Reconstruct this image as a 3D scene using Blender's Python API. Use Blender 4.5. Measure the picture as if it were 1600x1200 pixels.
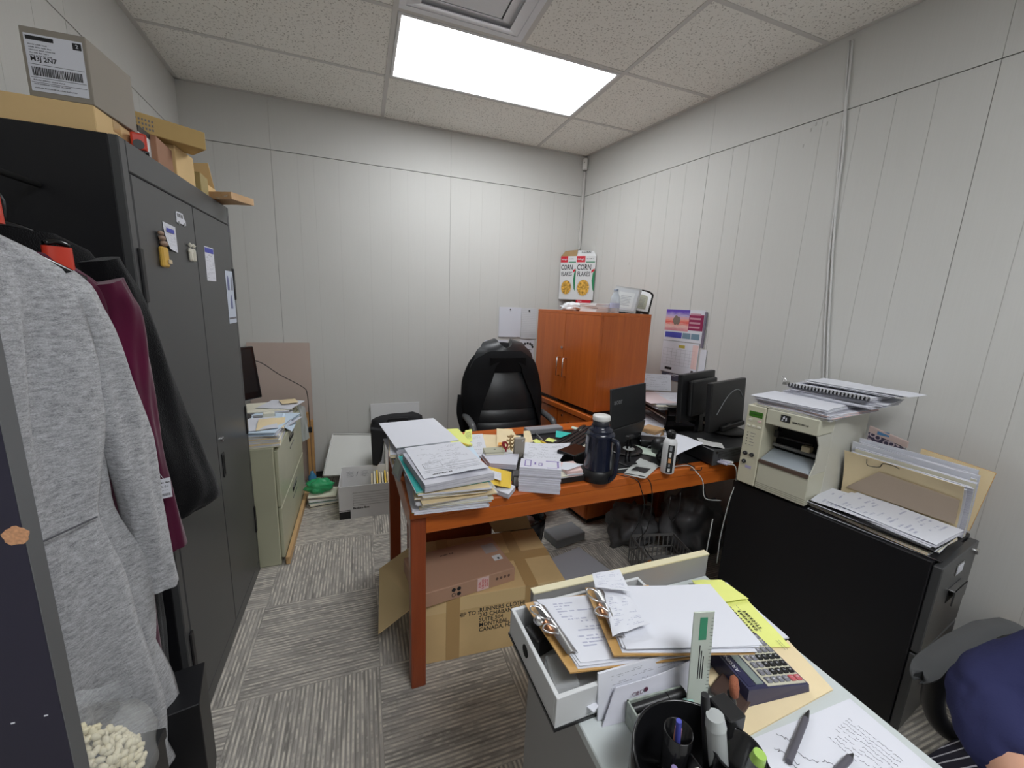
import bpy, bmesh, math, random
from mathutils import Matrix, Vector, Euler, noise
for _o in list(bpy.data.objects): bpy.data.objects.remove(_o)
SC = bpy.context.scene
COL = SC.collection
PI = math.pi
def R_(d): return math.radians(d)

# ------------------------------------------------------------------ camera
CAM = Vector((-1.8797, -3.3835, 1.4406))
YAW, PIT, ROL, FPX = -0.361, 1.3727, 0.0435, 629.3
CM = Matrix.Rotation(YAW, 3, 'Z') @ Matrix.Rotation(PIT, 3, 'X') @ Matrix.Rotation(ROL, 3, 'Z')
cam_d = bpy.data.cameras.new('camera'); cam = bpy.data.objects.new('camera', cam_d); COL.objects.link(cam)
cam.matrix_world = Matrix.Translation(CAM) @ CM.to_4x4()
cam_d.sensor_width = 36; cam_d.lens = FPX / 1600 * 36; cam_d.clip_start = 0.02
SC.camera = cam
SC.view_settings.view_transform = 'Standard'; SC.view_settings.look = 'None'
SC.view_settings.gamma = 1; SC.view_settings.use_curve_mapping = False
SC.view_settings.exposure = 0.30
W = bpy.data.worlds.new('world'); SC.world = W; W.use_nodes = True
W.node_tree.nodes['Background'].inputs[0].default_value = (.8, .85, .9, 1)
W.node_tree.nodes['Background'].inputs[1].default_value = 0.3
LIGHT_MAIN, LIGHT_ADDED = 13.0, 24.0      # emission of the seen ceiling light and of the added one

# room: origin is the far right corner on the floor, x to the right, y away from the camera
H = 2.712
RW = -0.1384                 # right wall: x = RW * y
RANG = math.atan(-RW)        # its heading
YF = -5.1                    # wall behind the camera
def lx(y): return -2.9228 - .0475 * y
def rx(y): return RW * y

# surveying helpers: where the line of sight through a photo pixel meets a real plane
def ray(u, v): return CM @ Vector(((u - 800) / FPX, -(v - 600) / FPX, -1))
def PZ(u, v, z=0.0):
    d = ray(u, v); return CAM + d * ((z - CAM.z) / d.z)
def PY(u, v, y):
    d = ray(u, v); return CAM + d * ((y - CAM.y) / d.y)
def PX(u, v, x):
    d = ray(u, v); return CAM + d * ((x - CAM.x) / d.x)
def PR(u, v, off=0.0):
    d = ray(u, v); return CAM + d * ((RW * CAM.y - off - CAM.x) / (d.x - RW * d.y))

# ------------------------------------------------------------------ materials
MATS = {}
def mat(name, col=(.8, .8, .8), rough=.5, metal=0, spec=.5, noise_s=0, noise_a=.0, bump=0, bump_s=200, trans=0, alpha=1, emit=None, coat=0, sheen=0):
    if name in MATS: return MATS[name]
    m = bpy.data.materials.new(name); m.use_nodes = True; nt = m.node_tree; b = nt.nodes['Principled BSDF']
    c = (*col, 1)
    b.inputs['Base Color'].default_value = c
    b.inputs['Roughness'].default_value = rough; b.inputs['Metallic'].default_value = metal
    b.inputs['Specular IOR Level'].default_value = spec
    b.inputs['Transmission Weight'].default_value = trans; b.inputs['Alpha'].default_value = alpha
    b.inputs['Coat Weight'].default_value = coat; b.inputs['Sheen Weight'].default_value = sheen
    if emit: b.inputs['Emission Color'].default_value = (*emit[0], 1); b.inputs['Emission Strength'].default_value = emit[1]
    if noise_s or bump:
        tc = nt.nodes.new('ShaderNodeTexCoord')
    if noise_s:
        n = nt.nodes.new('ShaderNodeTexNoise'); n.inputs['Scale'].default_value = noise_s; n.inputs['Detail'].default_value = 6
        nt.links.new(tc.outputs['Object'], n.inputs['Vector'])
        r = nt.nodes.new('ShaderNodeValToRGB')
        r.color_ramp.elements[0].position = .3; r.color_ramp.elements[1].position = .7
        r.color_ramp.elements[0].color = (*[max(0, x * (1 - noise_a)) for x in col], 1)
        r.color_ramp.elements[1].color = (*[min(1, x * (1 + noise_a)) for x in col], 1)
        nt.links.new(n.outputs[0], r.inputs[0]); nt.links.new(r.outputs[0], b.inputs['Base Color'])
    if bump:
        n2 = nt.nodes.new('ShaderNodeTexNoise'); n2.inputs['Scale'].default_value = bump_s; n2.inputs['Detail'].default_value = 4
        nt.links.new(tc.outputs['Object'], n2.inputs['Vector'])
        bp = nt.nodes.new('ShaderNodeBump'); bp.inputs['Strength'].default_value = bump; bp.inputs['Distance'].default_value = .002
        nt.links.new(n2.outputs[0], bp.inputs['Height']); nt.links.new(bp.outputs[0], b.inputs['Normal'])
    MATS[name] = m; return m
class NT:
    """tiny node builder"""
    def __init__(s, m): s.nt = m.node_tree
    def n(s, t, **k):
        x = s.nt.nodes.new(t)
        for a, b in k.items(): setattr(x, a, b)
        return x
    def l(s, a, b): s.nt.links.new(a, b)
    def val(s, sock, v):
        if isinstance(v, (int, float)): sock.default_value = v
        else: s.l(v, sock)
    def math(s, op, a, b=0, c=0):
        x = s.n('ShaderNodeMath', operation=op); s.val(x.inputs[0], a); s.val(x.inputs[1], b); s.val(x.inputs[2], c); return x.outputs[0]
    def mix(s, f, a, b):
        x = s.n('ShaderNodeMix', data_type='RGBA'); s.val(x.inputs[0], f)
        for i, c in ((6, a), (7, b)):
            if isinstance(c, tuple): x.inputs[i].default_value = (*c[:3], 1)
            else: s.l(c, x.inputs[i])
        return x.outputs[2]
    def ramp(s, f, *st):
        r = s.n('ShaderNodeValToRGB'); e = r.color_ramp.elements
        while len(e) < len(st): e.new(.5)
        for i, (p, c) in enumerate(st):
            e[i].position = p; e[i].color = (*c, 1) if isinstance(c, tuple) else (c, c, c, 1)
        s.l(f, r.inputs[0]); return r.outputs[0]
    def noise(s, vec, scale, detail=3, rough=.5):
        x = s.n('ShaderNodeTexNoise'); x.inputs['Scale'].default_value = scale; x.inputs['Detail'].default_value = detail; x.inputs['Roughness'].default_value = rough
        s.l(vec, x.inputs['Vector']); return x.outputs[0]
    def comb(s, x, y, z=0.0):
        c = s.n('ShaderNodeCombineXYZ'); s.val(c.inputs[0], x); s.val(c.inputs[1], y); s.val(c.inputs[2], z); return c.outputs[0]
    def xyz(s, kind='Object'):
        tc = s.n('ShaderNodeTexCoord'); sp = s.n('ShaderNodeSeparateXYZ'); s.l(tc.outputs[kind], sp.inputs[0]); return tc.outputs[kind], sp.outputs
    def bump(s, h, bs, strength=.5, dist=.002):
        b = s.n('ShaderNodeBump'); b.inputs['Strength'].default_value = strength; b.inputs['Distance'].default_value = dist
        s.l(h, b.inputs['Height']); s.l(b.outputs[0], bs.inputs['Normal'])
def newmat(name, rough=.5, **k):
    m = mat(name, rough=rough, **k); t = NT(m); return m, t, m.node_tree.nodes['Principled BSDF']

def wood(name, c1, c2, axis='x', scale=1.0, rough=.32, coat=.25):
    m, t, b = newmat(name, rough=rough, coat=coat)
    v, o = t.xyz()
    s = dict(x=(1.2, 22, 22), y=(22, 1.2, 22), z=(22, 22, 1.2))[axis]
    vec = t.comb(t.math('MULTIPLY', o[0], s[0] * scale), t.math('MULTIPLY', o[1], s[1] * scale), t.math('MULTIPLY', o[2], s[2] * scale))
    n1 = t.noise(vec, 1.0, 8, .65); n2 = t.noise(vec, 6.0, 3, .5)
    f = t.math('ADD', t.math('MULTIPLY', n1, .75), t.math('MULTIPLY', n2, .25))
    col = t.ramp(f, (.3, c1), (.7, c2)); t.l(col, b.inputs['Base Color'])
    t.bump(f, b, .05, .001)
    return m
CHERRY = wood('cherry_wood', (.42, .085, .012), (.66, .17, .026), 'x')
CHERRY_Z = wood('cherry_wood_upright', (.42, .088, .013), (.60, .145, .022), 'z')
CHERRY_Y = wood('cherry_wood_depth', (.42, .085, .012), (.64, .16, .025), 'y')
PINE = wood('pine_wood', (.50, .30, .13), (.66, .44, .22), 'y', rough=.6, coat=0)
BLKMET = mat('black_metal', (.008, .008, .010), .42, 0, .4, bump=.08, bump_s=600)
CABMET = mat('charcoal_metal', (.060, .061, .063), .36, .0, .5, bump=.05, bump_s=500)
DARK = mat('dark_gap', (.004, .004, .004), .9)
BLKPL = mat('black_plastic', (.012, .012, .013), .4, bump=.05, bump_s=900)
BLKPLG = mat('glossy_black_plastic', (.008, .008, .009), .15)
GREYPL = mat('grey_plastic', (.25, .26, .27), .5)
CHROME = mat('chrome', (.75, .75, .76), .2, 1)
STEEL = mat('brushed_steel', (.5, .5, .5), .35, 1)
WHITEPL = mat('white_plastic', (.75, .75, .73), .4)
BEIGEPL = mat('beige_plastic', (.60, .575, .44), .45)
BEIGEMET = mat('beige_metal', (.56, .55, .44), .45, noise_s=3, noise_a=.03)
PAPER = mat('white_paper', (.69, .70, .76), .8, spec=.2)
PAPERC = mat('cream_paper', (.78, .75, .62), .8, spec=.2)
MANILA = mat('manila_card', (.80, .66, .42), .75, spec=.2, noise_s=8, noise_a=.05)
YELLOWP = mat('yellow_paper', (.80, .84, .26), .8, spec=.2)
YELLOWD = mat('golden_paper', (.80, .55, .08), .8, spec=.2)
TEALC = mat('teal_card', (.02, .38, .36), .6)
PINKP = mat('pink_paper', (.76, .55, .53), .8, spec=.2)
BLUEP = mat('pale_blue_paper', (.62, .74, .86), .8, spec=.2)
CARD = mat('brown_cardboard', (.54, .34, .18), .8, spec=.2, noise_s=5, noise_a=.08)
CARD2 = mat('tan_cardboard', (.68, .48, .24), .75, spec=.2, noise_s=4, noise_a=.10)
CARDD = mat('inner_cardboard', (.36, .24, .12), .85, spec=.2)
TAPE = mat('brown_tape', (.50, .32, .14), .28, spec=.5)
BLACKINK = mat('black_ink', (.012, .012, .014), .7)
GREYINK = mat('grey_ink', (.16, .16, .18), .7)
REDINK = mat('red_ink', (.55, .02, .03), .6)
BLUEINK = mat('blue_ink', (.07, .08, .42), .6)
REDPL = mat('red_plastic', (.62, .045, .02), .4)
WHITEC = mat('white_coated_card', (.74, .74, .75), .55)
LEATHER = mat('black_leather', (.022, .024, .027), .33, bump=.25, bump_s=260)
FABBLK = mat('black_cloth', (.007, .007, .008), .95, spec=.15, bump=.4, bump_s=500)
GLASSY = None

# ------------------------------------------------------------------ mesh builder
class MB:
    def __init__(s, M=None): s.v = []; s.f = []; s.mi = []; s.uv = []; s.sm = []; s.mats = []; s.M = M or Matrix()
    def slot(s, m):
        if m not in s.mats: s.mats.append(m)
        return s.mats.index(m)
    def add(s, vs, fs, m, uvs=None, smooth=False, M=None):
        T = s.M @ M if M is not None else s.M
        o = len(s.v); k = s.slot(m)
        s.v += [T @ Vector(p) for p in vs]
        for i, f in enumerate(fs):
            s.f.append([a + o for a in f]); s.mi.append(k); s.sm.append(smooth)
            s.uv.append(uvs[i] if uvs else [(0, 0)] * len(f))
    def box(s, x0, x1, y0, y1, z0, z1, m, M=None, b=0.0, top=None):
        if x0 > x1: x0, x1 = x1, x0
        if y0 > y1: y0, y1 = y1, y0
        if z0 > z1: z0, z1 = z1, z0
        b = min(b, (x1 - x0) * .45, (y1 - y0) * .45, (z1 - z0) * .45)
        if b <= 0:
            vs = [(x, y, z) for z in (z0, z1) for y in (y0, y1) for x in (x0, x1)]
            fs = [(0, 2, 3, 1), (4, 5, 7, 6), (0, 1, 5, 4), (2, 6, 7, 3), (0, 4, 6, 2), (1, 3, 7, 5)]
            uv = [[(0, 0), (0, 1), (1, 1), (1, 0)], [(0, 0), (1, 0), (1, 1), (0, 1)], [(0, 0), (1, 0), (1, 1), (0, 1)], [(0, 0), (0, 1), (1, 1), (1, 0)], [(0, 0), (0, 1), (1, 1), (1, 0)], [(0, 0), (1, 0), (1, 1), (0, 1)]]
            if top is not None:
                s.add(vs, [fs[1]], top, [uv[1]], M=M); s.add(vs, fs[:1] + fs[2:], m, uv[:1] + uv[2:], M=M)
            else: s.add(vs, fs, m, uv, M=M)
            return
        bm = bmesh.new(); bmesh.ops.create_cube(bm, size=1)
        for v in bm.verts: v.co = Vector(((x0 + x1) / 2 + v.co.x * (x1 - x0), (y0 + y1) / 2 + v.co.y * (y1 - y0), (z0 + z1) / 2 + v.co.z * (z1 - z0)))
        bmesh.ops.bevel(bm, geom=bm.edges[:], offset=b, segments=2 if b > .004 else 1, affect='EDGES', profile=.5)
        s.addbm(bm, m, M, smooth=b > .012)
    def addbm(s, bm, m, M=None, smooth=False):
        bm.verts.index_update()
        s.add([v.co.copy() for v in bm.verts], [[v.index for v in f.verts] for f in bm.faces], m, smooth=smooth, M=M); bm.free()
    def cyl(s, p0, p1, r0, m, r1=None, n=16, caps=True, smooth=True, M=None):
        p0 = Vector(p0); p1 = Vector(p1); r1 = r0 if r1 is None else r1
        d = (p1 - p0).normalized(); a = d.orthogonal().normalized(); c = d.cross(a)
        vs = []
        for p, r in ((p0, r0), (p1, r1)):
            for i in range(n):
                t = 2 * PI * i / n; vs.append(p + a * math.cos(t) * r + c * math.sin(t) * r)
        s.add(vs, [(i, (i + 1) % n, n + (i + 1) % n, n + i) for i in range(n)], m, smooth=smooth, M=M)
        if caps: s.add(vs, [list(range(n))[::-1], list(range(n, 2 * n))], m, M=M)
    def lathe(s, prof, m, n=24, c=(0, 0, 0), M=None, smooth=True):
        vs = []; k = len(prof)
        for r, z in prof:
            for i in range(n): t = 2 * PI * i / n; vs.append((c[0] + r * math.cos(t), c[1] + r * math.sin(t), c[2] + z))
        fs = [(j * n + i, j * n + (i + 1) % n, (j + 1) * n + (i + 1) % n, (j + 1) * n + i) for j in range(k - 1) for i in range(n)]
        s.add(vs, fs, m, smooth=smooth, M=M)
        if prof[0][0] > 1e-5: s.add(vs, [list(range(n))[::-1]], m, M=M)
        if prof[-1][0] > 1e-5: s.add(vs, [list(range((k - 1) * n, k * n))], m, M=M)
    def tube(s, pts, r, m, n=8, M=None, res=4, closed=False):
        pts = [Vector(p) for p in pts]
        if res > 1 and len(pts) > 2:                      # Catmull-Rom
            q = []; P = [pts[0] * 2 - pts[1]] + pts + [pts[-1] * 2 - pts[-2]]
            for i in range(1, len(P) - 2):
                for j in range(res):
                    t = j / res; a, b, c, d = P[i - 1:i + 3]
                    q.append(.5 * ((2 * b) + (c - a) * t + (2 * a - 5 * b + 4 * c - d) * t * t + (3 * b - a - 3 * c + d) * t ** 3))
            q.append(pts[-1]); pts = q
        rs = r if callable(r) else (lambda t: r)
        vs = []; K = len(pts); a = None
        for i, p in enumerate(pts):
            d = (pts[min(i + 1, K - 1)] - pts[max(i - 1, 0)])
            d = d.normalized() if d.length > 1e-9 else Vector((0, 0, 1))
            a = d.orthogonal() if a is None else (a - d * a.dot(d))
            if a.length < 1e-6: a = d.orthogonal()
            a = a.normalized(); c = d.cross(a); rr = rs(i / (K - 1))
            for j in range(n): t = 2 * PI * j / n; vs.append(p + a * math.cos(t) * rr + c * math.sin(t) * rr)
        s.add(vs, [(i * n + j, i * n + (j + 1) % n, (i + 1) * n + (j + 1) % n, (i + 1) * n + j) for i in range(K - 1) for j in range(n)] + [list(range(n))[::-1], list(range((K - 1) * n, K * n))], m, smooth=True, M=M)
    def prism(s, poly, z0, z1, m, M=None):               # polygon in xy, extruded in z
        k = len(poly); vs = [(x, y, z0) for x, y in poly] + [(x, y, z1) for x, y in poly]
        s.add(vs, [list(range(k))[::-1], list(range(k, 2 * k))] + [(i, (i + 1) % k, k + (i + 1) % k, k + i) for i in range(k)], m, M=M)
    def hexa(s, p, m, smooth=False):                       # 8 points: bottom 4 (ccw), top 4
        s.add(p, [(3, 2, 1, 0), (4, 5, 6, 7), (0, 1, 5, 4), (1, 2, 6, 5), (2, 3, 7, 6), (3, 0, 4, 7)], m, [[(0, 0), (1, 0), (1, 1), (0, 1)]] * 6, smooth=smooth)
    def slab(s, a, b, c, d, t, m, top=None, n=(0, 0, 1)):  # quad with thickness t along -n
        a, b, c, d, n = map(Vector, (a, b, c, d, n)); n = n.normalized() * t
        s.add([a - n, b - n, c - n, d - n, a, b, c, d], [(3, 2, 1, 0), (0, 1, 5, 4), (1, 2, 6, 5), (2, 3, 7, 6), (3, 0, 4, 7)], m)
        s.add([a, b, c, d], [(0, 1, 2, 3)], top or m, [[(0, 0), (1, 0), (1, 1), (0, 1)]])
    def surf(s, fn, nu, nv, m, th=.0006, back=None, M=None, smooth=True, edge=True):
        """fn(u,v)->point ; solid sheet of thickness th"""
        g = [[Vector(fn(i / nu, j / nv)) for i in range(nu + 1)] for j in range(nv + 1)]
        nr = []
        for j in range(nv + 1):
            row = []
            for i in range(nu + 1):
                du = g[j][min(i + 1, nu)] - g[j][max(i - 1, 0)]; dv = g[min(j + 1, nv)][i] - g[max(j - 1, 0)][i]
                c = du.cross(dv); row.append(c.normalized() if c.length > 1e-12 else Vector((0, 0, 1)))
            nr.append(row)
        k = (nu + 1); top = [g[j][i] for j in range(nv + 1) for i in range(nu + 1)]
        bot = [g[j][i] - nr[j][i] * th for j in range(nv + 1) for i in range(nu + 1)]
        fs = []; uv = []
        for j in range(nv):
            for i in range(nu):
                fs.append((j * k + i, j * k + i + 1, (j + 1) * k + i + 1, (j + 1) * k + i))
                uv.append([(i / nu, j / nv), ((i + 1) / nu, j / nv), ((i + 1) / nu, (j + 1) / nv), (i / nu, (j + 1) / nv)])
        s.add(top, fs, m, uv, smooth, M)
        s.add(bot, [f[::-1] for f in fs], back or m, None, smooth, M)
        if edge:
            bd = [i for i in range(nu)] + [j * k + nu for j in range(nv)] + [nv * k + i for i in range(nu, 0, -1)] + [j * k for j in range(nv, 0, -1)]
            N = len(top); L = len(bd)
            s.add(top + bot, [(bd[i], N + bd[i], N + bd[(i + 1) % L], bd[(i + 1) % L]) for i in range(L)], back or m, M=M)
    def text(s, string, size, m, M, align='CENTER', ext=.0003, bold=0, sx=1):
        cu = bpy.data.curves.new('t', 'FONT'); cu.body = string; cu.size = size; cu.align_x = align; cu.align_y = 'CENTER'; cu.extrude = ext; cu.offset = bold; cu.resolution_u = 2
        cu.space_line = .85
        ob = bpy.data.objects.new('t', cu); me = bpy.data.meshes.new_from_object(ob)
        s.add([Vector((v.co.x * sx, v.co.y, v.co.z)) for v in me.vertices], [list(p.vertices) for p in me.polygons], m, M=M)
        bpy.data.objects.remove(ob); bpy.data.curves.remove(cu); bpy.data.meshes.remove(me)
    def build(s, name, parent=None, smooth_angle=None, sub=0, bevel=0, solid=0, loc=None):
        me = bpy.data.meshes.new(name)
        org = Vector(loc) if loc is not None else Vector((0, 0, 0))
        me.from_pydata([v - org for v in s.v], [], s.f)
        for m in s.mats: me.materials.append(m)
        me.polygons.foreach_set('material_index', s.mi); me.polygons.foreach_set('use_smooth', s.sm)
        ul = me.uv_layers.new(name='UVMap'); flat = []
        for u in s.uv:
            for a in u: flat += [a[0], a[1]]
        ul.data.foreach_set('uv', flat)
        me.update()
        o = bpy.data.objects.new(name, me); COL.objects.link(o)
        o.location = org
        if parent: o.parent = parent
        if sub:
            md = o.modifiers.new('s', 'SUBSURF'); md.levels = md.render_levels = sub
        if bevel:
            md = o.modifiers.new('b', 'BEVEL'); md.width = bevel; md.segments = 2; md.limit_method = 'ANGLE'
        return o

def tag(o, label, cat, group=None, kind=None):
    o['label'] = label; o['category'] = cat
    if group: o['group'] = group
    if kind: o['kind'] = kind
    return o
def thing(name, label, cat, loc=(0, 0, 0), rz=0, group=None):
    o = bpy.data.objects.new(name, None); COL.objects.link(o); o.empty_display_size = .05
    o.location = loc; o.rotation_euler = (0, 0, rz)
    return tag(o, label, cat, group)
def one(mb, name, label, cat, loc, rz=0, rot=None, group=None, parent=None, **k):
    """a thing that is a single mesh, built in local coordinates"""
    o = mb.build(name, parent, **k); o.location = loc; o.rotation_euler = rot or (0, 0, rz)
    if label: tag(o, label, cat, group)
    return o
def struct(mb, name, **k):
    o = mb.build(name, **k); o['kind'] = 'structure'; return o
def TR(x, y, z, rx_=0, ry_=0, rz_=0): return Matrix.Translation((x, y, z)) @ Euler((rx_, ry_, rz_)).to_matrix().to_4x4()
def frame(o, xa, ya):      # matrix from origin, x axis and y axis
    x = Vector(xa).normalized(); z = x.cross(Vector(ya)).normalized(); y = z.cross(x)
    return Matrix.Translation(o) @ Matrix((x, y, z)).transposed().to_4x4()

# printed paper, read from the sheet's own uv
def printed(name, base=(.69, .70, .76), ink=(.10, .10, .13), rows=34, seed=0.0, density=.5, mar=(.1, .9, .08, .92), words=26, strength=.75, rough=.8):
    if name in MATS: return MATS[name]
    m, t, b = newmat(name, rough=rough, spec=.2)
    tc = t.n('ShaderNodeTexCoord'); sp = t.n('ShaderNodeSeparateXYZ'); t.l(tc.outputs['UV'], sp.inputs[0]); u, v = sp.outputs[0], sp.outputs[1]
    rv = t.math('MULTIPLY', v, rows); fr = t.math('FRACT', rv); row = t.math('FLOOR', rv)
    line = t.math('MULTIPLY', t.math('GREATER_THAN', fr, .3), t.math('LESS_THAN', fr, .75))
    wn = t.noise(t.comb(t.math('MULTIPLY', u, words), t.math('MULTIPLY', row, 7.31), seed), 1.0, 2, .6)
    wn2 = t.noise(t.comb(t.math('MULTIPLY', u, 3.2), t.math('MULTIPLY', row, .61), seed + 9), 1.0, 1, .5)
    on = t.math('GREATER_THAN', wn, .5 - .12 * density + .0); on2 = t.math('GREATER_THAN', wn2, .62 - .3 * density)
    def rng(x, a, c): return t.math('MULTIPLY', t.math('GREATER_THAN', x, a), t.math('LESS_THAN', x, c))
    k = t.math('MULTIPLY', t.math('MULTIPLY', line, on), t.math('MULTIPLY', on2, t.math('MULTIPLY', rng(u, mar[0], mar[1]), rng(v, mar[2], mar[3]))))
    k = t.math('MULTIPLY', k, strength)
    t.l(t.mix(k, base, ink), b.inputs['Base Color'])
    return m
PRINT = printed('printed_page', seed=1.3, density=.25, strength=.4, words=40, rows=30)
PRINT2 = printed('printed_form', seed=4.1, rows=26, density=.25, strength=.45, words=40)
FAINT = printed('faint_handwriting', seed=7.7, rows=22, density=.3, ink=(.25, .27, .42), strength=.6, words=40)
PRINTY = printed('yellow_note_print', base=(.78, .84, .25), seed=2.2, rows=18, density=.8, mar=(.15, .9, .15, .8))

def strata(name, c1, c2, per_m=700):
    m, t, b = newmat(name, rough=.85, spec=.15)
    v, o = t.xyz()
    n = t.noise(t.comb(t.math('MULTIPLY', o[0], 6), t.math('MULTIPLY', o[1], 6), t.math('MULTIPLY', o[2], per_m)), 1.0, 2)
    t.l(t.ramp(n, (.38, c1), (.6, c2)), b.inputs['Base Color']); return m
PSTACK = strata('paper_block_edge', (.42, .42, .48), (.69, .69, .75))

_rb = random.Random(99)
def bars(mb, M, x0, x1, y, h, m, words=4, t=.0003):
    """a line of writing too small to read: word-long dashes of uneven height"""
    x = x0; L = (x1 - x0)
    while x < x1 - L * .02:
        w = L / words * _rb.uniform(.5, 1.1); xe = min(x + w, x1); xx = x
        while xx < xe:
            d = h * _rb.uniform(.5, .9); hh = h * _rb.uniform(.55, 1.0)
            mb.box(xx, min(xx + d * .7, xe), y, y + hh, 0, t, m, M=M); xx += d
        x = xe + h * .7
def squiggle(mb, M, x, y, w, h, m, n=9, r=.00035, seed=0):
    rr = random.Random(seed)
    mb.tube([(x + w * i / (n - 1) + rr.uniform(-.2, .2) * h, y + h * rr.uniform(-.5, .5), .0003) for i in range(n)], r, m, n=4, M=M, res=3)
# ------------------------------------------------------------------ room shell
m, t, b = newmat('painted_wall_panel', rough=.55, spec=.35)
v, o = t.xyz()
n1 = t.noise(v, 1.1, 3); n2 = t.noise(t.comb(t.math('MULTIPLY', o[0], 260), t.math('MULTIPLY', o[1], 260), t.math('MULTIPLY', o[2], 5)), 1.0, 3)
f = t.math('ADD', t.math('MULTIPLY', n1, .7), t.math('MULTIPLY', n2, .3))
t.l(t.ramp(f, (.3, (.575, .57, .545)), (.7, (.625, .62, .60))), b.inputs['Base Color'])
t.bump(n2, b, .08, .001)
WALLM = m
GROOVE = mat('panel_groove', (.50, .49, .47), .8)
SEAM = mat('panel_seam', (.10, .095, .09), .8)
HP = 2.389
def wall(name, p0, p1, seams, grooves, left_out=None):
    """panelled wall from p0 to p1 (face on the left of the direction p0->p1 looking from above is the room side when n is given)"""
    a = Vector((*p0, 0)); bb = Vector((*p1, 0)); L = (bb - a).length; d = (bb - a) / L; nrm = Vector((-d.y, d.x, 0))
    M = frame(a, d, nrm)            # local x along the wall, y into the room, z up
    mb = MB(M)
    mb.box(-.05, L + .05, -.1, -.006, 0, H + .06, SEAM)
    for s_ in seams: mb.box(s_ - .004, s_ + .004, -.006, -.0015, 0, HP - .002, mat('seam_filler', (.27, .265, .25), .8))
    cuts = sorted([(s, .0028, 0) for s in seams] + [(g, .0014, 1) for g in grooves if min([abs(g - s) for s in seams] + [9]) > .04])
    xs = [0] + [c[0] for c in cuts] + [L]; ws = [0] + [c[1] for c in cuts] + [0]
    for i in range(len(xs) - 1):
        x0 = xs[i] + ws[i] / 2; x1 = xs[i + 1] - ws[i + 1] / 2
        if x1 - x0 < .005: continue
        mb.box(x0, x1, -.006, 0, 0, HP - .002, WALLM)
    for c in cuts:
        if c[2]: mb.box(c[0] - .003, c[0] + .003, -.006, -.0012, 0, HP - .002, GROOVE)
    ys = [0] + sorted(s for s in seams if 0 < s < L) + [L]
    for i in range(len(ys) - 1): mb.box(ys[i] + .0006, ys[i + 1] - .0006, -.006, .0005, HP + .002, H + .04, WALLM)
    return struct(mb, name)
gb = [-2.265, -2.163, -2.003, -1.797, -1.647, -1.52, -1.385]
# back wall, walked from right to left so that the room is on its left
def bx_(x): return .05 - x
gx = [v for v in gb] + [v + 1.233 for v in gb if v + 1.233 < 0] + [v - 1.233 for v in gb if v - 1.233 > -2.9]
# direction (-1,0): normal (-dy,dx) = (0,-1) -> into the room
wall('wall_back', (.0, 0), (-2.93, 0), [2.4231, 1.1903], [-g for g in gx])
Lr = math.hypot(rx(YF), YF)
gr = []
for k in range(-1, 5):
    for off in (.16, .26, .42, .62, .77, .90, 1.03): gr.append(.055 + 1.193 * k + off)
# right wall from near to far: direction (RW.., +y): normal (-dy,dx)=(-,..) -> left = into the room
wall('wall_right', (rx(YF), YF), (0, 0), [Lr - 1.248, Lr - 2.441, Lr - 3.63, Lr - 4.82], [Lr - g for g in gr if 0 < g < Lr])
# left wall from far to near
wall('wall_left', (lx(0), 0), (lx(YF), YF), [1.2, 2.42, 3.64], [.2, .42, .6, .8, 1.0, 1.4, 1.6, 1.8, 2.0, 2.2, 2.6, 2.8, 3.0])
wall('wall_front', (lx(YF), YF), (rx(YF), YF), [1.2, 2.42], [.2, .42, .6, .8, 1.0, 1.4, 1.6, 1.8, 2.0, 2.2])
# carpet
m, t, b = newmat('carpet_tiles', rough=.95, spec=.1)
v, o = t.xyz()
TS = .485
gx_ = t.math('DIVIDE', t.math('SUBTRACT', o[0], -2.335), TS); gy_ = t.math('DIVIDE', t.math('SUBTRACT', o[1], -1.955), TS)
ix = t.math('FLOOR', gx_); iy = t.math('FLOOR', gy_)
par = t.math('ABSOLUTE', t.math('MODULO', t.math('ADD', ix, iy), 2.0))     # 0 -> ribs along x
fx = t.math('MULTIPLY', t.math('FRACT', gx_), TS); fy = t.math('MULTIPLY', t.math('FRACT', gy_), TS)
def sel(a, c): return t.math('ADD', t.math('MULTIPLY', a, t.math('SUBTRACT', 1.0, par)), t.math('MULTIPLY', c, par))
al = sel(o[0], o[1]); ac = sel(fy, fx)
idn = t.math('ADD', t.math('MULTIPLY', ix, 3.7), t.math('MULTIPLY', iy, 9.1))
rib = t.math('MULTIPLY', ac, 68.0)
rr = t.math('FRACT', rib); ri = t.math('FLOOR', rib)
ridge = t.math('SUBTRACT', 1.0, t.math('MULTIPLY', t.math('ABSOLUTE', t.math('SUBTRACT', rr, .5)), 2.0))
dash = t.noise(t.comb(t.math('MULTIPLY', al, 16), t.math('MULTIPLY', ri, 5.3), idn), 1.0, 3, .6)
lines = t.math('MULTIPLY', t.math('GREATER_THAN', ridge, .60), t.ramp(dash, (.44, 0.0), (.58, 1.0)))
bnd = t.noise(t.comb(t.math('MULTIPLY', al, 5), t.math('MULTIPLY', ac, 45), idn), 1.0, 4, .6)
fz = t.noise(v, 420, 2)
base = t.ramp(bnd, (.3, (.24, .225, .205)), (.52, (.43, .40, .365)), (.72, (.58, .54, .48)))
base = t.mix(t.math('MULTIPLY', t.math('SUBTRACT', fz, .45), 1.2), base, (.36, .34, .31))
col = t.mix(t.math('MULTIPLY', lines, .8), base, (.74, .69, .60))
col = t.mix(t.math('MULTIPLY', t.math('LESS_THAN', ridge, .22), .35), col, (.13, .12, .11))
t.l(col, b.inputs['Base Color'])
t.bump(t.math('ADD', t.math('MULTIPLY', ridge, .6), t.math('MULTIPLY', fz, .6)), b, .5, .004)
CARPET = m
mb = MB(); mb.box(-3.1, .9, YF - .1, .1, -.1, 0, CARPET); struct(mb, 'floor')
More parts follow.
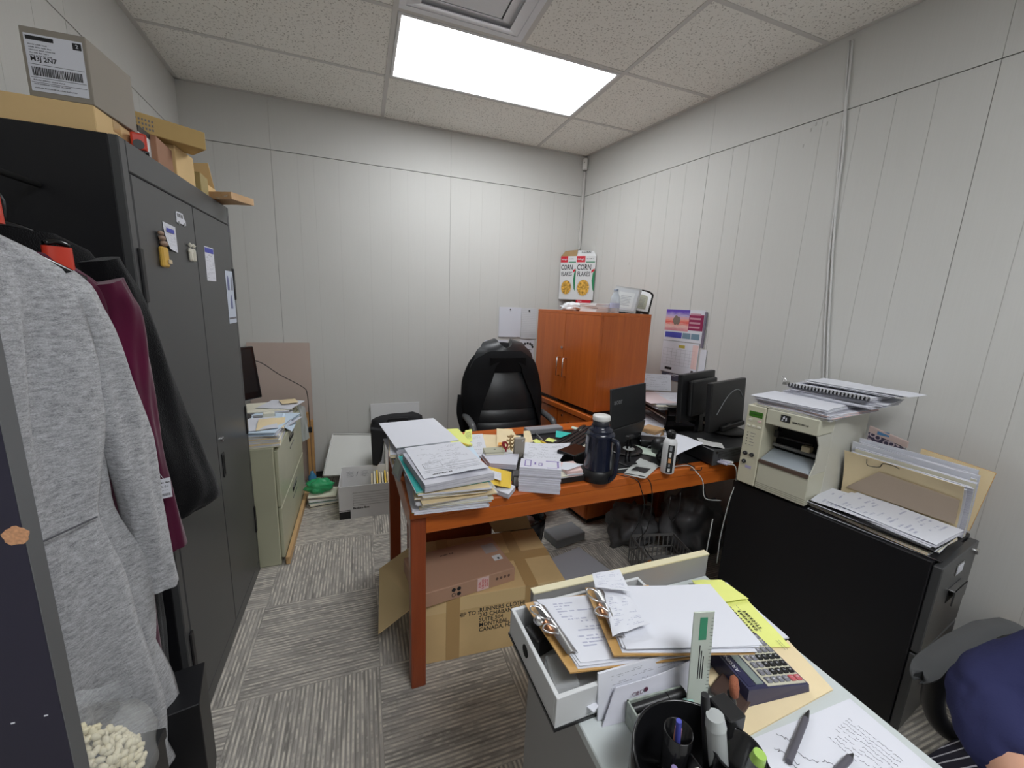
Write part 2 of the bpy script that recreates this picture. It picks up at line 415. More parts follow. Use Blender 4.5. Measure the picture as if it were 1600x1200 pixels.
# baseboards
BASEM = mat('dark_baseboard', (.03, .03, .032), .5)
mb = MB(); mb.box(lx(0) + .003, -.003, -.013, -.0012, 0, .045, BASEM); struct(mb, 'baseboard_back')
mb = MB(frame((0, 0, 0), (-RW * -1, -1, 0), (1, 0, 0)))
mb = MB(frame(Vector((rx(YF), YF, 0)), Vector((-rx(YF), -YF, 0)), Vector((-1, 0, 0)))); mb.box(.02, Lr - .02, .0012, .012, 0, .06, BASEM); struct(mb, 'baseboard_right')
# ceiling
m, t, b = newmat('ceiling_tile', rough=.9, spec=.1)
v, o = t.xyz()
vv = t.n('ShaderNodeTexVoronoi'); vv.inputs['Scale'].default_value = 75; t.l(v, vv.inputs['Vector'])
nn = t.noise(v, 60, 4, .7); sp_ = t.math('MULTIPLY', t.math('LESS_THAN', vv.outputs['Distance'], .34), t.math('GREATER_THAN', nn, .50))
hol = t.noise(v, 130, 2, .5)
hh = t.math('MAXIMUM', sp_, t.math('GREATER_THAN', hol, .67))
t.l(t.mix(t.math('MULTIPLY', hh, .62), t.ramp(t.noise(v, 1.5, 3), (.3, (.87, .85, .79)), (.7, (.91, .89, .835))), (.35, .32, .28)), b.inputs['Base Color'])
t.bump(t.math('SUBTRACT', 1.0, hh), b, .5, .003)
TILE = m
TEE = mat('ceiling_tee', (.62, .60, .57), .5)
GX = [-2.916, -1.696, -.476, .744]; gy0 = -.603
mb = MB(); mt = MB()
def rows_y(k): return gy0 - .61 * k
mb.box(-3.1, .9, YF - .1, .1, H + .03, H + .1, TILE)
holes = {(1, 0), (1, 1), (1, 5)}
for i in range(3):
    for k in range(-1, 8):
        y1 = 0.0 if k < 0 else rows_y(k); y0 = rows_y(k + 1)
        if (i, k) in holes: continue
        x0, x1 = GX[i], GX[i + 1]
        mb.box(x0 + .008, x1 - .008, y0 + .008, y1 - .008, H + .002, H + .016, TILE, b=.003)
mb.box(-1.086 + .008, -.476 - .008, rows_y(2) + .008, rows_y(1) - .008, H + .002, H + .016, TILE, b=.003)
for x in (-1.696, -.476): mt.box(x - .012, x + .012, YF, 0, H - .001, H + .006, TEE)
for k in range(0, 8): mt.box(lx(rows_y(k)), rx(rows_y(k)), rows_y(k) - .011, rows_y(k) + .011, H - .0005, H + .006, TEE)
mt.box(-1.098, -1.074, rows_y(2), rows_y(1), H - .0007, H + .006, TEE)
# wall angle
mt.box(-2.93, .0, -.022, -.0008, H - .0012, H + .004, TEE)
mt.hexa([(rx(YF) - .024, YF, H - .0012), (rx(YF), YF, H - .0012), (0, 0, H - .0012), (-.024, 0, H - .0012), (rx(YF) - .024, YF, H + .004), (rx(YF), YF, H + .004), (0, 0, H + .004), (-.024, 0, H + .004)], TEE)
mt.hexa([(lx(YF), YF, H - .0012), (lx(YF) + .024, YF, H - .0012), (lx(0) + .024, 0, H - .0012), (lx(0), 0, H - .0012), (lx(YF), YF, H + .004), (lx(YF) + .024, YF, H + .004), (lx(0) + .024, 0, H + .004), (lx(0), 0, H + .004)], TEE)
struct(mb, 'ceiling'); struct(mt, 'trim_1')
# troffers
LIGHTFR = mat('light_frame', (.7, .7, .7), .4)
def troffer(k, strength, label):
    y1, y0 = rows_y(k), rows_y(k + 1); x0, x1 = -1.696, -.476
    r = thing('ceiling_light', label, 'light', ((x0 + x1) / 2, (y0 + y1) / 2, H))
    hx, hy = (x1 - x0) / 2 - .013, (y1 - y0) / 2 - .012
    m_ = MB()
    w = .018
    for a in ((-hx, hx, -hy, -hy + w), (-hx, hx, hy - w, hy), (-hx, -hx + w, -hy + w, hy - w), (hx - w, hx, -hy + w, hy - w)): m_.box(*a, -.004, .02, LIGHTFR, b=.002)
    m_.box(-hx, hx, -hy, hy, .016, .024, LIGHTFR)
    m_.build('light_frame', r)
    d, t, b = newmat('lit_diffuser_%d' % k, rough=.4)
    v, o = t.xyz()
    # two tubes behind the prismatic lens: brighter along two bands, dimmer towards the ends
    band = t.math('ADD', .80, t.math('MULTIPLY', .2, t.math('COSINE', t.math('MULTIPLY', o[1], 22.0))))
    endf = t.math('SUBTRACT', 1.0, t.math('MULTIPLY', t.math('POWER', t.math('ABSOLUTE', t.math('DIVIDE', o[0], .6)), 4.0), .3))
    b.inputs['Emission Color'].default_value = (.94, .97, 1.0, 1)
    t.l(t.math('MULTIPLY', t.math('MULTIPLY', band, endf), strength), b.inputs['Emission Strength'])
    q = MB(); q.box(-hx + w, hx - w, -hy + w, hy - w, .002, .008, d); q.build('diffuser_panel', r)
troffer(0, LIGHT_MAIN, 'bright fluorescent ceiling light with white diffuser above the desks')
troffer(5, LIGHT_ADDED, 'added unseen fluorescent ceiling light brightening the near end of the room')  # unseen fixture added behind the camera to brighten the room
# air vent: stepped square diffuser
r = thing('air_vent', 'grey stepped square air vent in the ceiling beside the light', 'vent', (-1.391, (rows_y(1) + rows_y(2)) / 2, H))
VM = mat('vent_metal', (.78, .78, .81), .45)
q = MB(); hs = .293
q.box(-hs, hs, -hs, hs, .004, .02, VM)
def ring(mb_, r0, z0, r1, z1, t_, m_):
    vs = [(sx * r_, sy * r_, z_) for (r_, z_) in ((r0, z0), (r1, z1), (r1, z1 + t_), (r0, z0 + t_)) for sx, sy in ((-1, -1), (1, -1), (1, 1), (-1, 1))]
    fs = []
    for k_ in range(4):
        for i_ in range(4):
            a_ = k_ * 4 + i_; b_ = k_ * 4 + (i_ + 1) % 4; k2 = ((k_ + 1) % 4) * 4; fs.append((a_, b_, k2 + (i_ + 1) % 4, k2 + i_))
    mb_.add(vs, fs, m_)
ring(q, hs, -.002, hs - .03, -.002, .006, VM)
q.build('vent_frame', r)
for (a_, za, c_, zc) in ((.268, .002, .205, -.014), (.196, .002, .150, -.018)):
    q = MB(); ring(q, a_, za, c_, zc, .004, VM); q.build('vent_vane', r)
q = MB(); q.box(-.142, .142, -.142, .142, -.020, -.014, VM, b=.002); q.build('vent_plate', r)
# ------------------------------------------------------------------ tall black storage cabinet
CX, CY0, CY1, CH = -2.42, -2.04, -1.155, 1.80
cab = thing('storage_cabinet', 'tall charcoal metal storage cabinet with double doors and magnets', 'cabinet', (CX, CY0, 0))
D = .395; Wc = CY1 - CY0
q = MB()
q.box(-D, -.020, 0, .018, 0, CH, BLKMET, b=.002); q.box(-D, -.020, Wc - .018, Wc, 0, CH, BLKMET, b=.002)  # near-black sides, darker than the front: shade put into their colour
q.box(-D, -.020, .018, Wc - .018, CH - .02, CH, BLKMET); q.box(-D, -D + .01, .018, Wc - .018, 0, CH - .02, BLKMET)
q.box(-D + .01, -.03, .018, Wc - .018, .07, .09, BLKMET)
q.box(-.022, 0, 0, .032, 0, CH, CABMET, b=.003); q.box(-.022, 0, Wc - .024, Wc, 0, CH, CABMET, b=.003)
q.box(-.022, 0, .032, Wc - .024, CH - .075, CH, CABMET, b=.003); q.box(-.022, 0, .032, Wc - .024, 0, .06, CABMET, b=.003)
q.build('cabinet_body', cab)
mid = Wc * .5
for k, (a, c) in enumerate(((.0345, mid - .0015), (mid + .0015, Wc - .0265))):
    q = MB(); q.box(-.020, -.002 + .003, a, c, .063, CH - .078, CABMET, b=.003)
    d = q.build('door', cab)
    for zz in (CH - .33, CH - .97, .30):
        h = MB(); y = a - .004 if k == 0 else c + .004
        h.box(-.004, .006, y - .011, y + .011, zz - .07, zz + .07, BLKMET, b=.003); h.build('hinge', d)
    if k == 1:
        h = MB(); h.box(.0012, .004, a + .030, a + .058, .70, .80, BLKMET, b=.001); h.box(.004, .0045, a + .036, a + .052, .71, .79, DARK); h.build('door_pull', d)
        h = MB(); h.cyl((.001, a + .045, .86), (.009, a + .045, .86), .009, CHROME, n=14); h.cyl((.009, a + .045, .86), (.0095, a + .045, .86), .004, DARK, n=8); h.build('lock', d)
# ------------------------------------------------------------------ green lateral file
GX0, GY0, GY1, GH = -2.315, -1.150, -.28, .665
GREEN = mat('sage_green_enamel', (.50, .50, .36), .35, noise_s=4, noise_a=.06)
gf = thing('lateral_file_cabinet', 'sage green metal lateral file cabinet behind the tall black one', 'cabinet', (GX0, GY0, 0))
Wg = GY1 - GY0
q = MB(); q.box(-.46, -.006, 0, Wg, 0, GH, GREEN, b=.004); q.build('cabinet_body', gf)
for z0, z1 in ((.035, .325), (.332, GH - .02)):
    q = MB(); q.box(-.005, .012, .012, Wg - .012, z0, z1, GREEN, b=.003); d = q.build('drawer', gf)
    h = MB(); ym = Wg * .5
    h.box(.0125, .0145, ym - .07, ym + .07, z1 - .075, z1 - .045, DARK); h.box(.0125, .020, ym - .075, ym + .075, z1 - .045, z1 - .040, STEEL, b=.001)
    h.box(.0125, .0150, ym - .075, ym + .075, z1 - .115, z1 - .108, STEEL); h.build('drawer_pull', d)
q = MB(); q.box(.001, .022, -.005, Wg + .02, 0, .045, PINE, b=.003)
q.v = [TR(GX0 + .014, GY0, 0) @ p for p in q.v]
tag(q.build('wood_strip', loc=(GX0 + .025, GY0 + .4, 0)), 'pine wood strip on the carpet along the green file cabinet', 'wood')
# ------------------------------------------------------------------ main cherry desk
LEGW = wood('dark_red_cherry', (.22, .042, .014), (.34, .072, .020), 'z')  # darker, redder cherry for the legs and modesty panel
DZ = .735; DA = R_(2.2)
desk = thing('office_desk', 'cherry wood office desk loaded with paper piles', 'desk', (-1.744, -2.096, 0), DA)
DW, DD = 1.86, .77
q = MB(); q.box(0, DW, 0, DD, DZ - .036, DZ, CHERRY, b=.003); q.build('desktop', desk)
q = MB(); q.box(.055, DW - .055, .004, .024, DZ - .098, DZ - .037, CHERRY, b=.002); q.box(.004, .024, .055, DD - .055, DZ - .098, DZ - .037, CHERRY_Y, b=.002); q.build('apron', desk)
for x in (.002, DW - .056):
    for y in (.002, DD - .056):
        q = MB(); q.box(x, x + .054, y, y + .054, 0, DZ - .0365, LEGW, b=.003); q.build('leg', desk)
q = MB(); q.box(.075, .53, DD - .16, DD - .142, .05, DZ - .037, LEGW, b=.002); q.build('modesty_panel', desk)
# black glass desk cover / blotter
q = MB(); q.box(0, 1.42, 0, .60, 0, .003, mat('black_desk_pad', (.012, .012, .013), .3), b=.001)
blot = one(q, 'desk_pad', 'thin black pad covering the middle and right of the cherry desk', 'desk pad', (-1.744 + .42 * math.cos(DA) - .028 * math.sin(DA), -2.096 + .42 * math.sin(DA) + .045, DZ), DA)
# ------------------------------------------------------------------ credenza and hutch (along the right wall)
WD = R_(90) + RANG        # local x points away from the camera along the right wall, local y points left into the room
# local frame: origin at near front corner of the hutch; x' = away along wall, y' = to the wall
cr0 = Vector((-.523, -1.262, 0))
awy = Vector((RW, 1, 0)).normalized() ; tow = Vector((awy.y, -awy.x, 0))
cred = thing('credenza', 'cherry wood credenza with drawers against the right wall, under the hutch', 'credenza', cr0, math.atan2(awy.y, awy.x))
# in local space: +x away, -y to the wall
q = MB(); CZ = .755
q.box(0, .80, -.60, .012, CZ - .036, CZ, CHERRY, b=.003); q.build('credenza_top', cred)
q = MB(); q.box(0, .78, -.58, -.02, .04, CZ - .037, CHERRY_Z); q.box(.02, .76, -.56, -.04, 0, .04, BLKPL); q.build('credenza_body', cred)
for z0, z1 in ((.05, .27), (.28, .49), (.50, CZ - .045)):
    for x0, x1 in ((.005, .385), (.395, .775)):
        q = MB(); q.box(x0, x1, -.0195, 0, z0, z1, CHERRY_Z, b=.002); d = q.build('drawer', cred)
        h = MB(); h.tube([((x0 + x1) / 2 - .05, .001, z1 - .06), ((x0 + x1) / 2 - .05, .02, z1 - .06), ((x0 + x1) / 2 + .05, .02, z1 - .06), ((x0 + x1) / 2 + .05, .001, z1 - .06)], .004, CHROME, res=1); h.build('drawer_pull', d)
        if z0 > .49:
            h = MB(); h.cyl((x1 - .06, .0005, z1 - .03), (x1 - .06, .006, z1 - .03), .008, CHROME, n=12); h.build('lock', d)
hut = thing('hutch_cabinet', 'cherry wood wall hutch with two doors standing on the credenza', 'cabinet', cr0 + Vector((0, 0, CZ)), math.atan2(awy.y, awy.x))
HW, HD, HH = .72, .42, .632
q = MB()
q.box(0, .019, -HD, -.021, .03, HH, CHERRY_Z, b=.001); q.box(HW - .019, HW, -HD, -.021, .03, HH, CHERRY_Z, b=.001)
q.box(0, HW, -HD, 0, HH, HH + .019, CHERRY, b=.001); q.box(.019, HW - .019, -HD, -.021, .03, .049, CHERRY); q.box(.019, HW - .019, -HD, -HD + .008, .049, HH, CHERRY)
q.build('cabinet_body', hut)
q = MB(); q.box(.012, HW - .012, -HD + .02, -.025, 0, .03, BLKPL); q.box(.10, .42, -.024, -.018, 0.002, .03, BLKPLG); q.build('plinth', hut)
for x0, x1, hx in ((.001, HW / 2 - .0015, HW / 2 - .035), (HW / 2 + .0015, HW - .001, HW / 2 + .035)):
    q = MB(); q.box(x0, x1, -.0205, 0, .031, HH - .001, CHERRY_Z, b=.001); d = q.build('door', hut)
    h = MB(); h.tube([(hx, .0005, .20), (hx, .028, .20), (hx, .028, .33), (hx, .0005, .33)], .0045, CHROME, res=1); h.build('door_pull', d)
    if hx > HW / 2 - .001:
        h = MB(); h.cyl((HW / 2 + .02, .0005, .40), (HW / 2 + .02, .006, .40), .009, CHROME, n=14); h.build('lock', d)
# ------------------------------------------------------------------ black file cabinet at the right wall
BH = .685
b0 = Vector((-.185, -2.79, 0)); bd = (Vector((-.290, -2.125, 0)) - b0); BL = .68; BWd = .385
bang = math.atan2(bd.y, bd.x)
bf = thing('file_cabinet', 'black metal two-drawer file cabinet carrying the label printer and papers', 'cabinet', b0, bang)   # local x away, -y to the wall
q = MB(); q.box(.012, BL, -BWd, 0, 0, BH, BLKMET, b=.003); q.build('cabinet_body', bf)
for z0, z1 in ((.04, .345), (.352, BH - .012)):
    q = MB(); q.box(-.014, .011, -BWd + .008, -.008, z0, z1, CABMET, b=.003); d = q.build('drawer', bf)
    h = MB(); h.box(-.016, -.0142, -.235, -.165, z1 - .075, z1 - .035, STEEL, b=.0005); h.box(-.0175, -.0162, -.228, -.172, z1 - .07, z1 - .041, PAPER); h.build('label_holder', d)
    h = MB(); h.box(-.0155, -.0142, -.26, -.14, z1 - .17, z1 - .12, DARK)
    h.box(-.032, -.0142, -.265, -.135, z1 - .120, z1 - .115, STEEL, b=.001); h.box(-.032, -.028, -.265, -.135, z1 - .17, z1 - .115, CABMET, b=.001); h.build('drawer_pull', d)
h = MB(); h.cyl((-.0142, -BWd + .035, BH - .045), (-.024, -BWd + .035, BH - .045), .011, CHROME, n=14); h.build('lock', bf)
# ------------------------------------------------------------------ near desk (white top)
NZ = .73; nx0, nx1, ny1 = -1.545, -1.012, -2.655
WHITETOP = mat('white_laminate', (.56, .60, .60), .35)
GREYLAM = mat('grey_laminate', (.30, .295, .29), .5)
CREAMEDGE = mat('cream_edge', (.72, .66, .45), .5)
nd = thing('writing_desk', 'small white-topped grey desk in the right foreground', 'desk', (nx0, -3.75, 0))
NL = ny1 + 3.75; NWd = nx1 - nx0
q = MB(); q.box(0, NWd, 0, NL, NZ - .02, NZ, WHITETOP, b=.002); q.build('desktop', nd)
q = MB(); q.box(.012, .030, .02, NL - .005, 0, NZ - .0205, GREYLAM, b=.001); q.build('side_panel', nd)
q = MB(); q.box(.031, NWd - .012, NL - .03, NL - .012, .02, NZ - .0205, GREYLAM, b=.001); q.build('end_panel', nd)
q = MB(); q.box(NWd - .04, NWd - .012, .03, .055, 0, NZ - .0205, GREYLAM); q.box(.031, NWd - .04, .03, .048, .3, NZ - .0205, GREYLAM); q.build('leg', nd)
q = MB(); q.box(.015, NWd + .002, NL + .001, NL + .017, NZ - .08, NZ + .062, GREYLAM, b=.001); q.box(.015, NWd + .002, NL - .001, NL + .018, NZ + .0625, NZ + .066, CREAMEDGE); q.build('riser_board', nd)
# ------------------------------------------------------------------ paper helpers
rnd = random.Random(7)
def Zq(px, z):
    zs = z if isinstance(z, (list, tuple)) else [z] * 4
    return [PZ(u, v, zz) for (u, v), zz in zip(px, zs)]
def RQ(cx, cy, w, d, ang, z):
    """rectangle w x d centred, turned by ang degrees"""
    c, s = math.cos(R_(ang)), math.sin(R_(ang))
    return [Vector((cx + x * c - y * s, cy + x * s + y * c, z)) for x, y in ((-w / 2, -d / 2), (w / 2, -d / 2), (w / 2, d / 2), (-w / 2, d / 2))]
def sheet(name, label, pts, th=.0008, m=None, cat='paper', amp=.0015, curl=None, back=None, group=None, seed=0, nu=10, nv=12, extra=None, parent=None, lift=0):
    m = m or PAPER; a, b_, c, d = [Vector(p) for p in pts]; ctr = (a + b_ + c + d) / 4
    N = (b_ - a).cross(d - a).normalized()
    def fn(u, v):
        p = a.lerp(b_, u).lerp(d.lerp(c, u), v)
        h = amp * abs(noise.noise(Vector((u * 2.1 + seed, v * 2.3, seed * 1.7))))
        if curl: h += curl(u, v)
        return p + N * (h + th + lift)
    mb = MB(); mb.surf(fn, nu, nv, m, th, back or m)
    if extra: extra(mb, fn, N)
    o = mb.build(name, parent, loc=ctr)
    if label: tag(o, label, cat, group)
    return o
def block(name, label, pts, t, layers, jit=.003, side=None, top=None, cat='papers', group=None, mats=None, extra=None, jr=0.0, parent=None):
    """stack of layers; pts is the footprint at its bottom, ccw from above"""
    side = side or PSTACK; mb = MB(); a, b_, c, d = [Vector(p) for p in pts]; ctr = (a + b_ + c + d) / 4
    for i in range(layers):
        z = t * (i + 1) / layers; tt = t / layers * .94
        dx, dy, dr = rnd.uniform(-jit, jit), rnd.uniform(-jit, jit), rnd.uniform(-jr, jr)
        M = Matrix.Translation((dx, dy, z)) @ Matrix.Translation(ctr) @ Matrix.Rotation(dr, 4, 'Z') @ Matrix.Translation(-ctr)
        q = [M @ p for p in (a, b_, c, d)]
        mm = mats[i % len(mats)] if mats else side
        mb.slab(*q, tt, mm, top=(top if i == layers - 1 and top else None))
    if extra: extra(mb)
    o = mb.build(name, parent, loc=ctr)
    if label: tag(o, label, cat, group)
    return o
DK = DZ + .0002          # desk surface
DP = DZ + .0035          # on the desk pad
da = math.degrees(DA)

# ---- front left pile, from the desk up
cx, cy = -1.594, -1.975
FW, FD = .262, .33
z = DK
yf = mat('olive_card', (.46, .44, .08), .7)
block('file_folder', 'olive yellow folder at the very bottom of the front left desk pile', RQ(cx - .012, cy + .02, FW, FD, da - 3, z), .006, 2, .001, mats=[yf, PAPER], cat='folder'); z += .0065
cols = [PAPER, MANILA, PAPERC, PAPER, MANILA, PAPERC, MANILA, PAPERC, MANILA]
for i, cmat in enumerate(cols):
    dr = rnd.uniform(-4, 4); t_ = rnd.choice([.006, .007, .009])
    mm = {PAPER: [PAPER, PSTACK, PAPER], MANILA: [MANILA, PAPER, PSTACK, MANILA], PAPERC: [PAPERC, PAPER, PAPERC]}[cmat]
    o = block('file_folder', 'worn paper-filled folder in the middle of the front left desk pile', RQ(cx + rnd.uniform(-.010, .012), cy + rnd.uniform(-.014, .014), FW + rnd.uniform(-.02, .008), FD + rnd.uniform(-.02, .01), da - 2 + dr, z), t_, len(mm), .004, mats=mm, cat='folder', group='folders in the front left pile', jr=.012); z += t_ + .0004
block('file_folder', 'teal folder near the top of the front left desk pile', RQ(cx - .018, cy + .015, FW, FD, da + 3, z), .006, 3, .002, mats=[TEALC, PAPER, TEALC], cat='folder'); z += .0064
block('paper_block', 'thick white paper block under the printed form on the front left pile', RQ(cx - .004, cy - .01, .25, .30, da + 6, z), .028, 7, .0015, side=PSTACK, cat='papers'); z += .0285
zt1 = z
def form_print(mb, fn, N):
    a, b2, c2 = fn(.1, .06), fn(.4, .06), fn(.1, .2)
    M = frame(fn(.30, .05) + N * .0006, fn(.6, .05) - fn(.1, .05), fn(.1, .4) - fn(.1, .05))
    bars(mb, M, -.035, .035, 0, .008, BLACKINK, 1)
    ex_, ey_ = fn(.9, .5) - fn(.1, .5), fn(.5, .9) - fn(.5, .1)
    for u0, u1, v_ in ((.05, .95, .12), (.05, .95, .16), (.42, .95, .22), (.42, .95, .30), (.10, .38, .38), (.10, .38, .22)):
        p0_ = fn(u0, v_) + N * .0012; L_ = (fn(u1, v_) - fn(u0, v_)).length; mb.box(0, L_, 0, .0007, 0, .0003, GREYINK, M=frame(p0_, fn(u1, v_) - fn(u0, v_), ey_))
    for u_ in (.10, .38):
        p0_ = fn(u_, .22) + N * .0012; mb.box(0, (fn(u_, .38) - fn(u_, .22)).length, 0, .0007, 0, .0003, GREYINK, M=frame(p0_, fn(u_, .38) - fn(u_, .22), -ex_))
sheet('printed_form', 'printed form on top of the front left desk pile, front edge lifted', RQ(cx - .005, cy + .03, .235, .31, da + 4, zt1), .0014, PRINT, amp=.004, seed=3, curl=lambda u, v: .006 * (1 - v) * (0.3 + u), extra=form_print)
# ---- rear left pile
cx2, cy2 = -1.655, -1.60
z = DK
for i, (t_, mm, w, d, dr, lb, nm) in enumerate([
    (.014, [PAPERC, PAPER, PAPERC], .25, .33, 2, 'cream file at the bottom of the rear left desk pile', 'file_folder'),
    (.018, [PAPER, PSTACK, PAPER, MANILA], .24, .33, -3, 'ragged white papers low in the rear left desk pile', 'paper_bundle'),
    (.012, [mat('pale_grey_card', (.5, .5, .5), .7), PAPER], .25, .32, 4, 'grey folder halfway up the rear left desk pile', 'file_folder'),
    (.020, [PAPER, BLUEP, PAPER, PSTACK, PAPER], .23, .32, 0, 'white and pale blue papers in the rear left desk pile', 'paper_bundle'),
    (.014, [MANILA, PAPERC, PAPER], .25, .33, -5, 'manila folder high in the rear left desk pile', 'file_folder'),
    (.026, [PAPER, PSTACK], .225, .31, 2, 'thick white papers just below the top sheet of the rear left pile', 'paper_bundle')]):
    block(nm, lb, RQ(cx2 + rnd.uniform(-.008, .008), cy2 + rnd.uniform(-.008, .008), w, d, da + dr, z), t_, len(mm) * 2, .004, mats=mm * 2, cat='folder' if nm == 'file_folder' else 'papers'); z += t_ + .0005
sheet('white_sheet', 'blank white sheets topping the rear left desk pile', RQ(cx2 - .0, cy2 + .02, .27, .36, da + 6, z), .003, PAPER, amp=.004, seed=8)
# small framed card tucked at the left side of the piles
fr = thing('photo_frame', 'small grey framed card leaning between the two left desk piles', 'frame', (-1.772, -1.815, DK), R_(-78))
q = MB(TR(0, 0, 0, R_(-14), 0, 0)); q.box(-.045, .045, 0, .008, 0.001, .085, mat('grey_frame', (.42, .42, .43), .5), b=.001); q.build('frame', fr)
q = MB(TR(0, 0, 0, R_(-14), 0, 0)); q.box(-.032, .032, -.001, 0, .014, .072, mat('pale_green_card', (.45, .52, .47), .4)); q.build('card', fr)
# ---- front middle of the desk
block('note_pad', 'thick white note pad lying between the left pile and the box stack', [Vector((-1.452, -2.03, DK + .004)), Vector((-1.392, -2.108, DK + .001)), Vector((-1.345, -2.052, DK + .001)), Vector((-1.412, -1.925, DK + .004))], .018, 6, .0006, side=PSTACK, top=PAPER, cat='note pad')
ye = sheet('window_envelope', 'golden yellow window envelope leaning on the note pad', [PZ(767, 757, .775), PZ(798, 763, .757), PZ(799, 738, .770), PZ(763, 729, .793)], .0012, YELLOWD, cat='envelope', amp=.001)
q = sheet('window', None, [PZ(769, 747, .7858), PZ(783, 751, .7835), PZ(783, 739, .788), PZ(769, 735, .790)], .0004, PRINT2, amp=0, nu=2, nv=2); q.parent = ye; q.location = q.location - ye.location
block('envelope_bundle', 'bundle of pale grey envelopes behind the golden envelope', Zq([(764, 731), (806, 734), (810, 716), (752, 716)], DP), .022, 6, .002, mats=[mat('pale_lilac_paper', (.62, .62, .70), .8)], cat='envelopes')
# calculator-like cream tin box
bxo = thing('index_box', 'small cream box with a dark emblem behind the grey envelopes', 'box', PZ(771, 714, DP), R_(-6))
q = MB(); q.box(-.045, .045, -.03, .03, 0, .028, PAPERC, b=.002); q.build('box_body', bxo)
q = MB(); q.box(-.046, .046, -.031, .031, .0285, .036, mat('khaki_card', (.44, .43, .33), .6), b=.002)
q.prism([(.006 + .006 * math.cos(i * PI / 5), .004 + .005 * math.sin(i * PI / 5)) for i in range(10)], .036, .0366, BLACKINK); q.build('lid', bxo)
# twelve boxes in a stack
zb = DK
a = Vector((-1.336, -2.062)); bv = Vector((-1.192, -2.128)) - a; ang = math.atan2(bv.y, bv.x)
BOXW = mat('lavender_white_card', (.68, .67, .76), .5)
PURP = mat('purple_print', (.20, .14, .42), .5)
proto = None
def card_box(top=False):
    q = MB(); q.box(-.079, .079, -.045, .045, 0, .0078, BOXW, b=.0006)
    q.box(-.0785, .0785, -.0455, -.0449, .0058, .0064, PAPER)
    if top:
        for x0, x1, y0, y1 in ((-.062, -.058, -.03, .032), (-.040, -.036, -.03, .032), (-.062, -.036, .028, .032), (-.062, -.036, -.03, -.026), (.02, .072, .028, .034), (.064, .070, -.03, .03), (.025, .064, -.036, -.033), (-.024, -.018, -.01, .012), (-.008, -.005, -.018, .008), (.004, .007, -.018, .008), (-.008, .007, .005, .008), (-.008, .007, -.018, -.015)):
            q.box(x0, x1, y0, y1, .0078, .0081, PURP)
        q.box(.022, .06, -.024, .0, .0078, .0080, PAPER)
    return q
names = []
cbx = a + bv * .5 + Vector((-bv.y, bv.x)).normalized() * .047
for i in range(12):
    jx, jy, jr = rnd.uniform(-.002, .002), rnd.uniform(-.002, .002), rnd.uniform(-.012, .012)
    if i in (0, 11): o = one(card_box(i == 11), 'envelope_box', '', 'box', (0, 0, 0)); 
    else: o = base_box.copy(); COL.objects.link(o)
    if i == 0: base_box = o
    o.location = (cbx.x + jx, cbx.y + jy, zb + i * .0083); o.rotation_euler = (0, 0, ang + jr)
    tag(o, 'topmost white box with purple printed lid in the neat stack' if i == 11 else 'flat lavender white box in the neat stack at the desk front', 'box', 'flat white boxes in the neat stack')
# desk calendar / black clip left of the boxes
q = MB(); q.box(0, .05, 0, .06, 0, .05, mat('smoke_plastic', (.05, .05, .055), .25), b=.003); q.box(.006, .044, -.001, 0, .01, .044, GREYPL)
one(q, 'tape_dispenser', 'dark smoky plastic dispenser tucked left of the white box stack', 'dispenser', PZ(800, 762, DK), ang)
# black letter tray with pink note blocks
q = MB(); w, d = .17, .22
q.box(0, w, 0, d, 0, .003, BLKPL, b=.001); q.box(0, w, 0, .003, .003, .022, BLKPL); q.box(w - .003, w, .003, d, .003, .022, BLKPL); q.box(0, .003, .003, d, .003, .022, BLKPL)
one(q, 'letter_tray', 'black letter tray holding the pink note slips beside the flask', 'tray', (-1.176, -2.050, DP), DA)
for i, (mm, lb) in enumerate(((PINKP, 'pink and white receipt slips bundled in the black tray'), (PAPERC, 'cream receipt slips at the left of the pink bundle'))):
    block('receipt_bundle', lb, RQ((-1.07, -1.135)[i], (-1.985, -2.0)[i], (.085, .05)[i], (.10, .07)[i], da - 3, DP + .0035 ), (.036, .022)[i], 7, .003, mats=[mm, PAPER, mm], cat='receipts', jr=.03)
sheet('folded_paper', 'folded white paper lying over the pink receipt slips', [PZ(876, 733, DP + .045), PZ(886, 735, DP + .045), PZ(912, 726, DP + .045), PZ(880, 722, DP + .060)], .0012, PAPER, amp=.001)
# big white papers right of the standing card, curled right edge
sheet('printed_sheet', 'white printed sheet behind the box stack, right edge curling upward', [PZ(818, 716, DP + .02), PZ(872, 727, DP + .03), PZ(892, 695, DP + .035), PZ(818, 692, DP + .02)], .001, PRINT2, curl=lambda u, v: .03 * max(0, u - .6) ** 1.2, amp=.002, seed=5)
block('paper_bundle', 'bundle of printed sheets under the curled page', Zq([(820, 722), (866, 726), (872, 700), (820, 695)], DP), .016, 6, .004, mats=[PAPER, PSTACK], cat='papers')
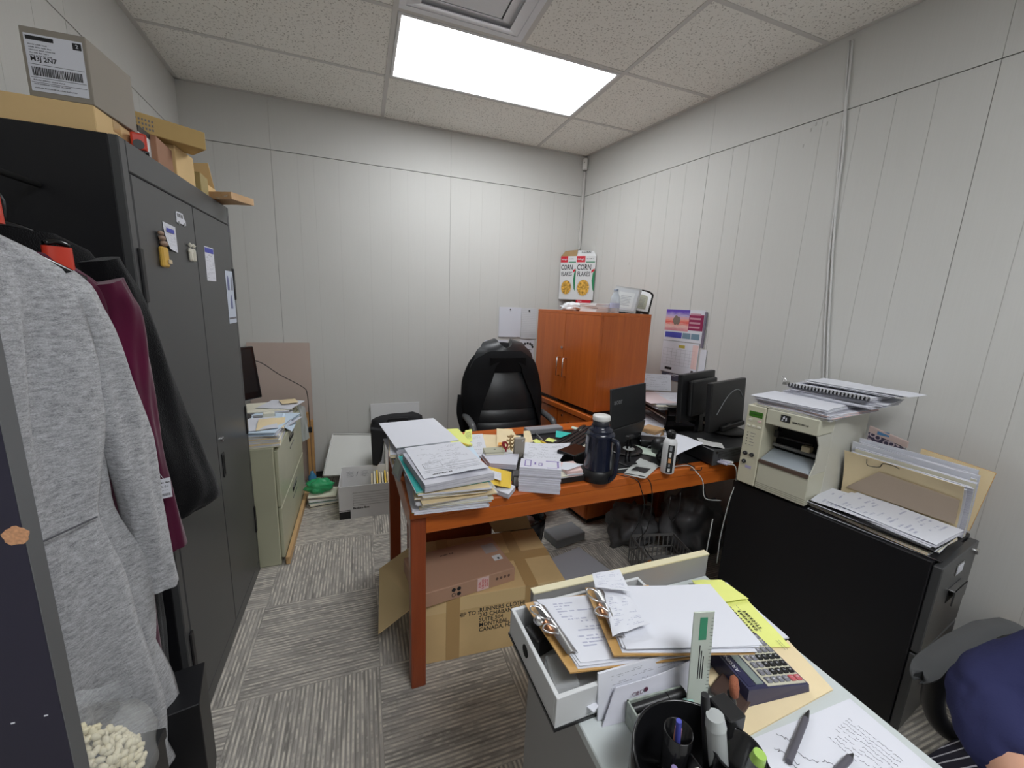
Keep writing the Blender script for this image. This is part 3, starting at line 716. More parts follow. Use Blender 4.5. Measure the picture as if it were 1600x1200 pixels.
# standing grey card, wooden puzzle figure and red scissors
q = MB(TR(0, 0, 0, R_(4), 0, 0)); q.box(-.024, .024, 0, .02, 0, .095, mat('grey_brown_board', (.32, .29, .25), .7), b=.001); q.text('7', .015, PAPER, TR(.012, -.0004, .082, R_(90)))
one(q, 'standing_card', 'upright grey brown card box on the desk behind the white box stack', 'card', PZ(811, 715, DP), R_(-4))
WOODL = mat('pale_wood', (.50, .34, .16), .6, noise_s=30, noise_a=.15)
fig = thing('wooden_figure', 'small pale wood spiral tree figure next to the grey card', 'figure', PZ(797, 709, DP), R_(10))
q = MB(); q.tube([(0, 0, 0), (.004, 0, .03), (-.003, 0, .06), (.003, 0, .095)], .004, WOODL); q.cyl((0, 0, 0), (0, 0, .004), .018, WOODL); q.build('trunk', fig)
for i, zz in enumerate((.03, .048, .066, .084)):
    q = MB(); s_ = 1 - i * .12
    q.tube([(-.026 * s_, 0, zz + .006), (-.012 * s_, .003, zz), (0, .003, zz + .005), (.012 * s_, 0, zz - .001), (.022 * s_, 0, zz + .008)], .0042, WOODL); q.build('branch', fig)
sc = thing('scissors', 'scissors with dark red handles standing beside the wooden figure', 'scissors', PZ(790, 714, DP), R_(0))
q = MB(); q.box(-.022, .03, -.018, .018, 0, .028, WHITEPL, b=.002); q.build('holder', sc)
for s_ in (-1, 1):
    q = MB(); q.tube([(0, s_ * .004, .029), (s_ * .006, s_ * .004, .045), (s_ * .012 - .006, 0, .062), (s_ * .004 - .01, 0, .075), (-.012 + s_ * .002, 0, .06), (0, s_ * .004, .04)], .004, mat('dark_red_plastic', (.30, .012, .02), .3)); q.build('handle', sc)
# rear left: yellow pads and manila folders and papers
sheet('legal_pad', 'yellow lined pad at the rear left edge of the desk', Zq([(698, 700), (738, 698), (716, 673), (690, 674)], DK + .02), .012, YELLOWP, cat='note pad', amp=.002)
sheet('legal_pad', 'smaller yellow note sheet beside the legal pad, leaning up', [PZ(722, 690, DK + .012), PZ(738, 690, DK + .012), PZ(737, 671, DK + .045), PZ(727, 673, DK + .040)], .002, PRINTY, cat='note', amp=.001)
pc_ = thing('pencil', 'yellow pencil lying across the papers left of the cream box', 'pencil', PZ(720, 693, DK + .038), 0)
pA, pB = PZ(720, 692, DK + .038) - pc_.location, PZ(733, 696, DK + .030) - pc_.location
q = MB(); q.cyl(pA, pB, .0038, YELLOWD, n=6, smooth=False); q.build('shaft', pc_)
q = MB(); q.cyl(pB, pB + (pB - pA).normalized() * .014, .0037, WOODL, r1=.0008, n=6); q.build('tip', pc_)
block('paper_bundle', 'white papers fanned out left of the cream box', Zq([(706, 716), (762, 716), (752, 681), (712, 684)], DK), .012, 5, .010, mats=[PAPER, PSTACK], top=PRINT2, cat='papers', jr=.08)
block('paper_bundle', 'ragged white slips beside the printed form', Zq([(722, 722), (748, 720), (738, 700), (716, 702)], DK + .013), .010, 4, .008, mats=[PAPER, BLUEP], cat='papers', jr=.15)
block('manila_folder', 'manila folder open in the middle of the desk near the chair', Zq([(762, 712), (808, 710), (812, 682), (752, 680)], DK + .002), .008, 3, .006, mats=[MANILA, PAPERC, MANILA], cat='folder', jr=.04)
sheet('manila_folder', 'second manila sheet standing up behind the wooden figure', [PZ(776, 700, DK + .014), PZ(816, 697, DK + .014), PZ(800, 671, DK + .035), PZ(776, 670, DK + .035)], .0015, MANILA, cat='folder', amp=.002)
sheet('manila_folder', 'manila flap right of the grey card', [PZ(819, 693, DK + .014), PZ(833, 691, DK + .012), PZ(828, 673, DK + .026), PZ(818, 674, DK + .028)], .0015, MANILA, cat='folder', amp=.002)
sheet('sticky_note', 'orange sticky note before the wooden figure', [PZ(778, 697, DK + .026), PZ(788, 696, DK + .026), PZ(788, 692, DK + .028), PZ(779, 692, DK + .028)], .0006, mat('orange_paper', (.85, .38, .08), .8), amp=.001, cat='note', lift=.002)
sheet('sticky_note', 'light green note next to the red scissors', [PZ(778, 705, DK + .02), PZ(790, 712, DK + .02), PZ(790, 702, DK + .022), PZ(782, 701, DK + .022)], .0006, mat('light_green_paper', (.62, .80, .35), .8), amp=.001, cat='note')
# rear edge grey case, pens, sticky notes
q = MB(); q.box(-.11, .11, -.03, .03, 0, .03, mat('mid_grey_fabric', (.27, .27, .29), .8), b=.006)
one(q, 'pencil_case', 'long grey case at the rear desk edge below the chair arm', 'case', PZ(849, 675, DP), DA)
for i, (u0, v0, u1, v1, mm, lb) in enumerate(((836, 676, 850, 690, STEEL, 'silver pen at the rear of the desk'), (845, 689, 862, 698, YELLOWD, 'yellow pen with orange stripe among sticky notes'), (838, 683, 856, 694, mat('dark_pen', (.03, .03, .05), .3), 'dark pen between the yellow sticky notes'))):
    p0, p1 = PZ(u0, v0, DP + .008), PZ(u1, v1, DP + .008); pen = thing('pen', lb, 'pen', p0)
    q = MB(); q.cyl((0, 0, 0), (p1 - p0) * .85, .0045, mm, n=10); q.build('barrel', pen)
    q = MB(); q.cyl((p1 - p0) * .85, p1 - p0, .0042, mm, r1=.001, n=10); q.build('tip', pen)
for i, (cx_, cy_, an) in enumerate(((840, 690, 20), (848, 694, -10), (913 - 52, 688, 40))):
    p = PZ(cx_, cy_, DP); sheet('sticky_note', ('yellow sticky note left of the pens', 'yellow sticky note under the yellow pen', 'yellow sticky note right of the pens')[i], RQ(p.x, p.y, .05, .05, an, DP), .0008, YELLOWP, cat='note', amp=.008, seed=i)
sheet('receipt', 'long narrow printed receipt in the middle of the desk', Zq([(882, 707), (894, 708), (880, 690), (864, 688)], DP + .002), .001, PRINT2, amp=.012, seed=2, cat='receipt')
# black case with glossy side behind the curl
q = MB(); q.box(-.07, .07, -.05, .05, 0, .055, BLKPLG, b=.006); one(q, 'glasses_case', 'glossy black case left of the dark blue flask', 'case', PZ(900, 722, DP) + Vector((0.0, .02, 0)), R_(25))
q = MB(); q.box(-.06, .06, -.018, .018, 0, .014, mat('dull_cream_plastic', (.55, .53, .44), .5), b=.004); one(q, 'staple_remover', 'cream coloured stapler just left of the flask', 'stapler', PZ(908, 701, DP), R_(8))
# keyboard
kb = thing('keyboard', 'black computer keyboard behind the dark blue flask', 'keyboard', PZ(905, 686, DP), R_(38))
q = MB(); q.box(-.20, .20, -.07, .07, 0, .018, BLKPL, b=.004); q.build('keyboard_body', kb)
for r_ in range(5):
    for c_ in range(15):
        if r_ == 0 and 4 <= c_ <= 9:
            if c_ > 4: continue
            q = MB(); q.box(-.195 + 4 * .026, -.195 + 10 * .026 - .003, -.062, -.043, .0185, .0235, BLKPL, b=.0015)
        else:
            q = MB(); q.box(-.195 + c_ * .026, -.195 + c_ * .026 + .022, -.062 + r_ * .0245, -.062 + r_ * .0245 + .019, .0185, .0245, BLKPL, b=.0015)
        q.build('key', kb)
sheet('sticky_note', 'teal card lying on the left end of the keyboard', [PZ(868, 683, DP + .03), PZ(876, 684, DP + .03), PZ(893, 677, DP + .03), PZ(869, 673, DP + .03)], .001, mat('bright_teal_card', (.03, .52, .46), .6), cat='card', amp=.001)
sheet('business_card', 'pale green card behind the keyboard', [PZ(892, 669, DP + .02), PZ(906, 673, DP + .02), PZ(909, 670, DP + .02), PZ(894, 666, DP + .02)], .001, mat('pale_green_card2', (.6, .72, .62), .6), cat='card', amp=.0005)
# ---- thermos flask
th = thing('thermos_flask', 'dark blue vacuum flask with white screw top on the desk', 'flask', (-.975, -2.035, DP), R_(20))
NAVY = mat('glossy_navy_plastic', (.012, .016, .035), .22, coat=.4)
q = MB(); q.lathe([(.064, 0), (.066, .004), (.066, .04), (.060, .048)], BLKPL, 32); q.build('base', th)
q = MB(); q.lathe([(.057, .0485), (.057, .185), (.060, .19), (.060, .198), (.050, .206)], NAVY, 32); q.build('body', th)
q = MB(); q.lathe([(.049, .2065), (.050, .210), (.050, .217), (.038, .221), (.037, .232)], NAVY, 32); q.build('collar', th)
q = MB(); q.lathe([(.034, .2325), (.034, .250), (.031, .252)], mat('dark_cap', (.02, .022, .03), .35), 28); q.build('cup_neck', th)
q = MB(); q.lathe([(.034, .2525), (.036, .255), (.036, .268), (.033, .272), (.0, .273)], WHITEPL, 28); q.build('lid', th)
q = MB(); q.tube([(0, -.057, .185), (0, -.082, .180), (0, -.092, .16), (0, -.090, .10), (0, -.088, .055), (0, -.072, .02), (0, -.062, .018)], .0095, NAVY, n=10); q.build('handle', th)
# ---- laptop seen from behind
lp = thing('laptop', 'black laptop seen from behind, propped up on the desk', 'laptop', (-.57, -1.682, DP), math.atan2(.133, .319))
LID = mat('dark_grey_lid', (.020, .021, .023), .5, bump=.05, bump_s=700)
q = MB(TR(0, 0, .100, R_(-6))); q.box(-.170, .170, -.006, .003, 0, .205, LID, b=.003)
q.text('acer', .040, mat('silver_logo', (.35, .36, .37), .35, .6), TR(-.105, -.0063, .135, R_(90), 0, 0), bold=.0005, sx=1.1); q.build('lid', lp)
q = MB(TR(0, 0, .100, R_(-6))); q.box(-.162, .162, .0032, .0040, .008, .197, mat('screen_glass', (.01, .012, .015), .1)); q.build('screen', lp)
q = MB(TR(0, .012, .001, R_(6))); q.box(-.168, .168, -.010, .010, 0, .097, mat('laptop_base_grey', (.035, .036, .038), .45), b=.003); q.build('base', lp)
q = MB(TR(0, .012, .001, R_(6))); q.box(-.02 - .075, .002 - .06, -.0088, -.0082, .035, .058, PAPER); q.box(-.09, -.068, -.0091, -.0088, .038, .046, BLUEINK); q.build('sticker', lp)
q = MB(); q.cyl((-.14, .003, .100), (.14, .003, .100), .006, BLKPLG, n=12); q.build('hinge', lp)
# ---- small webcam tripod
tp = thing('phone_stand', 'black folding phone stand right of the flask', 'stand', PZ(980, 724, DP), R_(15))
q = MB(); q.box(-.035, .035, -.03, .03, 0, .006, BLKPL, b=.002); q.build('base', tp)
q = MB(); q.box(-.016, -.009, -.004, .004, .006, .125, BLKPLG, b=.001); q.box(.009, .016, -.004, .004, .006, .125, BLKPLG, b=.001); q.build('post', tp)
q = MB(); q.box(-.022, .022, -.010, .010, .120, .136, BLKPL, b=.003); q.build('clamp', tp)
q = MB(); q.lathe([(.001, .070), (.026, .071), (.026, .074), (.001, .075)], mat('grey_dial', (.3, .31, .3), .4), 20); q.build('dial', tp)
# ---- round black lid and metal, cloudy bags
q = MB(); q.lathe([(.085, 0), (.090, .003), (.090, .008), (.080, .010), (.0, .010)], mat('black_lid', (.02, .018, .018), .25), 32)
one(q, 'round_dish', 'flat round black dish lying right of the flask', 'dish', PZ(975, 703, DP), 0)
CLOUD = mat('cloudy_plastic', (.62, .64, .62), .35, alpha=.72)
sheet('plastic_sleeve', 'cloudy plastic sleeve with a dark strip at the front desk edge', Zq([(974, 741), (1008, 749), (1029, 729), (1000, 716)], DP), .0012, CLOUD, cat='plastic sleeve', amp=.010, seed=4,
      extra=lambda mb, fn, N: mb.slab(*[fn(u, v) + N * .0025 for u, v in ((.15, .25), (.8, .3), (.85, .6), (.2, .5))], .001, BLKPL))
sheet('face_mask', 'pale green folded face mask lying on the desk behind the spray can', Zq([(990, 706), (1030, 716), (1031, 707), (992, 697)], DP), .003, mat('mint_fabric', (.62, .72, .62), .9), cat='mask', amp=.008, seed=6)
q = MB()
for s_ in (0, 1): q.tube([PZ(1010 + 8 * s_, 702, DP + .004), PZ(1014 + 8 * s_, 697, DP + .012), PZ(1020 + 8 * s_, 698, DP + .012), PZ(1022 + 8 * s_, 704, DP + .004)], .0012, PAPER)
tag(q.build('mask_strap', loc=PZ(1015, 702, DP)), 'thin white elastic loops of the folded face mask', 'elastic')
# ---- duster can
ca = thing('spray_can', 'black and white spray can near the front desk edge', 'can', PZ(1042, 737, DP), R_(-20))
q = MB(); q.lathe([(.027, 0), (.029, .003), (.029, .135), (.024, .150), (.016, .156)], WHITEC, 28); q.build('body', ca)
def arc_panel(mb, r, a0, a1, z0, z1, m, n=8):
    vs = []; 
    for i in range(n + 1):
        t = R_(a0 + (a1 - a0) * i / n); vs += [(r * math.cos(t), r * math.sin(t), z0), (r * math.cos(t), r * math.sin(t), z1)]
    mb.add(vs, [(2 * i, 2 * i + 2, 2 * i + 3, 2 * i + 1) for i in range(n)], m, smooth=True)
q = MB(); arc_panel(q, .0294, -125, -70, .006, .132, BLACKINK)
for z0, z1, a0, a1, mm in ((.010, .026, -112, -92, WHITEPL), (.034, .046, -110, -96, GREYPL), (.052, .072, -114, -92, mat('orange_print', (.7, .35, .15), .5)), (.078, .100, -112, -94, WHITEPL), (.106, .128, -113, -93, GREYPL)): arc_panel(q, .0297, a0, a1, z0, z1, mm, 4)
q.build('label_strip', ca)
q = MB(); q.lathe([(.016, .1565), (.018, .160), (.018, .185), (.010, .192), (.0, .193)], BLKPL, 20); q.box(-.006, .006, -.030, -.010, .170, .186, BLKPL, b=.002); q.build('nozzle', ca)
# ---- desktop computer lying flat, papers over it
pcx, pcy = -.376, -2.064
pc = thing('desktop_computer', 'small black desktop computer lying flat under papers and monitors', 'computer', (pcx, pcy, DP), R_(1))
q = MB(); q.box(.0, .34, .004, .235, 0.004, .078, BLKPL, b=.003); q.build('case', pc)
q = MB(); q.box(.0, .34, -.003, .0035, 0.002, .080, mat('dark_bezel', (.05, .052, .055), .4), b=.002)
for i in range(6): q.box(.03, .17, -.0034, -.0031, .040 + i * .0055, .042 + i * .0055, DARK)
q.cyl((.02, -.0035, .066), (.02, -.006, .066), .006, BLKPLG, n=12)
for x in (.22, .24, .26): q.box(x, x + .012, -.0034, -.0031, .02, .026, DARK)
q.build('front_bezel', pc)
q = MB(); q.cyl((.05, .05, 0), (.05, .05, .0045), .01, DARK, n=10); q.cyl((.29, .05, 0), (.29, .05, .0045), .01, DARK, n=10); q.cyl((.05, .2, 0), (.05, .2, .0045), .01, DARK, n=10); q.cyl((.29, .2, 0), (.29, .2, .0045), .01, DARK, n=10); q.build('foot', pc)
PT = DP + .082
sheet('white_sheet', 'blank white sheet draped over the left end of the desktop computer', [PZ(1056, 712, DP + .055), PZ(1101, 693, PT + .002), PZ(1086, 688, PT + .004), PZ(1052, 677, PT + .012)], .0015, PAPER, amp=.002, curl=lambda u, v: .004 * math.sin(PI * u))
sheet('crumpled_sheet', 'crumpled grey paper beside the white sheet on the computer', [PZ(1098, 695, PT), PZ(1132, 702, PT), PZ(1128, 695, PT), PZ(1088, 685, PT)], .001, mat('grey_paper', (.45, .45, .44), .8), amp=.012, seed=9)
# USB plugs
for i, (dx, zz) in enumerate(((.01, .022), (.024, .026), (.04, .024))):
    q = MB(); q.box(-.007, .007, -.045, 0, -.004, .005, mat('pale_lilac_plastic', (.50, .48, .60), .5) if i < 2 else WHITEPL, b=.002)
    one(q, 'usb_plug', ('first pale lilac plug in the desktop computer', 'second pale lilac plug in the desktop computer', 'white plug in the desktop computer')[i], 'plug', (pcx + .02 + dx, pcy - .004, DP + zz), R_(20 + 8 * i))
# ---- monitors seen from behind
def monitor(label, L, Rr, z0, z1, zbase, style):
    L = Vector((*L, 0)); Rr = Vector((*Rr, 0)); w = (Rr - L).length; c = (L + Rr) / 2; a = math.atan2((Rr - L).y, (Rr - L).x)
    r = thing('computer_monitor', label, 'monitor', (c.x, c.y, zbase), a); z0 -= zbase; z1 -= zbase; tl = R_(-4)
    M = TR(0, 0, 0, tl)
    q = MB(M)
    if style: q.box(-w / 2, w / 2, 0, .030, z0, z1, BLKPL, b=.005); q.box(-w / 2 + .05, w / 2 - .03, -.030, -.0005, z0 + .03, z1 - .035, BLKPL, b=.010)
    else:
        q.box(-w / 2, w / 2, -.004, .026, z0, z1, BLKPL, b=.006)
        q.tube([(-w / 2 + .06, -.0055, z0 + .09), (-.03, -.0055, z0 + .17), (.05, -.0055, z0 + .20), (.11, -.0055, z0 + .195), (w / 2 - .03, -.0055, z0 + .15)], .0022, GREYPL)
        q.box(-w / 2 + .10, w / 2 - .02, -.022, -.0045, z0 - .004, z0 + .022, BLKPL, b=.004)
    q.build('housing', r)
    q = MB(M); q.box(-w / 2 + .015, w / 2 - .015, .0262 + (.004 if style else 0), .0275 + (.004 if style else 0), z0 + .015, z1 - .015, mat('screen_glass', (.01, .012, .015), .1)); q.build('screen', r)
    q = MB(); q.hexa([(-.03, -.02, .012), (.03, -.02, .012), (.03, .01, .012), (-.03, .01, .012), (-.020, -.012, z0 + .03), (.020, -.012, z0 + .03), (.020, .0, z0 + .03), (-.020, .0, z0 + .03)], BLKPLG); q.build('stand_neck', r)
    q = MB(); q.lathe([(.098, 0), (.100, .003), (.095, .010), (.03, .014), (0, .014)], BLKPL, 32, c=(0, 0, 0)); q.build('stand_base', r)
    return r
monitor('left black monitor seen from behind, partly hidden by the other one', (-.300, -1.775), (.050, -1.655), .850, 1.112, DP + .0, True)
monitor('right black monitor with curved line on its back', (-.245, -1.905), (.115, -1.795), .835, 1.092, PT, False)
q = MB(); q.box(-.06, .06, -.05, .05, 0, .045, CARD, b=.002); one(q, 'carton', 'little brown carton behind the left monitor', 'box', (-.36, -1.62, DP), R_(25))
# ---- stacked letter trays behind the laptop
tr0 = Vector((-.04, -1.435, DZ))
for i in range(3):
    r = thing('letter_tray', ('lowest', 'middle', 'topmost')[i] + ' black letter tray stacked on the desk behind the laptop', 'tray', (tr0.x, tr0.y, DP + i * .062), R_(-14))
    q = MB(); w, d = .27, .34
    q.box(-w / 2, w / 2, -d / 2, d / 2, 0, .003, BLKPL); q.box(-w / 2, w / 2, -d / 2, -d / 2 + .003, .003, .030, BLKPL)
    for s_ in (-1, 1): q.box(s_ * w / 2 - .0015, s_ * w / 2 + .0015, -d / 2, d / 2, .0, .030, BLKPL)
    q.build('tray_body', r)
    for sx_ in (-1, 1):
        for sy_ in (-1, 1):
            q = MB(); q.box(sx_ * (w / 2 - .006) - .004, sx_ * (w / 2 - .006) + .004, sy_ * (d / 2 - .02) - .012, sy_ * (d / 2 - .02) + .012, .030, .0615, BLKPL)
            if i < 2: q.build('riser', r)
    if i in (0, 1): block('paper_bundle', ('papers lying in the lowest black letter tray', 'papers and cards in the middle black letter tray')[i], RQ(tr0.x - .02, tr0.y, .23, .30, -14, DP + .0035 + i * .062), (.012, .020)[i], 5, .004, mats=[PAPER, PSTACK, PAPERC], cat='papers')
ztop = DP + 2 * .062 + .0035
block('paper_bundle', 'thick loose papers heaped on the topmost letter tray', RQ(tr0.x - .05, tr0.y, .30, .30, -14, ztop), .030, 8, .010, mats=[PAPER, PSTACK, PAPERC], top=PRINT2, cat='papers', jr=.05)
sheet('printed_sheet', 'printed sheet at the right of the letter tray heap', RQ(tr0.x + .06, tr0.y + .01, .26, .30, -20, ztop + .0305), .001, PRINT, amp=.004, seed=12)
sheet('pink_folder', 'pale pink folder sticking out left of the letter tray heap', RQ(tr0.x - .13, tr0.y + .05, .22, .30, -8, ztop + .0305), .002, mat('pale_pink_card', (.72, .60, .62), .8), amp=.002, cat='folder')
pA, pB = PZ(992, 608, ztop + .034), PZ(1041, 611, ztop + .034)
pB = pA + (pB - pA).normalized() * .24
up = Vector((0, .02, .11))
sheet('standing_paper', 'white printed page standing upright on the letter trays', [pA, pB, pB + up, pA + up], .001, PRINT2, amp=.003, seed=13)
# papers right of the laptop on the desk
sheet('printed_sheet', 'printed page sticking out on the right of the laptop', Zq([(1000, 690), (1030, 684), (1045, 650), (1008, 640)], DZ + .03), .001, FAINT, amp=.006, seed=14)
block('paper_bundle', 'papers lying flat under the page right of the laptop', Zq([(1004, 690), (1026, 686), (1036, 660), (1010, 650)], DP), .024, 6, .006, mats=[PAPER, PSTACK], cat='papers', jr=.05)
sheet('white_sheet', 'white sheet behind the spray can', Zq([(1015, 694), (1044, 694), (1040, 672), (1022, 672)], DP + .004), .001, PAPER, amp=.004, seed=15)
q = MB(); q.box(-.05, .09, -.045, .045, 0, .035, BLKPL, b=.006); one(q, 'power_adapter', 'black power adapter behind the spray can', 'adapter', (-.47, -1.74, DP), R_(-30))
q = MB(); q.lathe([(.001, 0), (.040, .001), (.045, .03), (.045, .055), (.030, .075), (.001, .08)], BLKPL, 24); one(q, 'speaker', 'rounded black speaker right of the laptop', 'speaker', (-.50, -1.86, DP), 0)
q = MB(); q.lathe([(.045, 0), (.055, .03), (.035, .06), (.012, .075), (0, .076)], BLKPLG, 20); one(q, 'desk_bell', 'glossy black dome behind the spray can', 'dome', (-.55, -1.97, DP), 0)
# cables on and over the desk
def cable(label, pts, r, m, name='cable', n=6): 
    q = MB(); q.tube(pts, r, m, n=n); return tag(q.build(name, loc=pts[0]), label, 'cable')
GREYC = mat('pale_grey_cable', (.55, .57, .55), .5)
yf_ = -2.10
cable('white cable running from the flask to the front desk edge and hanging down', [PZ(957, 735, DP + .003), PZ(1000, 729, DP + .003), PZ(1020, 728, DP + .004), PZ(1045, 730, DP + .004), PZ(1075, 727, DP + .003), (-.50, -2.098, DK + .004), (-.475, -2.118, .70), (-.455, -2.125, .62), PY(1126, 782, -2.13)], .0022, GREYC)
cable('black cable looping over the front desk edge', [(-.93, -1.98, DP + .003), (-.86, -2.05, DP + .003), (-.82, -2.098, DK + .004), (-.80, -2.108, .70), (-.775, -2.112, .62), (-.755, -2.06, .50), (-.70, -1.95, .36)], .0022, BLKPL)
cable('second black cable dropping over the desk edge beside the first', [(-.88, -2.00, DP + .003), (-.80, -2.06, DP + .003), (-.765, -2.095, DK + .004), (-.745, -2.107, .70), (-.735, -2.11, .61), (-.72, -2.08, .48), (-.66, -1.95, .34)], .0022, BLKPL)
cable('black cable hanging in a loop under the right desk end', [(-.60, -2.07, .62), (-.61, -2.08, .55), (-.58, -2.08, .50), (-.55, -2.08, .56), (-.545, -2.07, .63)], .002, BLKPL)
cable('thin cable across the desk top right of the laptop', [PZ(995, 682, DP + .006), PZ(1008, 676, DP + .03), PZ(1018, 682, DP + .02), PZ(1030, 670, DP + .04), PZ(1040, 676, DP + .03)], .002, BLKPL)
cable('tangled black cable in front of the desktop computer', [PZ(1058, 716, DP + .003), PZ(1072, 724, DP + .003), PZ(1085, 730, DP + .003), PZ(1078, 734, DP + .003), PZ(1094, 735, DP + .004), (-.44, -2.07, DP + .003)], .0022, BLKPL)
cable('pale cable from the computer plugs down behind the printer', [(-.335, -2.105, DP + .022), (-.30, -2.125, DK + .02), (-.285, -2.128, .68), (-.30, -2.122, .58), (-.31, -2.115, .40), (-.30, -2.11, .25)], .0024, GREYC)
# ------------------------------------------------------------------ label printer on the black file cabinet
PZ0 = BH + .0005
p0 = Vector((-.303, -2.142, 0)); fx_ = Vector((.05, -.27, 0)).normalized(); dp_ = Vector((-fx_.y, fx_.x, 0))
PA = math.atan2(fx_.y, fx_.x)
pr_ = thing('label_printer', 'beige industrial label printer with green display on the black file cabinet', 'printer', (p0.x, p0.y, PZ0), PA)
PW, PD, PH = .275, .47, .368
# local x = across the front (left to right), local y = depth (towards the wall)
BG2 = mat('beige_metal_side', (.55, .545, .48), .45, noise_s=3, noise_a=.03)
q = MB()
q.box(0, PW, .13, PD, .012, PH, BG2, b=.004)
q.box(.080, PW, .0, .13, .012, .140, BEIGEMET, b=.003)                 # lower front block
q.box(.080, PW, .0, .13, PH - .066, PH, BEIGEMET, b=.004)              # upper strip
# right cheek with the slanted cut
q.add([(PW - .004, .0, .14), (PW, .0, .14), (PW, .13, .14), (PW - .004, .13, .14), (PW - .004, .03, .19), (PW, .03, .19), (PW, .13, .19), (PW - .004, .13, .19), (PW - .004, .03, .26), (PW, .03, .26), (PW, .13, .26), (PW - .004, .13, .26), (PW - .004, .0, PH - .066), (PW, .0, PH - .066), (PW, .13, PH - .066), (PW - .004, .13, PH - .066)],
      [f for k in range(3) for f in ((4 * k, 4 * k + 1, 4 * k + 5, 4 * k + 4), (4 * k + 1, 4 * k + 2, 4 * k + 6, 4 * k + 5), (4 * k + 3, 4 * k, 4 * k + 4, 4 * k + 7))], BG2)
q.box(.081, PW - .005, .118, .1295, .141, PH - .067, DARK)
for zz in (.022, .030, .038): q.box(.080, PW, -.0006, .0005, zz, zz + .0015, mat('beige_dark_line', (.25, .24, .18), .6))  # thin dark beige lines across the lower front block
q.build('housing', pr_)
for x in (.03, PW - .03):
    for y in (.03, PD - .03):
        q = MB(); q.cyl((x, y, 0), (x, y, .0115), .012, BLKPL, n=12); q.build('foot', pr_)
q = MB(); q.box(0, .078, -.002, .1295, .012, PH, BEIGEPL, b=.004); q.build('control_panel', pr_)
q = MB(); q.box(.012, .068, -.0032, -.0015, .318, .342, mat('green_display', (.05, .17, .02), .25)); 
for i in range(9): q.box(.017 + i * .0055, .0205 + i * .0055, -.0036, -.0032, .328, .334, mat('green_display_dark', (.02, .08, .01), .4))
q.build('display', pr_)
for i, (x, z, w) in enumerate(((.014, .298, .014), (.052, .298, .014), (.010, .272, .014), (.032, .272, .014), (.054, .272, .014))):
    q = MB(); q.box(x, x + w, -.0045, -.0015, z, z + .009, mat('pale_button', (.66, .64, .54), .4) if i != 1 else PINKP, b=.001); q.build('button', pr_)
for i, (x, z) in enumerate(((.022, .150), (.050, .150), (.022, .112))):
    q = MB(); q.lathe([(.0095, 0), (.0095, .004), (.006, .006), (0, .006)], BLKPL, 16, M=TR(x, -.002, z, R_(90))); q.text('+' if i else '>', .010, PAPER, TR(x, -.0082, z, R_(90))); q.build('button', pr_)
q = MB()
for i in range(5): q.cyl((.018, -.0015, .245 - i * .0135), (.018, -.003, .245 - i * .0135), .0022, BLACKINK, n=8); q.box(.030, .052 - (i % 3) * .004, -.0024, -.0019, .244 - i * .0135, .246 - i * .0135, GREYINK)
q.box(.030, .055, -.0026, -.0019, .085, .098, mat('pale_violet_label', (.45, .42, .60), .5)); q.build('status_lights', pr_)
q = MB(); q.prism([(-.018, -.014), (.018, -.014), (.018, .014), (-.018, .014)], 0, .0012, BLACKINK, M=TR(.155, -.0004, PH - .026, R_(90)))
for x0, y0, x1, y1 in ((-.010, -.002, -.002, .010), (.0, -.010, .006, .006), (-.014, -.011, -.007, -.004)): q.prism([(x0, y0), (x1, y0 + .002), (x1 - .001, y1), (x0 + .001, y1 - .003)], .0012, .0018, PAPER, M=TR(.155, -.0004, PH - .026, R_(90)))
q.text('ZEBRA', .0085, BLACKINK, TR(.181, -.001, PH - .034, R_(90)), 'LEFT', bold=.0002); q.text('Z105S LE', .009, BLACKINK, TR(.205, -.001, PH - .034, R_(90)), 'LEFT')
q.build('badge', pr_)
q = MB(); q.add([(.083, .004, .143), (PW - .006, .004, .143), (PW - .006, .105, .178), (.083, .105, .178)], [(0, 1, 2, 3)], PRINT2, [[(0, 0), (1, 0), (1, 1), (0, 1)]])
q.slab((.083, .004, .143), (PW - .006, .004, .143), (PW - .006, .105, .178), (.083, .105, .178), .001, mat('label_web', (.62, .68, .72), .4)); q.build('label_web', pr_)
q = MB(); q.box(.082, PW - .004, -.004, .004, .128, .144, mat('brown_lip', (.10, .065, .05), .5), b=.001); q.build('tear_bar', pr_)
q = MB(); q.cyl((.085, .095, .198), (PW - .008, .095, .198), .008, mat('grey_roller', (.18, .18, .18), .4), n=16); q.build('roller', pr_)
q = MB(); q.cyl((.088, .085, .242), (PW - .04, .085, .242), .006, BLKPLG, n=12); q.box(.095, .112, .06, .09, .24, .27, BLKPL, b=.002); q.build('roller', pr_)
q = MB(); q.box(.20, .232, .07, .10, .208, .232, mat('tan_plastic', (.50, .44, .30), .5), b=.002); q.build('media_clip', pr_)
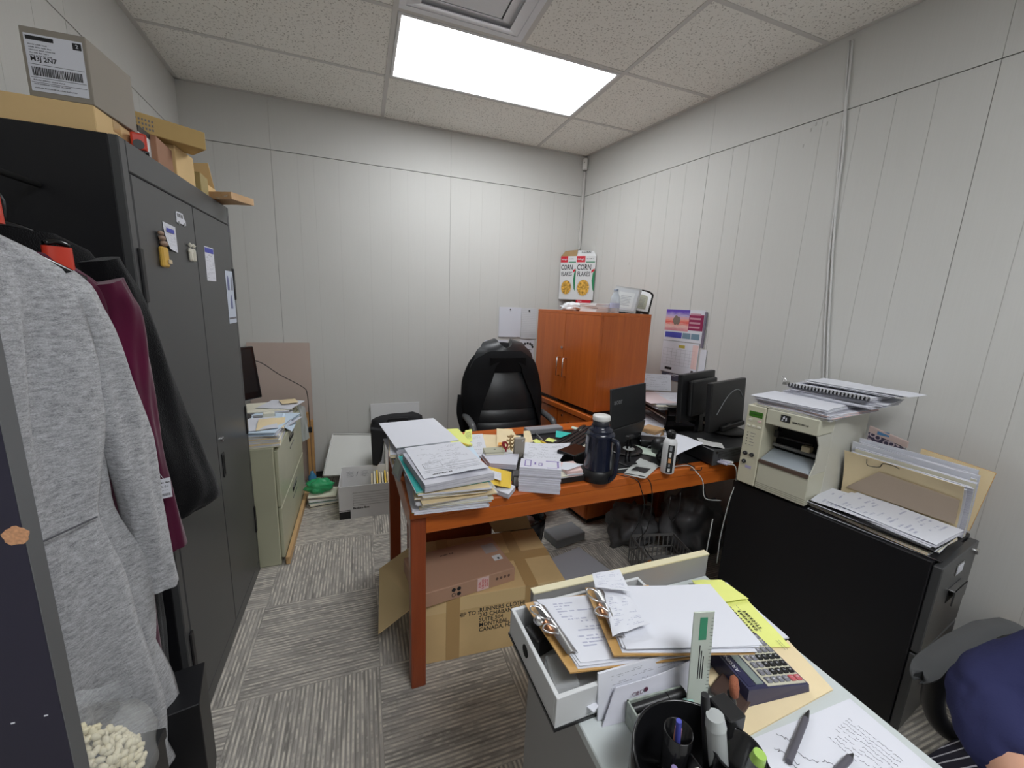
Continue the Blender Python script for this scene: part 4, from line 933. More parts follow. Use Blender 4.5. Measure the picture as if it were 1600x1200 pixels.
# papers on the printer, in the printer's own frame
PM = Matrix.Translation((p0.x, p0.y, 0)) @ Matrix.Rotation(PA, 4, 'Z')
def PQ(x, y, w, d, ang, z): return [PM @ p for p in RQ(x, y, w, d, ang, z)]
pz = PZ0 + PH + .0015
spec = [(.16, .23, .27, .40, 2, .008, [PAPER, PAPERC, PAPER], 'ragged white sheets lying directly on the label printer'),
        (.17, .22, .28, .37, -4, .014, [PAPER, PINKP, PAPER, PSTACK], 'sheets with a pink edge low in the pile on the printer'),
        (.15, .20, .26, .34, 3, .014, [PAPER, PSTACK, PAPER], 'thick white sheets in the lower half of the printer pile')]
for (x, y, w, d, an, t_, mm, lb) in spec:
    block('paper_bundle', lb, PQ(x, y - .025, w, d, an, pz), t_, len(mm) * 2, .006, mats=mm * 2, cat='papers', jr=.04); pz += t_ + .0005
sheet('white_sheet', 'smooth blank sheet at the front left of the printer pile', PQ(.14, .115, .28, .23, 4, pz), .0012, PAPER, amp=.005, seed=21)
zz2 = pz + .003
for (x, y, w, d, an, t_, mm, lb) in [(.20, .33, .32, .24, -4, .010, [PAPER, PSTACK, PAPER], 'papers at the wall side of the printer pile'),
                                 (.21, .34, .33, .23, 3, .012, [PAPER, PSTACK, PAPER], 'white and bluish papers beneath the comb-bound book'),
                                 (.19, .34, .31, .22, -1, .008, [PAPER, PSTACK], 'sheets just under the comb-bound book')]:
    block('paper_bundle', lb, PQ(x, y, w, d, an, zz2), t_, len(mm) * 2, .006, mats=mm * 2, cat='papers', jr=.04); zz2 += t_ + .0005
nb = thing('comb_bound_book', 'black comb-bound booklet on the pile above the printer', 'book', PM @ Vector((.20, .32, zz2)), PA - R_(4))
q = MB(); q.box(-.15, .15, -.10, .10, 0, .010, PSTACK); q.box(-.152, .152, -.102, .102, .0102, .0112, PAPER); q.build('pages', nb)
q = MB(); q.cyl((-.148, -.106, .006), (.148, -.106, .006), .0085, BLKPLG, n=12)
q.build('comb_spine', nb)
for i in range(22):
    q = MB(); x = -.142 + i * .0134; q.box(x, x + .0075, -.1155, -.100, .001, .0165, mat('grey_comb', (.42, .42, .44), .35, .3), b=.002); q.build('comb_ring', nb)
zz2 += .0195
block('paper_bundle', 'loose sheets on top of the comb-bound booklet, sticking out to the right', PQ(.24, .37, .33, .19, -3, zz2), .006, 4, .008, mats=[PAPER, PAPERC, PAPER], cat='papers', jr=.06)
sheet('white_sheet', 'topmost creased sheet above the printer pile pointing right', PQ(.26, .36, .36, .16, -4, zz2 + .0075), .001, PAPER, amp=.006, seed=22)
bc = thing('binder_clip', 'silver binder clip at the left end of the printer pile', 'clip', PM @ Vector((.012, .27, zz2 - .022)), PA)
q = MB(); q.hexa([(-.008, -.018, 0), (.012, -.018, 0), (.012, .018, 0), (-.008, .018, 0), (-.006, -.018, .012), (.006, -.018, .012), (.006, .018, .012), (-.006, .018, .012)], mat('grey_clip', (.30, .30, .28), .3, .6)); q.build('clip_body', bc)
q = MB(); q.tube([(-.004, -.012, .012), (-.018, -.010, .030), (-.022, 0, .034), (-.018, .010, .030), (-.004, .012, .012)], .0012, CHROME); q.build('wire_handle', bc)
# ---- file pile at the near end of the cabinet top
e1 = bd.normalized(); e2 = Vector((e1.y, -e1.x, 0))
def BQ(x, y, w, d, ang, z):      # x away from the camera along the cabinet, y towards the wall, measured from the near left corner
    c = b0 + e1 * x + e2 * y
    return RQ(c.x, c.y, w, d, math.degrees(math.atan2(e2.y, e2.x)) + ang, z)
bz = BH + .0008
for (x, y, w, d, an, t_, mm, nm, lb) in [
    (.19, .13, .23, .38, 2, .006, [BLKPL, PAPER, BLKPL], 'folder', 'thin black folder at the bottom of the pile on the file cabinet'),
    (.205, .14, .23, .36, -3, .010, [MANILA, PAPER, MANILA, PAPERC], 'folder', 'manila folders under the black folder on the file cabinet'),
    (.19, .15, .22, .34, 3, .008, [PAPER, PAPERC, PAPER], 'paper', 'crooked white papers between the folders on the file cabinet'),
    (.20, .135, .235, .37, 0, .007, [BLKPL, PAPER, BLKPL], 'folder', 'black folder near the top of the pile on the file cabinet'),
    (.18, .15, .22, .33, -4, .007, [PAPER, PSTACK], 'paper', 'papers with creased corners beneath the drawings on the file cabinet')]:
    block('file_folder' if nm == 'folder' else 'paper_bundle', lb, BQ(x, y, w, d, an, bz), t_, len(mm), .004, mats=mm, cat='folder' if nm == 'folder' else 'papers', jr=.03); bz += t_ + .0004
sheet('drawing_sheet', 'faint drawing sheet at the far end of the cabinet pile', BQ(.24, .14, .22, .30, 8, bz), .001, FAINT, amp=.003, seed=31)
sheet('drawing_sheet', 'large faint drawing sheet topmost on the cabinet pile', BQ(.17, .16, .225, .31, -3, bz + .003), .0012, FAINT, amp=.004, seed=32)
# ---- standing manila expanding file crammed with papers
mf = thing('expanding_file', 'manila expanding file bursting with papers standing on the file cabinet', 'file', b0 + e1 * .20 + e2 * .290 + Vector((0, 0, bz + .006)), math.atan2(-e1.y, -e1.x))
mf.location.z = BH + .0008
# local x runs towards the camera, local y towards the wall
q = MB()
q.surf(lambda u, v: (-.175 + .345 * u, -.014 - .052 * v * v + .006 * math.sin(u * 3), .002 + v * .215 - .012 * u * v), 14, 8, MANILA, .0016)
q.build('front_cover', mf)
q = MB(); q.slab((-.16, -.0205, .052), (.165, -.0205, .052), (.165, -.044, .150), (-.06, -.046, .165), .0012, mat('taupe_board', (.44, .35, .27), .8), n=(0, -1, -.3)); q.build('taupe_pocket', mf)
q = MB(); q.tube([(-.10, -.060, .205), (-.095, -.054, .180), (-.06, -.054, .186), (-.05, -.059, .205), (-.02, -.061, .209), (0, -.061, .203)], .0013, BLACKINK); q.build('ink_mark', mf)
for i in range(11):
    q = MB(); o_ = i * .0080; hh_ = .205 + i * .0042 + rnd.uniform(-.010, .010); sl = rnd.uniform(-.012, .016)
    q.surf(lambda u, v: (-.172 + sl + .345 * u, -.002 + o_ - (.040 - o_ * .30) * v * v + .004 * math.sin(u * 5 + i * 1.7) * v, .003 + v * hh_ - .010 * u * v), 10, 6, (PAPER, PSTACK, PAPER, PAPERC)[i % 4], .0056, PSTACK)
    q.build('paper_bundle', mf)
q = MB(); q.surf(lambda u, v: (-.175 + .345 * u, .092 - .010 * v * v, .002 + v * .235), 8, 6, MANILA, .0016); q.build('back_cover', mf)
ob_ = sheet('board', 'orange brown board standing behind the expanding file', [b0 + e1 * .07 + e2 * .372 + Vector((0, 0, BH + .001)), b0 + e1 * .05 + e2 * .376 + Vector((0, 0, BH + .001)), b0 + e1 * .05 + e2 * .385 + Vector((0, 0, BH + .23)), b0 + e1 * .07 + e2 * .381 + Vector((0, 0, BH + .24))], .002, mat('orange_board', (.62, .32, .08), .7), cat='board', amp=0, nu=2, nv=2)
q = MB(); up_ = Vector((0, 0, 1)); o0 = b0 + e2 * .400 + Vector((0, 0, BH + .001))
q.slab(o0 + e1 * .20, o0 + e1 * .02, o0 + e1 * .0 + e2 * .012 + up_ * .235, o0 + e1 * .20 + e2 * .012 + up_ * .258, .006, mat('orange_board', (.62, .32, .08), .7), top=MANILA, n=(-1, 0, 0))
bpy.data.objects.remove(ob_); tag(q.build('board', loc=o0 + e1 * .18), 'tall manila faced orange board leaning on the wall behind the expanding file', 'board')
FLOW = mat('purple_floral_paper', (.08, .05, .11), .5)
m, t, b = newmat('floral_print', rough=.5)
v, o = t.xyz(); vv = t.n('ShaderNodeTexVoronoi'); vv.inputs['Scale'].default_value = 42; t.l(v, vv.inputs['Vector'])
t.l(t.mix(t.math('GREATER_THAN', t.math('ABSOLUTE', t.math('SUBTRACT', vv.outputs['Distance'], .42)), .09), (.50, .42, .46), (.055, .045, .085)), b.inputs['Base Color'])
gb_ = thing('gift_bag', 'dark purple floral bag with a beige band between printer and expanding file', 'bag', b0 + e1 * .300 + e2 * .388 + Vector((0, 0, BH + .001)), math.atan2(-e1.y, -e1.x))
q = MB(); q.surf(lambda u, v: (-.07 + .165 * u, .022 - .004 * v, .275 * v * (1 - .25 * u * u)), 12, 8, m, .02); q.build('bag_body', gb_)
q = MB(); q.surf(lambda u, v: (-.07 + .13 * u, .017 - .002 * v, .277 + .026 * v - .03 * u), 6, 2, mat('dusty_pink_paper', (.58, .45, .42), .7), .01); q.box(-.04, .0, .0155, .0162, .274, .292, mat('label_blue', (.08, .22, .42), .5)); q.build('band', gb_)
# ------------------------------------------------------------------ white drawer tray on the near desk
NS = NZ + .0005
ty = thing('drawer_tray', 'white open drawer tray with black underside on the corner of the writing desk', 'tray', (-1.592, -2.898, NS), R_(1))
TW_, TD_, TH_ = .335, .215, .066
TRW = mat('white_tray', (.60, .61, .62), .45)
q = MB(); q.box(0, TW_, 0, TD_, .006, .010, TRW); q.box(0, TW_, 0, .008, .010, TH_, TRW, b=.001); q.box(0, TW_, TD_ - .008, TD_, .010, TH_, TRW, b=.001); q.box(0, .008, .008, TD_ - .008, .010, TH_, TRW, b=.001); q.box(TW_ - .008, TW_, .008, TD_ - .008, .010, TH_, TRW, b=.001); q.build('tray_body', ty)
q = MB(); q.box(-.002, TW_ + .002, -.002, TD_ + .002, 0, .0058, BLKPL); q.build('black_underside', ty)
q = MB(); q.cyl((-.0012, .13, .038), (.0, .13, .038), .012, DARK, n=20); q.build('finger_hole', ty)
tb = Vector((-1.592, -2.898, NS + .0105))
CLEAR = mat('clear_plastic', (.75, .77, .78), .15, alpha=.35)
def trayp(x, y, z=0): return tb + Vector((x, y, z))
items = []
for i, (x, y, w, d, h, a, m_, nm, lb) in enumerate([
    (.045, .16, .06, .05, .04, 15, BLKPL, 'stapler', 'black stapler in the far left corner of the drawer tray'),
    (.05, .075, .05, .07, .025, -10, CLEAR, 'plastic_case', 'clear plastic case in the front left of the drawer tray'),
    (.10, .11, .05, .03, .03, 30, mat('maroon_plastic', (.20, .01, .03), .3), 'ink_pad', 'dark red pad case under the first clipboard in the tray'),
    (.16, .05, .05, .035, .022, 5, BLKPL, 'marker_box', 'black box beside the white ruler in the tray'),
    (.23, .07, .07, .04, .03, -12, mat('dark_violet_plastic', (.04, .02, .08), .3), 'glue_case', 'dark violet case in the right part of the tray'),
    (.28, .15, .06, .05, .03, 8, GREYPL, 'hole_punch', 'grey metal hole punch at the far right of the tray'),
    (.19, .15, .08, .05, .028, -20, BLKPL, 'glasses_case', 'black case under the second clipboard in the tray')]):
    q = MB(); q.box(-w / 2, w / 2, -d / 2, d / 2, 0, h, m_, b=.005)
    one(q, nm, lb, nm.replace('_', ' '), trayp(x, y), R_(a))
q = MB(); q.box(-.075, .075, -.008, .008, 0, .003, PAPER, b=.0005)
one(q, 'ruler', 'flat white ruler strip lying across the front of the drawer tray', 'ruler', trayp(.13, .03, .0245 - .0), R_(28), rot=(0, R_(-8), R_(28)))
q = MB(); q.tube([(0, 0, 0), (.02, .02, .01), (.05, .01, .012), (.06, -.02, .008), (.03, -.035, .006)], .0025, BLKPL); one(q, 'cable', 'short black cable coiled in the drawer tray', 'cable', trayp(.07, .10, .032))
q = MB(); q.lathe([(.012, 0), (.016, .004), (.012, .010), (.007, .012), (.0, .012)], CHROME, 18); one(q, 'key_ring', 'shiny round metal key cap on the tray under the first clipboard', 'key cap', PZ(845, 972, .802))
# clipboards: corners (left-front, right-front, right-back, left-back) in the world
CBW = mat('brown_hardboard', (.52, .30, .10), .5)
def clipboard(label, lf, rf, rb, lb_, z, sheets, top_mat, seed, tilt=0.0):
    pts = [Vector((*p, z + tilt * (p[0] - lf[0]))) for p in (lf, rf, rb, lb_)]
    a, b_, c, d = pts; ctr = (a + b_ + c + d) / 4
    r = thing('clipboard', label, 'clipboard', ctr)
    q = MB(); q.slab(*[p - ctr for p in pts], .003, CBW); q.build('board', r)
    ex = (b_ - a).normalized(); ey = (d - a).normalized()
    for i in range(sheets):
        dx, dy = rnd.uniform(-.006, .006), rnd.uniform(-.004, .004)
        an = rnd.uniform(-.03, .03)
        p0 = a + ex * (.022 + dx) + ey * (.008 + dy); L = (b_ - a).length - .015; Wd = (d - a).length - .012
        e2x = (ex + ey * an).normalized(); e2y = (ey - ex * an).normalized()
        sh = MB()
        def fn(u, v, i=i, p0=p0, e2x=e2x, e2y=e2y): return p0 - ctr + e2x * (u * (L + .002 * i)) + e2y * (v * Wd) + Vector((0, 0, .0012 + i * .0016 + .004 * u * u + .0015 * noise.noise(Vector((u * 2, v * 2, seed + i)))))
        sh.surf(fn, 12, 10, top_mat if i == sheets - 1 else PAPER, .0010, PAPER)
        sh.build('paper', r)
    mid = a.lerp(d, .5) - ctr
    q = MB(); n_ = (d - a).normalized(); zc = .0012 + sheets * .0016 + .003
    q.surf(lambda u, v: mid + n_ * ((u - .5) * .125) + ex * (.010 + .020 * v) + Vector((0, 0, zc + .010 * math.sin(PI * v) * (1 - .5 * abs(2 * u - 1)))), 10, 6, STEEL, .0012); q.build('clip_plate', r)
    for s_ in (-1, 1):
        q = MB(); base = mid + n_ * (s_ * .018) + ex * .018 + Vector((0, 0, zc + .006))
        q.tube([base, base - ex * .012 + n_ * (s_ * .016) + Vector((0, 0, .014)), base - ex * .030 + n_ * (s_ * .018) + Vector((0, 0, .020)), base - ex * .036 + n_ * (s_ * .006) + Vector((0, 0, .018)), base - ex * .020 - n_ * (s_ * .010) + Vector((0, 0, .014)), base - n_ * (s_ * .004) + Vector((0, 0, .006))], .0018, CHROME); q.build('clip_wire', r)
    q = MB(); q.cyl(mid + ex * .006 - n_ * .012 + Vector((0, 0, zc + .004)), mid + ex * .006 + n_ * .012 + Vector((0, 0, zc + .004)), .0065, mat('copper_spring', (.55, .26, .14), .3, .8), n=12); q.build('spring', r)
    return r
cz1, cz2 = .806, .826
clipboard('left brown clipboard with handwritten sheets hanging over the tray', (-1.552, -2.868), (-1.300, -2.915), (-1.265, -2.720), (-1.566, -2.688), cz1, 4, FAINT, 41)
clipboard('right brown clipboard with thick blank sheets lying over the first one', (-1.470, -2.878), (-1.215, -2.955), (-1.170, -2.790), (-1.428, -2.706), cz2, 5, PAPER, 42)
def sheet2(*a, **k): return sheet(*a, **k)
sheet('note_slip', 'curled handwritten slip under the clip of the right clipboard', [PZ(957, 995, .846), PZ(1015, 975, .850), PZ(985, 935, .846), PZ(945, 930, .846)], .0006, FAINT, amp=.008, seed=43, cat='note')
sheet('note_slip', 'small torn slip standing up at the top of the right clipboard', [PZ(930, 918, .846), PZ(985, 925, .846), PZ(968, 890, .862), PZ(925, 897, .856)], .0006, FAINT, amp=.004, seed=44, cat='note')
# yellow papers and white sheets at the far right corner
sheet('white_sheet', 'white sheets under the yellow notice at the far corner of the writing desk', [Vector((-1.09, -2.86, NS)), Vector((-1.005, -2.885, NS)), Vector((-.985, -2.70, NS)), Vector((-1.12, -2.675, NS))], .004, PAPER, amp=.004, seed=51)
sheet('orange_folder', 'orange folder edge between the riser board and the clipboard sheets', [Vector((-1.21, -2.74, NS)), Vector((-1.12, -2.75, NS)), Vector((-1.10, -2.68, NS)), Vector((-1.20, -2.675, NS))], .004, mat('orange_card', (.80, .38, .04), .7), cat='folder', amp=.001)
def ytext(mb, fn, N):
    M = frame(fn(.52, .42) + N * .0016, fn(.5, .8) - fn(.5, .2), fn(.15, .45) - fn(.85, .45))
    for i, tx in enumerate(('S T I C K E R S', 'C A L E N D A R', 'E X E R C I S E  B O O K', 'P E N S')):
        mb.text(tx, .0085, BLACKINK, M @ TR(0, -.020 + i * .013, 0), bold=.0003)
    for i in range(2): mb.box(-.035, .045, -.0135 + i * .026, -.0130 + i * .026, 0, .0003, GREYINK, M=M); mb.box(-.085, -.06, -.034 + i * .006, -.0334 + i * .006, 0, .0003, GREYINK, M=M)
sheet('yellow_notice', 'bright yellow-green notice with black capital lines beside the calculator', [Vector((-1.128, -2.875, NS + .0048)), Vector((-1.028, -2.905, NS + .0048)), Vector((-.992, -2.755, NS + .0085)), Vector((-1.105, -2.69, NS + .0085))], .001, YELLOWP, amp=.005, seed=52, cat='notice', nu=14, nv=14, extra=ytext)
sheet('yellow_notice', 'upper yellow sheet folded over at the far edge of the desk', [Vector((-1.105, -2.76, NS + .0152)), Vector((-.998, -2.775, NS + .0152)), Vector((-1.005, -2.70, NS + .0152)), Vector((-1.085, -2.678, NS + .0152))], .001, YELLOWP, amp=.004, seed=53, cat='notice')
# manila folder, handwritten notes
sheet('manila_folder', 'manila folder lying under the calculator', [Vector((-1.292, -3.012, NS)), Vector((-1.043, -3.000, NS)), Vector((-1.012, -2.888, NS)), Vector((-1.262, -2.89, NS))], .0035, MANILA, amp=.001, cat='folder', seed=54)
def notes_extra(mb, fn, N):
    inkn = mat('faint_pen_ink', (.28, .28, .31), .7)
    for i in range(11):
        for j in range(9):
            if rnd.random() < .15: continue
            p = fn(.60 + j * .034 - i * .004, .40 + i * .038 + j * .006) + N * .0004
            squiggle(mb, Matrix.Translation(p) @ Matrix.Rotation(R_(110), 4, 'Z'), 0, 0, .006, .004, inkn, 4, .00028, i * 17 + j)
    for k, (u, v, w_, h_, a_) in enumerate(((.30, .84, .030, .008, 120), (.20, .74, .035, .012, 115), (.17, .68, .022, .010, 115), (.12, .60, .030, .006, 150), (.33, .68, .040, .009, 125), (.45, .60, .028, .006, 140), (.24, .50, .028, .016, 110), (.16, .40, .040, .014, 140), (.52, .34, .016, .010, 120), (.34, .34, .030, .015, 100), (.62, .20, .04, .02, 160), (.14, .26, .035, .014, 130))):
        squiggle(mb, Matrix.Translation(fn(u, v) + N * .0004) @ Matrix.Rotation(R_(a_), 4, 'Z'), 0, 0, w_, h_, GREYINK, 12, .0004, 50 + k)
sheet('handwritten_notes', 'white sheet of handwritten numbers and notes in front of the folder', [Vector((-1.305, -3.22, NS + .0006)), Vector((-1.035, -3.20, NS + .0006)), Vector((-1.030, -3.022, NS + .0006)), Vector((-1.285, -3.016, NS + .0006))], .0006, PAPER, amp=.0005, cat='notes', extra=notes_extra, seed=55)
GRAPH = mat('graphite_pen', (.10, .095, .115), .4)
for i, (a_, b_, lb) in enumerate((((1232, 1190), (1264, 1110), 'grey pen lying on the handwritten notes'), ((1300, 1215), (1333, 1178), 'second grey pen at the bottom edge, nearer the person'))):
    pa, pb = PZ(*a_, NS + .008), PZ(*b_, NS + .008); pen = thing('pen', lb, 'pen', pa); d_ = pb - pa
    q = MB(); q.cyl((0, 0, 0), d_ * .82, .0052, GRAPH, n=12); q.build('barrel', pen)
    q = MB(); q.cyl(d_ * .821, d_, .0050, BLKPL, r1=.0012, n=12); q.build('tip', pen)
# calculator
cl = thing('calculator', 'navy and beige desk calculator with black keys and two red keys', 'calculator', (-1.162, -2.918, NS + .0045), R_(84))
# local: y towards the display end (the camera's left), x away from the camera
q = MB(); q.hexa([(-.058, -.068, 0), (.058, -.068, 0), (.058, .066, 0), (-.058, .066, 0), (-.056, -.066, .014), (.056, -.066, .014), (.056, .064, .032), (-.056, .064, .032)], mat('navy_case', (.035, .035, .085), .35)); q.build('case', cl)
SLM = lambda x, y, dz=0: Matrix.Translation(Vector((x, y, .014 + (y + .066) / .13 * .018 + dz))) @ Matrix.Rotation(math.atan2(.018, .13), 4, 'X')
q = MB(); q.box(-.053, .053, -.063, .022, 0, .0012, mat('beige_keypad', (.60, .58, .46), .45), M=SLM(0, 0)); q.build('keypad_plate', cl)
KEY_G = mat('grey_key', (.20, .20, .23), .4); KEY_B = mat('dark_key', (.012, .012, .014), .35); KEY_R = mat('red_key', (.55, .12, .14), .4)
for c_ in range(7):
    for r_ in range(6):
        m_ = KEY_B if (1 <= c_ <= 3 and r_ <= 3) else KEY_G
        if c_ == 0 and r_ <= 1: m_ = KEY_R
        x = -.044 + c_ * .0148; y = -.054 + r_ * .0132
        q = MB(); q.box(-.0055, .0055, -.0050, .0050, .0012, .0045, m_, b=.001, M=SLM(x, y)); q.text('0123456789+-='[(c_ * 6 + r_) % 13], .0065, PAPER, SLM(x, y, .0048), ext=.0001); q.build('key', cl)
q = MB(); q.box(-.048, .048, .026, .042, 0.0, .0015, mat('lcd_grey', (.24, .29, .27), .2), M=SLM(0, 0)); q.build('display', cl)
q = MB(); q.box(-.050, .050, .046, .060, 0, .0008, mat('navy_strip', (.02, .02, .07), .3), M=SLM(0, 0)); q.text('ARSENAL', .011, PAPER, SLM(0, .053, .001), ext=.0001); q.build('name_strip', cl)
cl.scale = (1.1, 1.1, 1.1)
# wallet / phone under the calculator corner
q = MB(); q.box(-.04, .04, -.03, .03, 0, .012, mat('dark_brown_leather', (.06, .035, .028), .5), b=.003); one(q, 'wallet', 'dark brown wallet between the calculator and the pen holder', 'wallet', PZ(1150, 1080, NS + .005) + Vector((-.005, 0.0, -.0005)), R_(20))
# envelope leaning on the tray front
def envx(mb, fn, N):
    M = frame(fn(.5, .5) + N * .0012, fn(.9, .5) - fn(.1, .5), fn(.5, .9) - fn(.5, .1))
    mb.text('CIBC', .010, mat('dark_wine_ink', (.10, .02, .05), .6), M @ TR(-.048, .014, 0), ext=.0001)
    mb.prism([(-.030 + .0045 * math.cos(k * PI / 6), .016 + .004 * math.sin(k * PI / 6)) for k in range(12)], 0, .0003, mat('dark_wine_ink', (.10, .02, .05), .6), M=M)
    bars(mb, M, -.062, .045, -.002, .0035, GREYINK, 5)
a0, a1 = Vector((-1.512, -2.903, NS)), Vector((-1.300, -2.906, NS))
sheet('window_envelope', 'white letter envelope standing against the front of the drawer tray', [a0, a1, a1 + Vector((.0, .012, .082)), a0 + Vector((0, .012, .086))], .004, PRINT2, amp=.001, cat='envelope', seed=60, back=PAPER)
sheet('folded_letter', 'folded white letter with a curved flap in front of the standing envelope', [a0 + Vector((.002, -.013, 0)), a1 + Vector((.002, -.014, 0)), a1 + Vector((.012, -.003, .074)), a0 + Vector((.03, -.002, .060))], .002, mat('pale_lilac_paper2', (.66, .66, .74), .8), amp=.002, cat='letter', seed=61, curl=lambda u, v: .006 * math.sin(PI * u), extra=envx)
# stone coloured pencil box
pb = thing('pencil_box', 'worn grey green pencil box holding two markers behind the pen holder', 'box', (-1.412, -2.944, NS), R_(-4))
MARB = mat('marbled_green', (.34, .38, .34), .5, noise_s=60, noise_a=.35)
q = MB(); w_, d_, h_ = .112, .040, .044
q.box(-w_ / 2, w_ / 2, -d_ / 2, d_ / 2, 0, .003, MARB); q.box(-w_ / 2, w_ / 2, -d_ / 2, -d_ / 2 + .003, .003, h_, MARB); q.box(-w_ / 2, w_ / 2, d_ / 2 - .003, d_ / 2, .003, h_, MARB); q.box(-w_ / 2, -w_ / 2 + .003, -d_ / 2, d_ / 2, .003, h_, MARB); q.box(w_ / 2 - .003, w_ / 2, -d_ / 2, d_ / 2, .003, h_, MARB); q.build('box_body', pb)
for i, (m_, cap, lb, dy) in enumerate(((BLKPL, BLKPL, 'black marker lying in the pencil box', .010), (WHITEPL, mat('mint_cap', (.25, .42, .38), .4), 'white marker with green cap in the pencil box', -.009))):
    mk = thing('marker', lb, 'marker', (-1.412, -2.944 + dy, NS + .034), R_(-4))
    q = MB(); q.cyl((-.05, 0, 0), (.02, 0, .004), .0075, m_, n=14); q.build('barrel', mk)
    q = MB(); q.cyl((.021, 0, .004), (.055, 0, .006), .0082, cap, n=14); q.build('cap', mk)
# rotary pen holder
ph = thing('pen_holder', 'large round black desk organizer with divided cups', 'pen holder', (-1.452, -3.066, NS), 0)
q = MB(); q.lathe([(.090, 0), (.095, .004), (.095, .092), (.092, .095), (.0895, .092), (.0895, .006), (.0, .006)], BLKPLG, 40); q.build('outer_cup', ph)
q = MB(); q.box(-.001, .001, -.089, .02, .006, .085, BLKPL); q.box(-.089, -.02, -.001, .001, .006, .080, BLKPL); q.build('divider', ph)
q = MB(); q.lathe([(.030, .0065), (.034, .112), (.036, .114), (.032, .114), (.028, .009), (.0, .0085)], BLKPLG, 28, c=(.046, -.014, 0)); q.build('tall_cup', ph)
q = MB(); q.lathe([(.018, .0065), (.021, .100), (.019, .100), (.016, .009), (.0, .0085)], BLKPLG, 24, c=(-.004, .042, 0)); q.build('narrow_cup', ph)
q = MB(); q.box(.056, .088, .010, .050, .0955, .130, BLKPL, b=.002); q.build('note_slot', ph)
pc0 = Vector((-1.452, -3.066, NS))
# ruler upright
ru = thing('ruler', 'greenish metal ruler with a green logo standing upright behind the pen holder', 'ruler', (-1.352, -2.966, NS + .0), R_(-12))
q = MB(TR(0, 0, 0, R_(-8), R_(2), 0)); q.box(-.0195, .0195, 0, .002, .002, .205, mat('pale_green_metal', (.46, .50, .44), .35, .4), b=.0005)
for i in range(30): q.box(.0145 if i % 5 else .0125, .019, -.0003, 0, .01 + i * .0063, .0105 + i * .0063, BLACKINK)
q.box(-.007, .007, -.0005, 0, .155, .195, mat('green_logo', (.02, .20, .10), .4))
for i in range(3): q.box(-.004 + i * .004, -.0025 + i * .004, -.0005, 0, .085, .145 - i * .01, BLACKINK)
q.build('blade', ru)
for i, (x, y, dx, dy, L, r0, m_, nm, lb) in enumerate([
    (.040, -.010, -.02, .015, .135, .013, mat('grey_translucent', (.42, .44, .44), .25), 'glue_stick', 'grey translucent glue stick leaning in the tall cup'),
    (.050, -.022, .01, -.01, .105, .009, CLEAR, 'highlighter', 'clear capped highlighter with green ink in the tall cup'),
    (.028, .002, -.012, .02, .15, .006, BLKPL, 'marker', 'black marker pen leaning left in the tall cup'),
    (-.004, .036, -.01, .0, .12, .004, BLUEINK, 'pen', 'blue pen in the narrow cup of the organizer'),
    (-.030, -.020, .01, .02, .085, .009, mat('eraser_white', (.68, .68, .62), .6), 'eraser', 'long white eraser standing in the front left of the organizer'),
    (-.045, .020, .006, -.01, .080, .0045, mat('lilac_pen', (.22, .18, .35), .4), 'pen', 'lilac pen at the back left of the organizer'),
    (-.020, .030, .012, .01, .10, .005, mat('salmon_pen', (.62, .28, .22), .4), 'pen', 'salmon coloured pen between the organizer cups'),
    (-.055, -.015, .004, .004, .07, .011, mat('crumpled_clear', (.5, .52, .52), .2, alpha=.6), 'tape_roll', 'clear tape piece at the far left of the organizer')]):
    o_ = thing(nm, lb, nm.replace('_', ' '), pc0 + Vector((x, y, .0095)))
    q = MB()
    if nm == 'eraser': q.box(-.010, .010, -.006, .006, 0, L, m_, b=.003, M=TR(0, 0, 0, R_(-12), R_(12)))
    else: q.cyl((0, 0, 0), (dx, dy, L), r0, m_, n=16)
    q.build('body', o_)
    if nm in ('highlighter', 'glue_stick', 'marker'):
        q = MB(); d_ = Vector((dx, dy, L)); q.cyl(d_ * 1.002, d_ * 1.12, r0 * 1.08, mat('green_ink_cap', (.35, .55, .12), .3) if nm == 'highlighter' else m_, r1=r0 * .9, n=16); q.build('cap', o_)
# tan brush behind the organizer
br = thing('stamp_brush', 'round reddish brown brush head on a black handle right of the ruler', 'brush', (-1.305, -2.985, NS + .004), R_(10))
q = MB(); q.tube([(0, 0, 0), (.004, -.006, .04), (.0, 0, .070)], .006, BLKPL); q.build('handle', br)
q = MB(); q.lathe([(.001, -.008), (.014, -.006), (.018, .0), (.014, .006), (.001, .008)], mat('red_brown_bristle', (.28, .09, .045), .9, bump=.6, bump_s=400), 20, M=TR(0, -.004, .084, R_(80), 0, R_(30))); q.build('brush_head', br)
# ------------------------------------------------------------------ office chair and seated person at the right edge
ch = thing('task_chair', 'black office chair with loop armrests at the right foreground edge', 'chair', (-.46, -3.27, 0), R_(180))
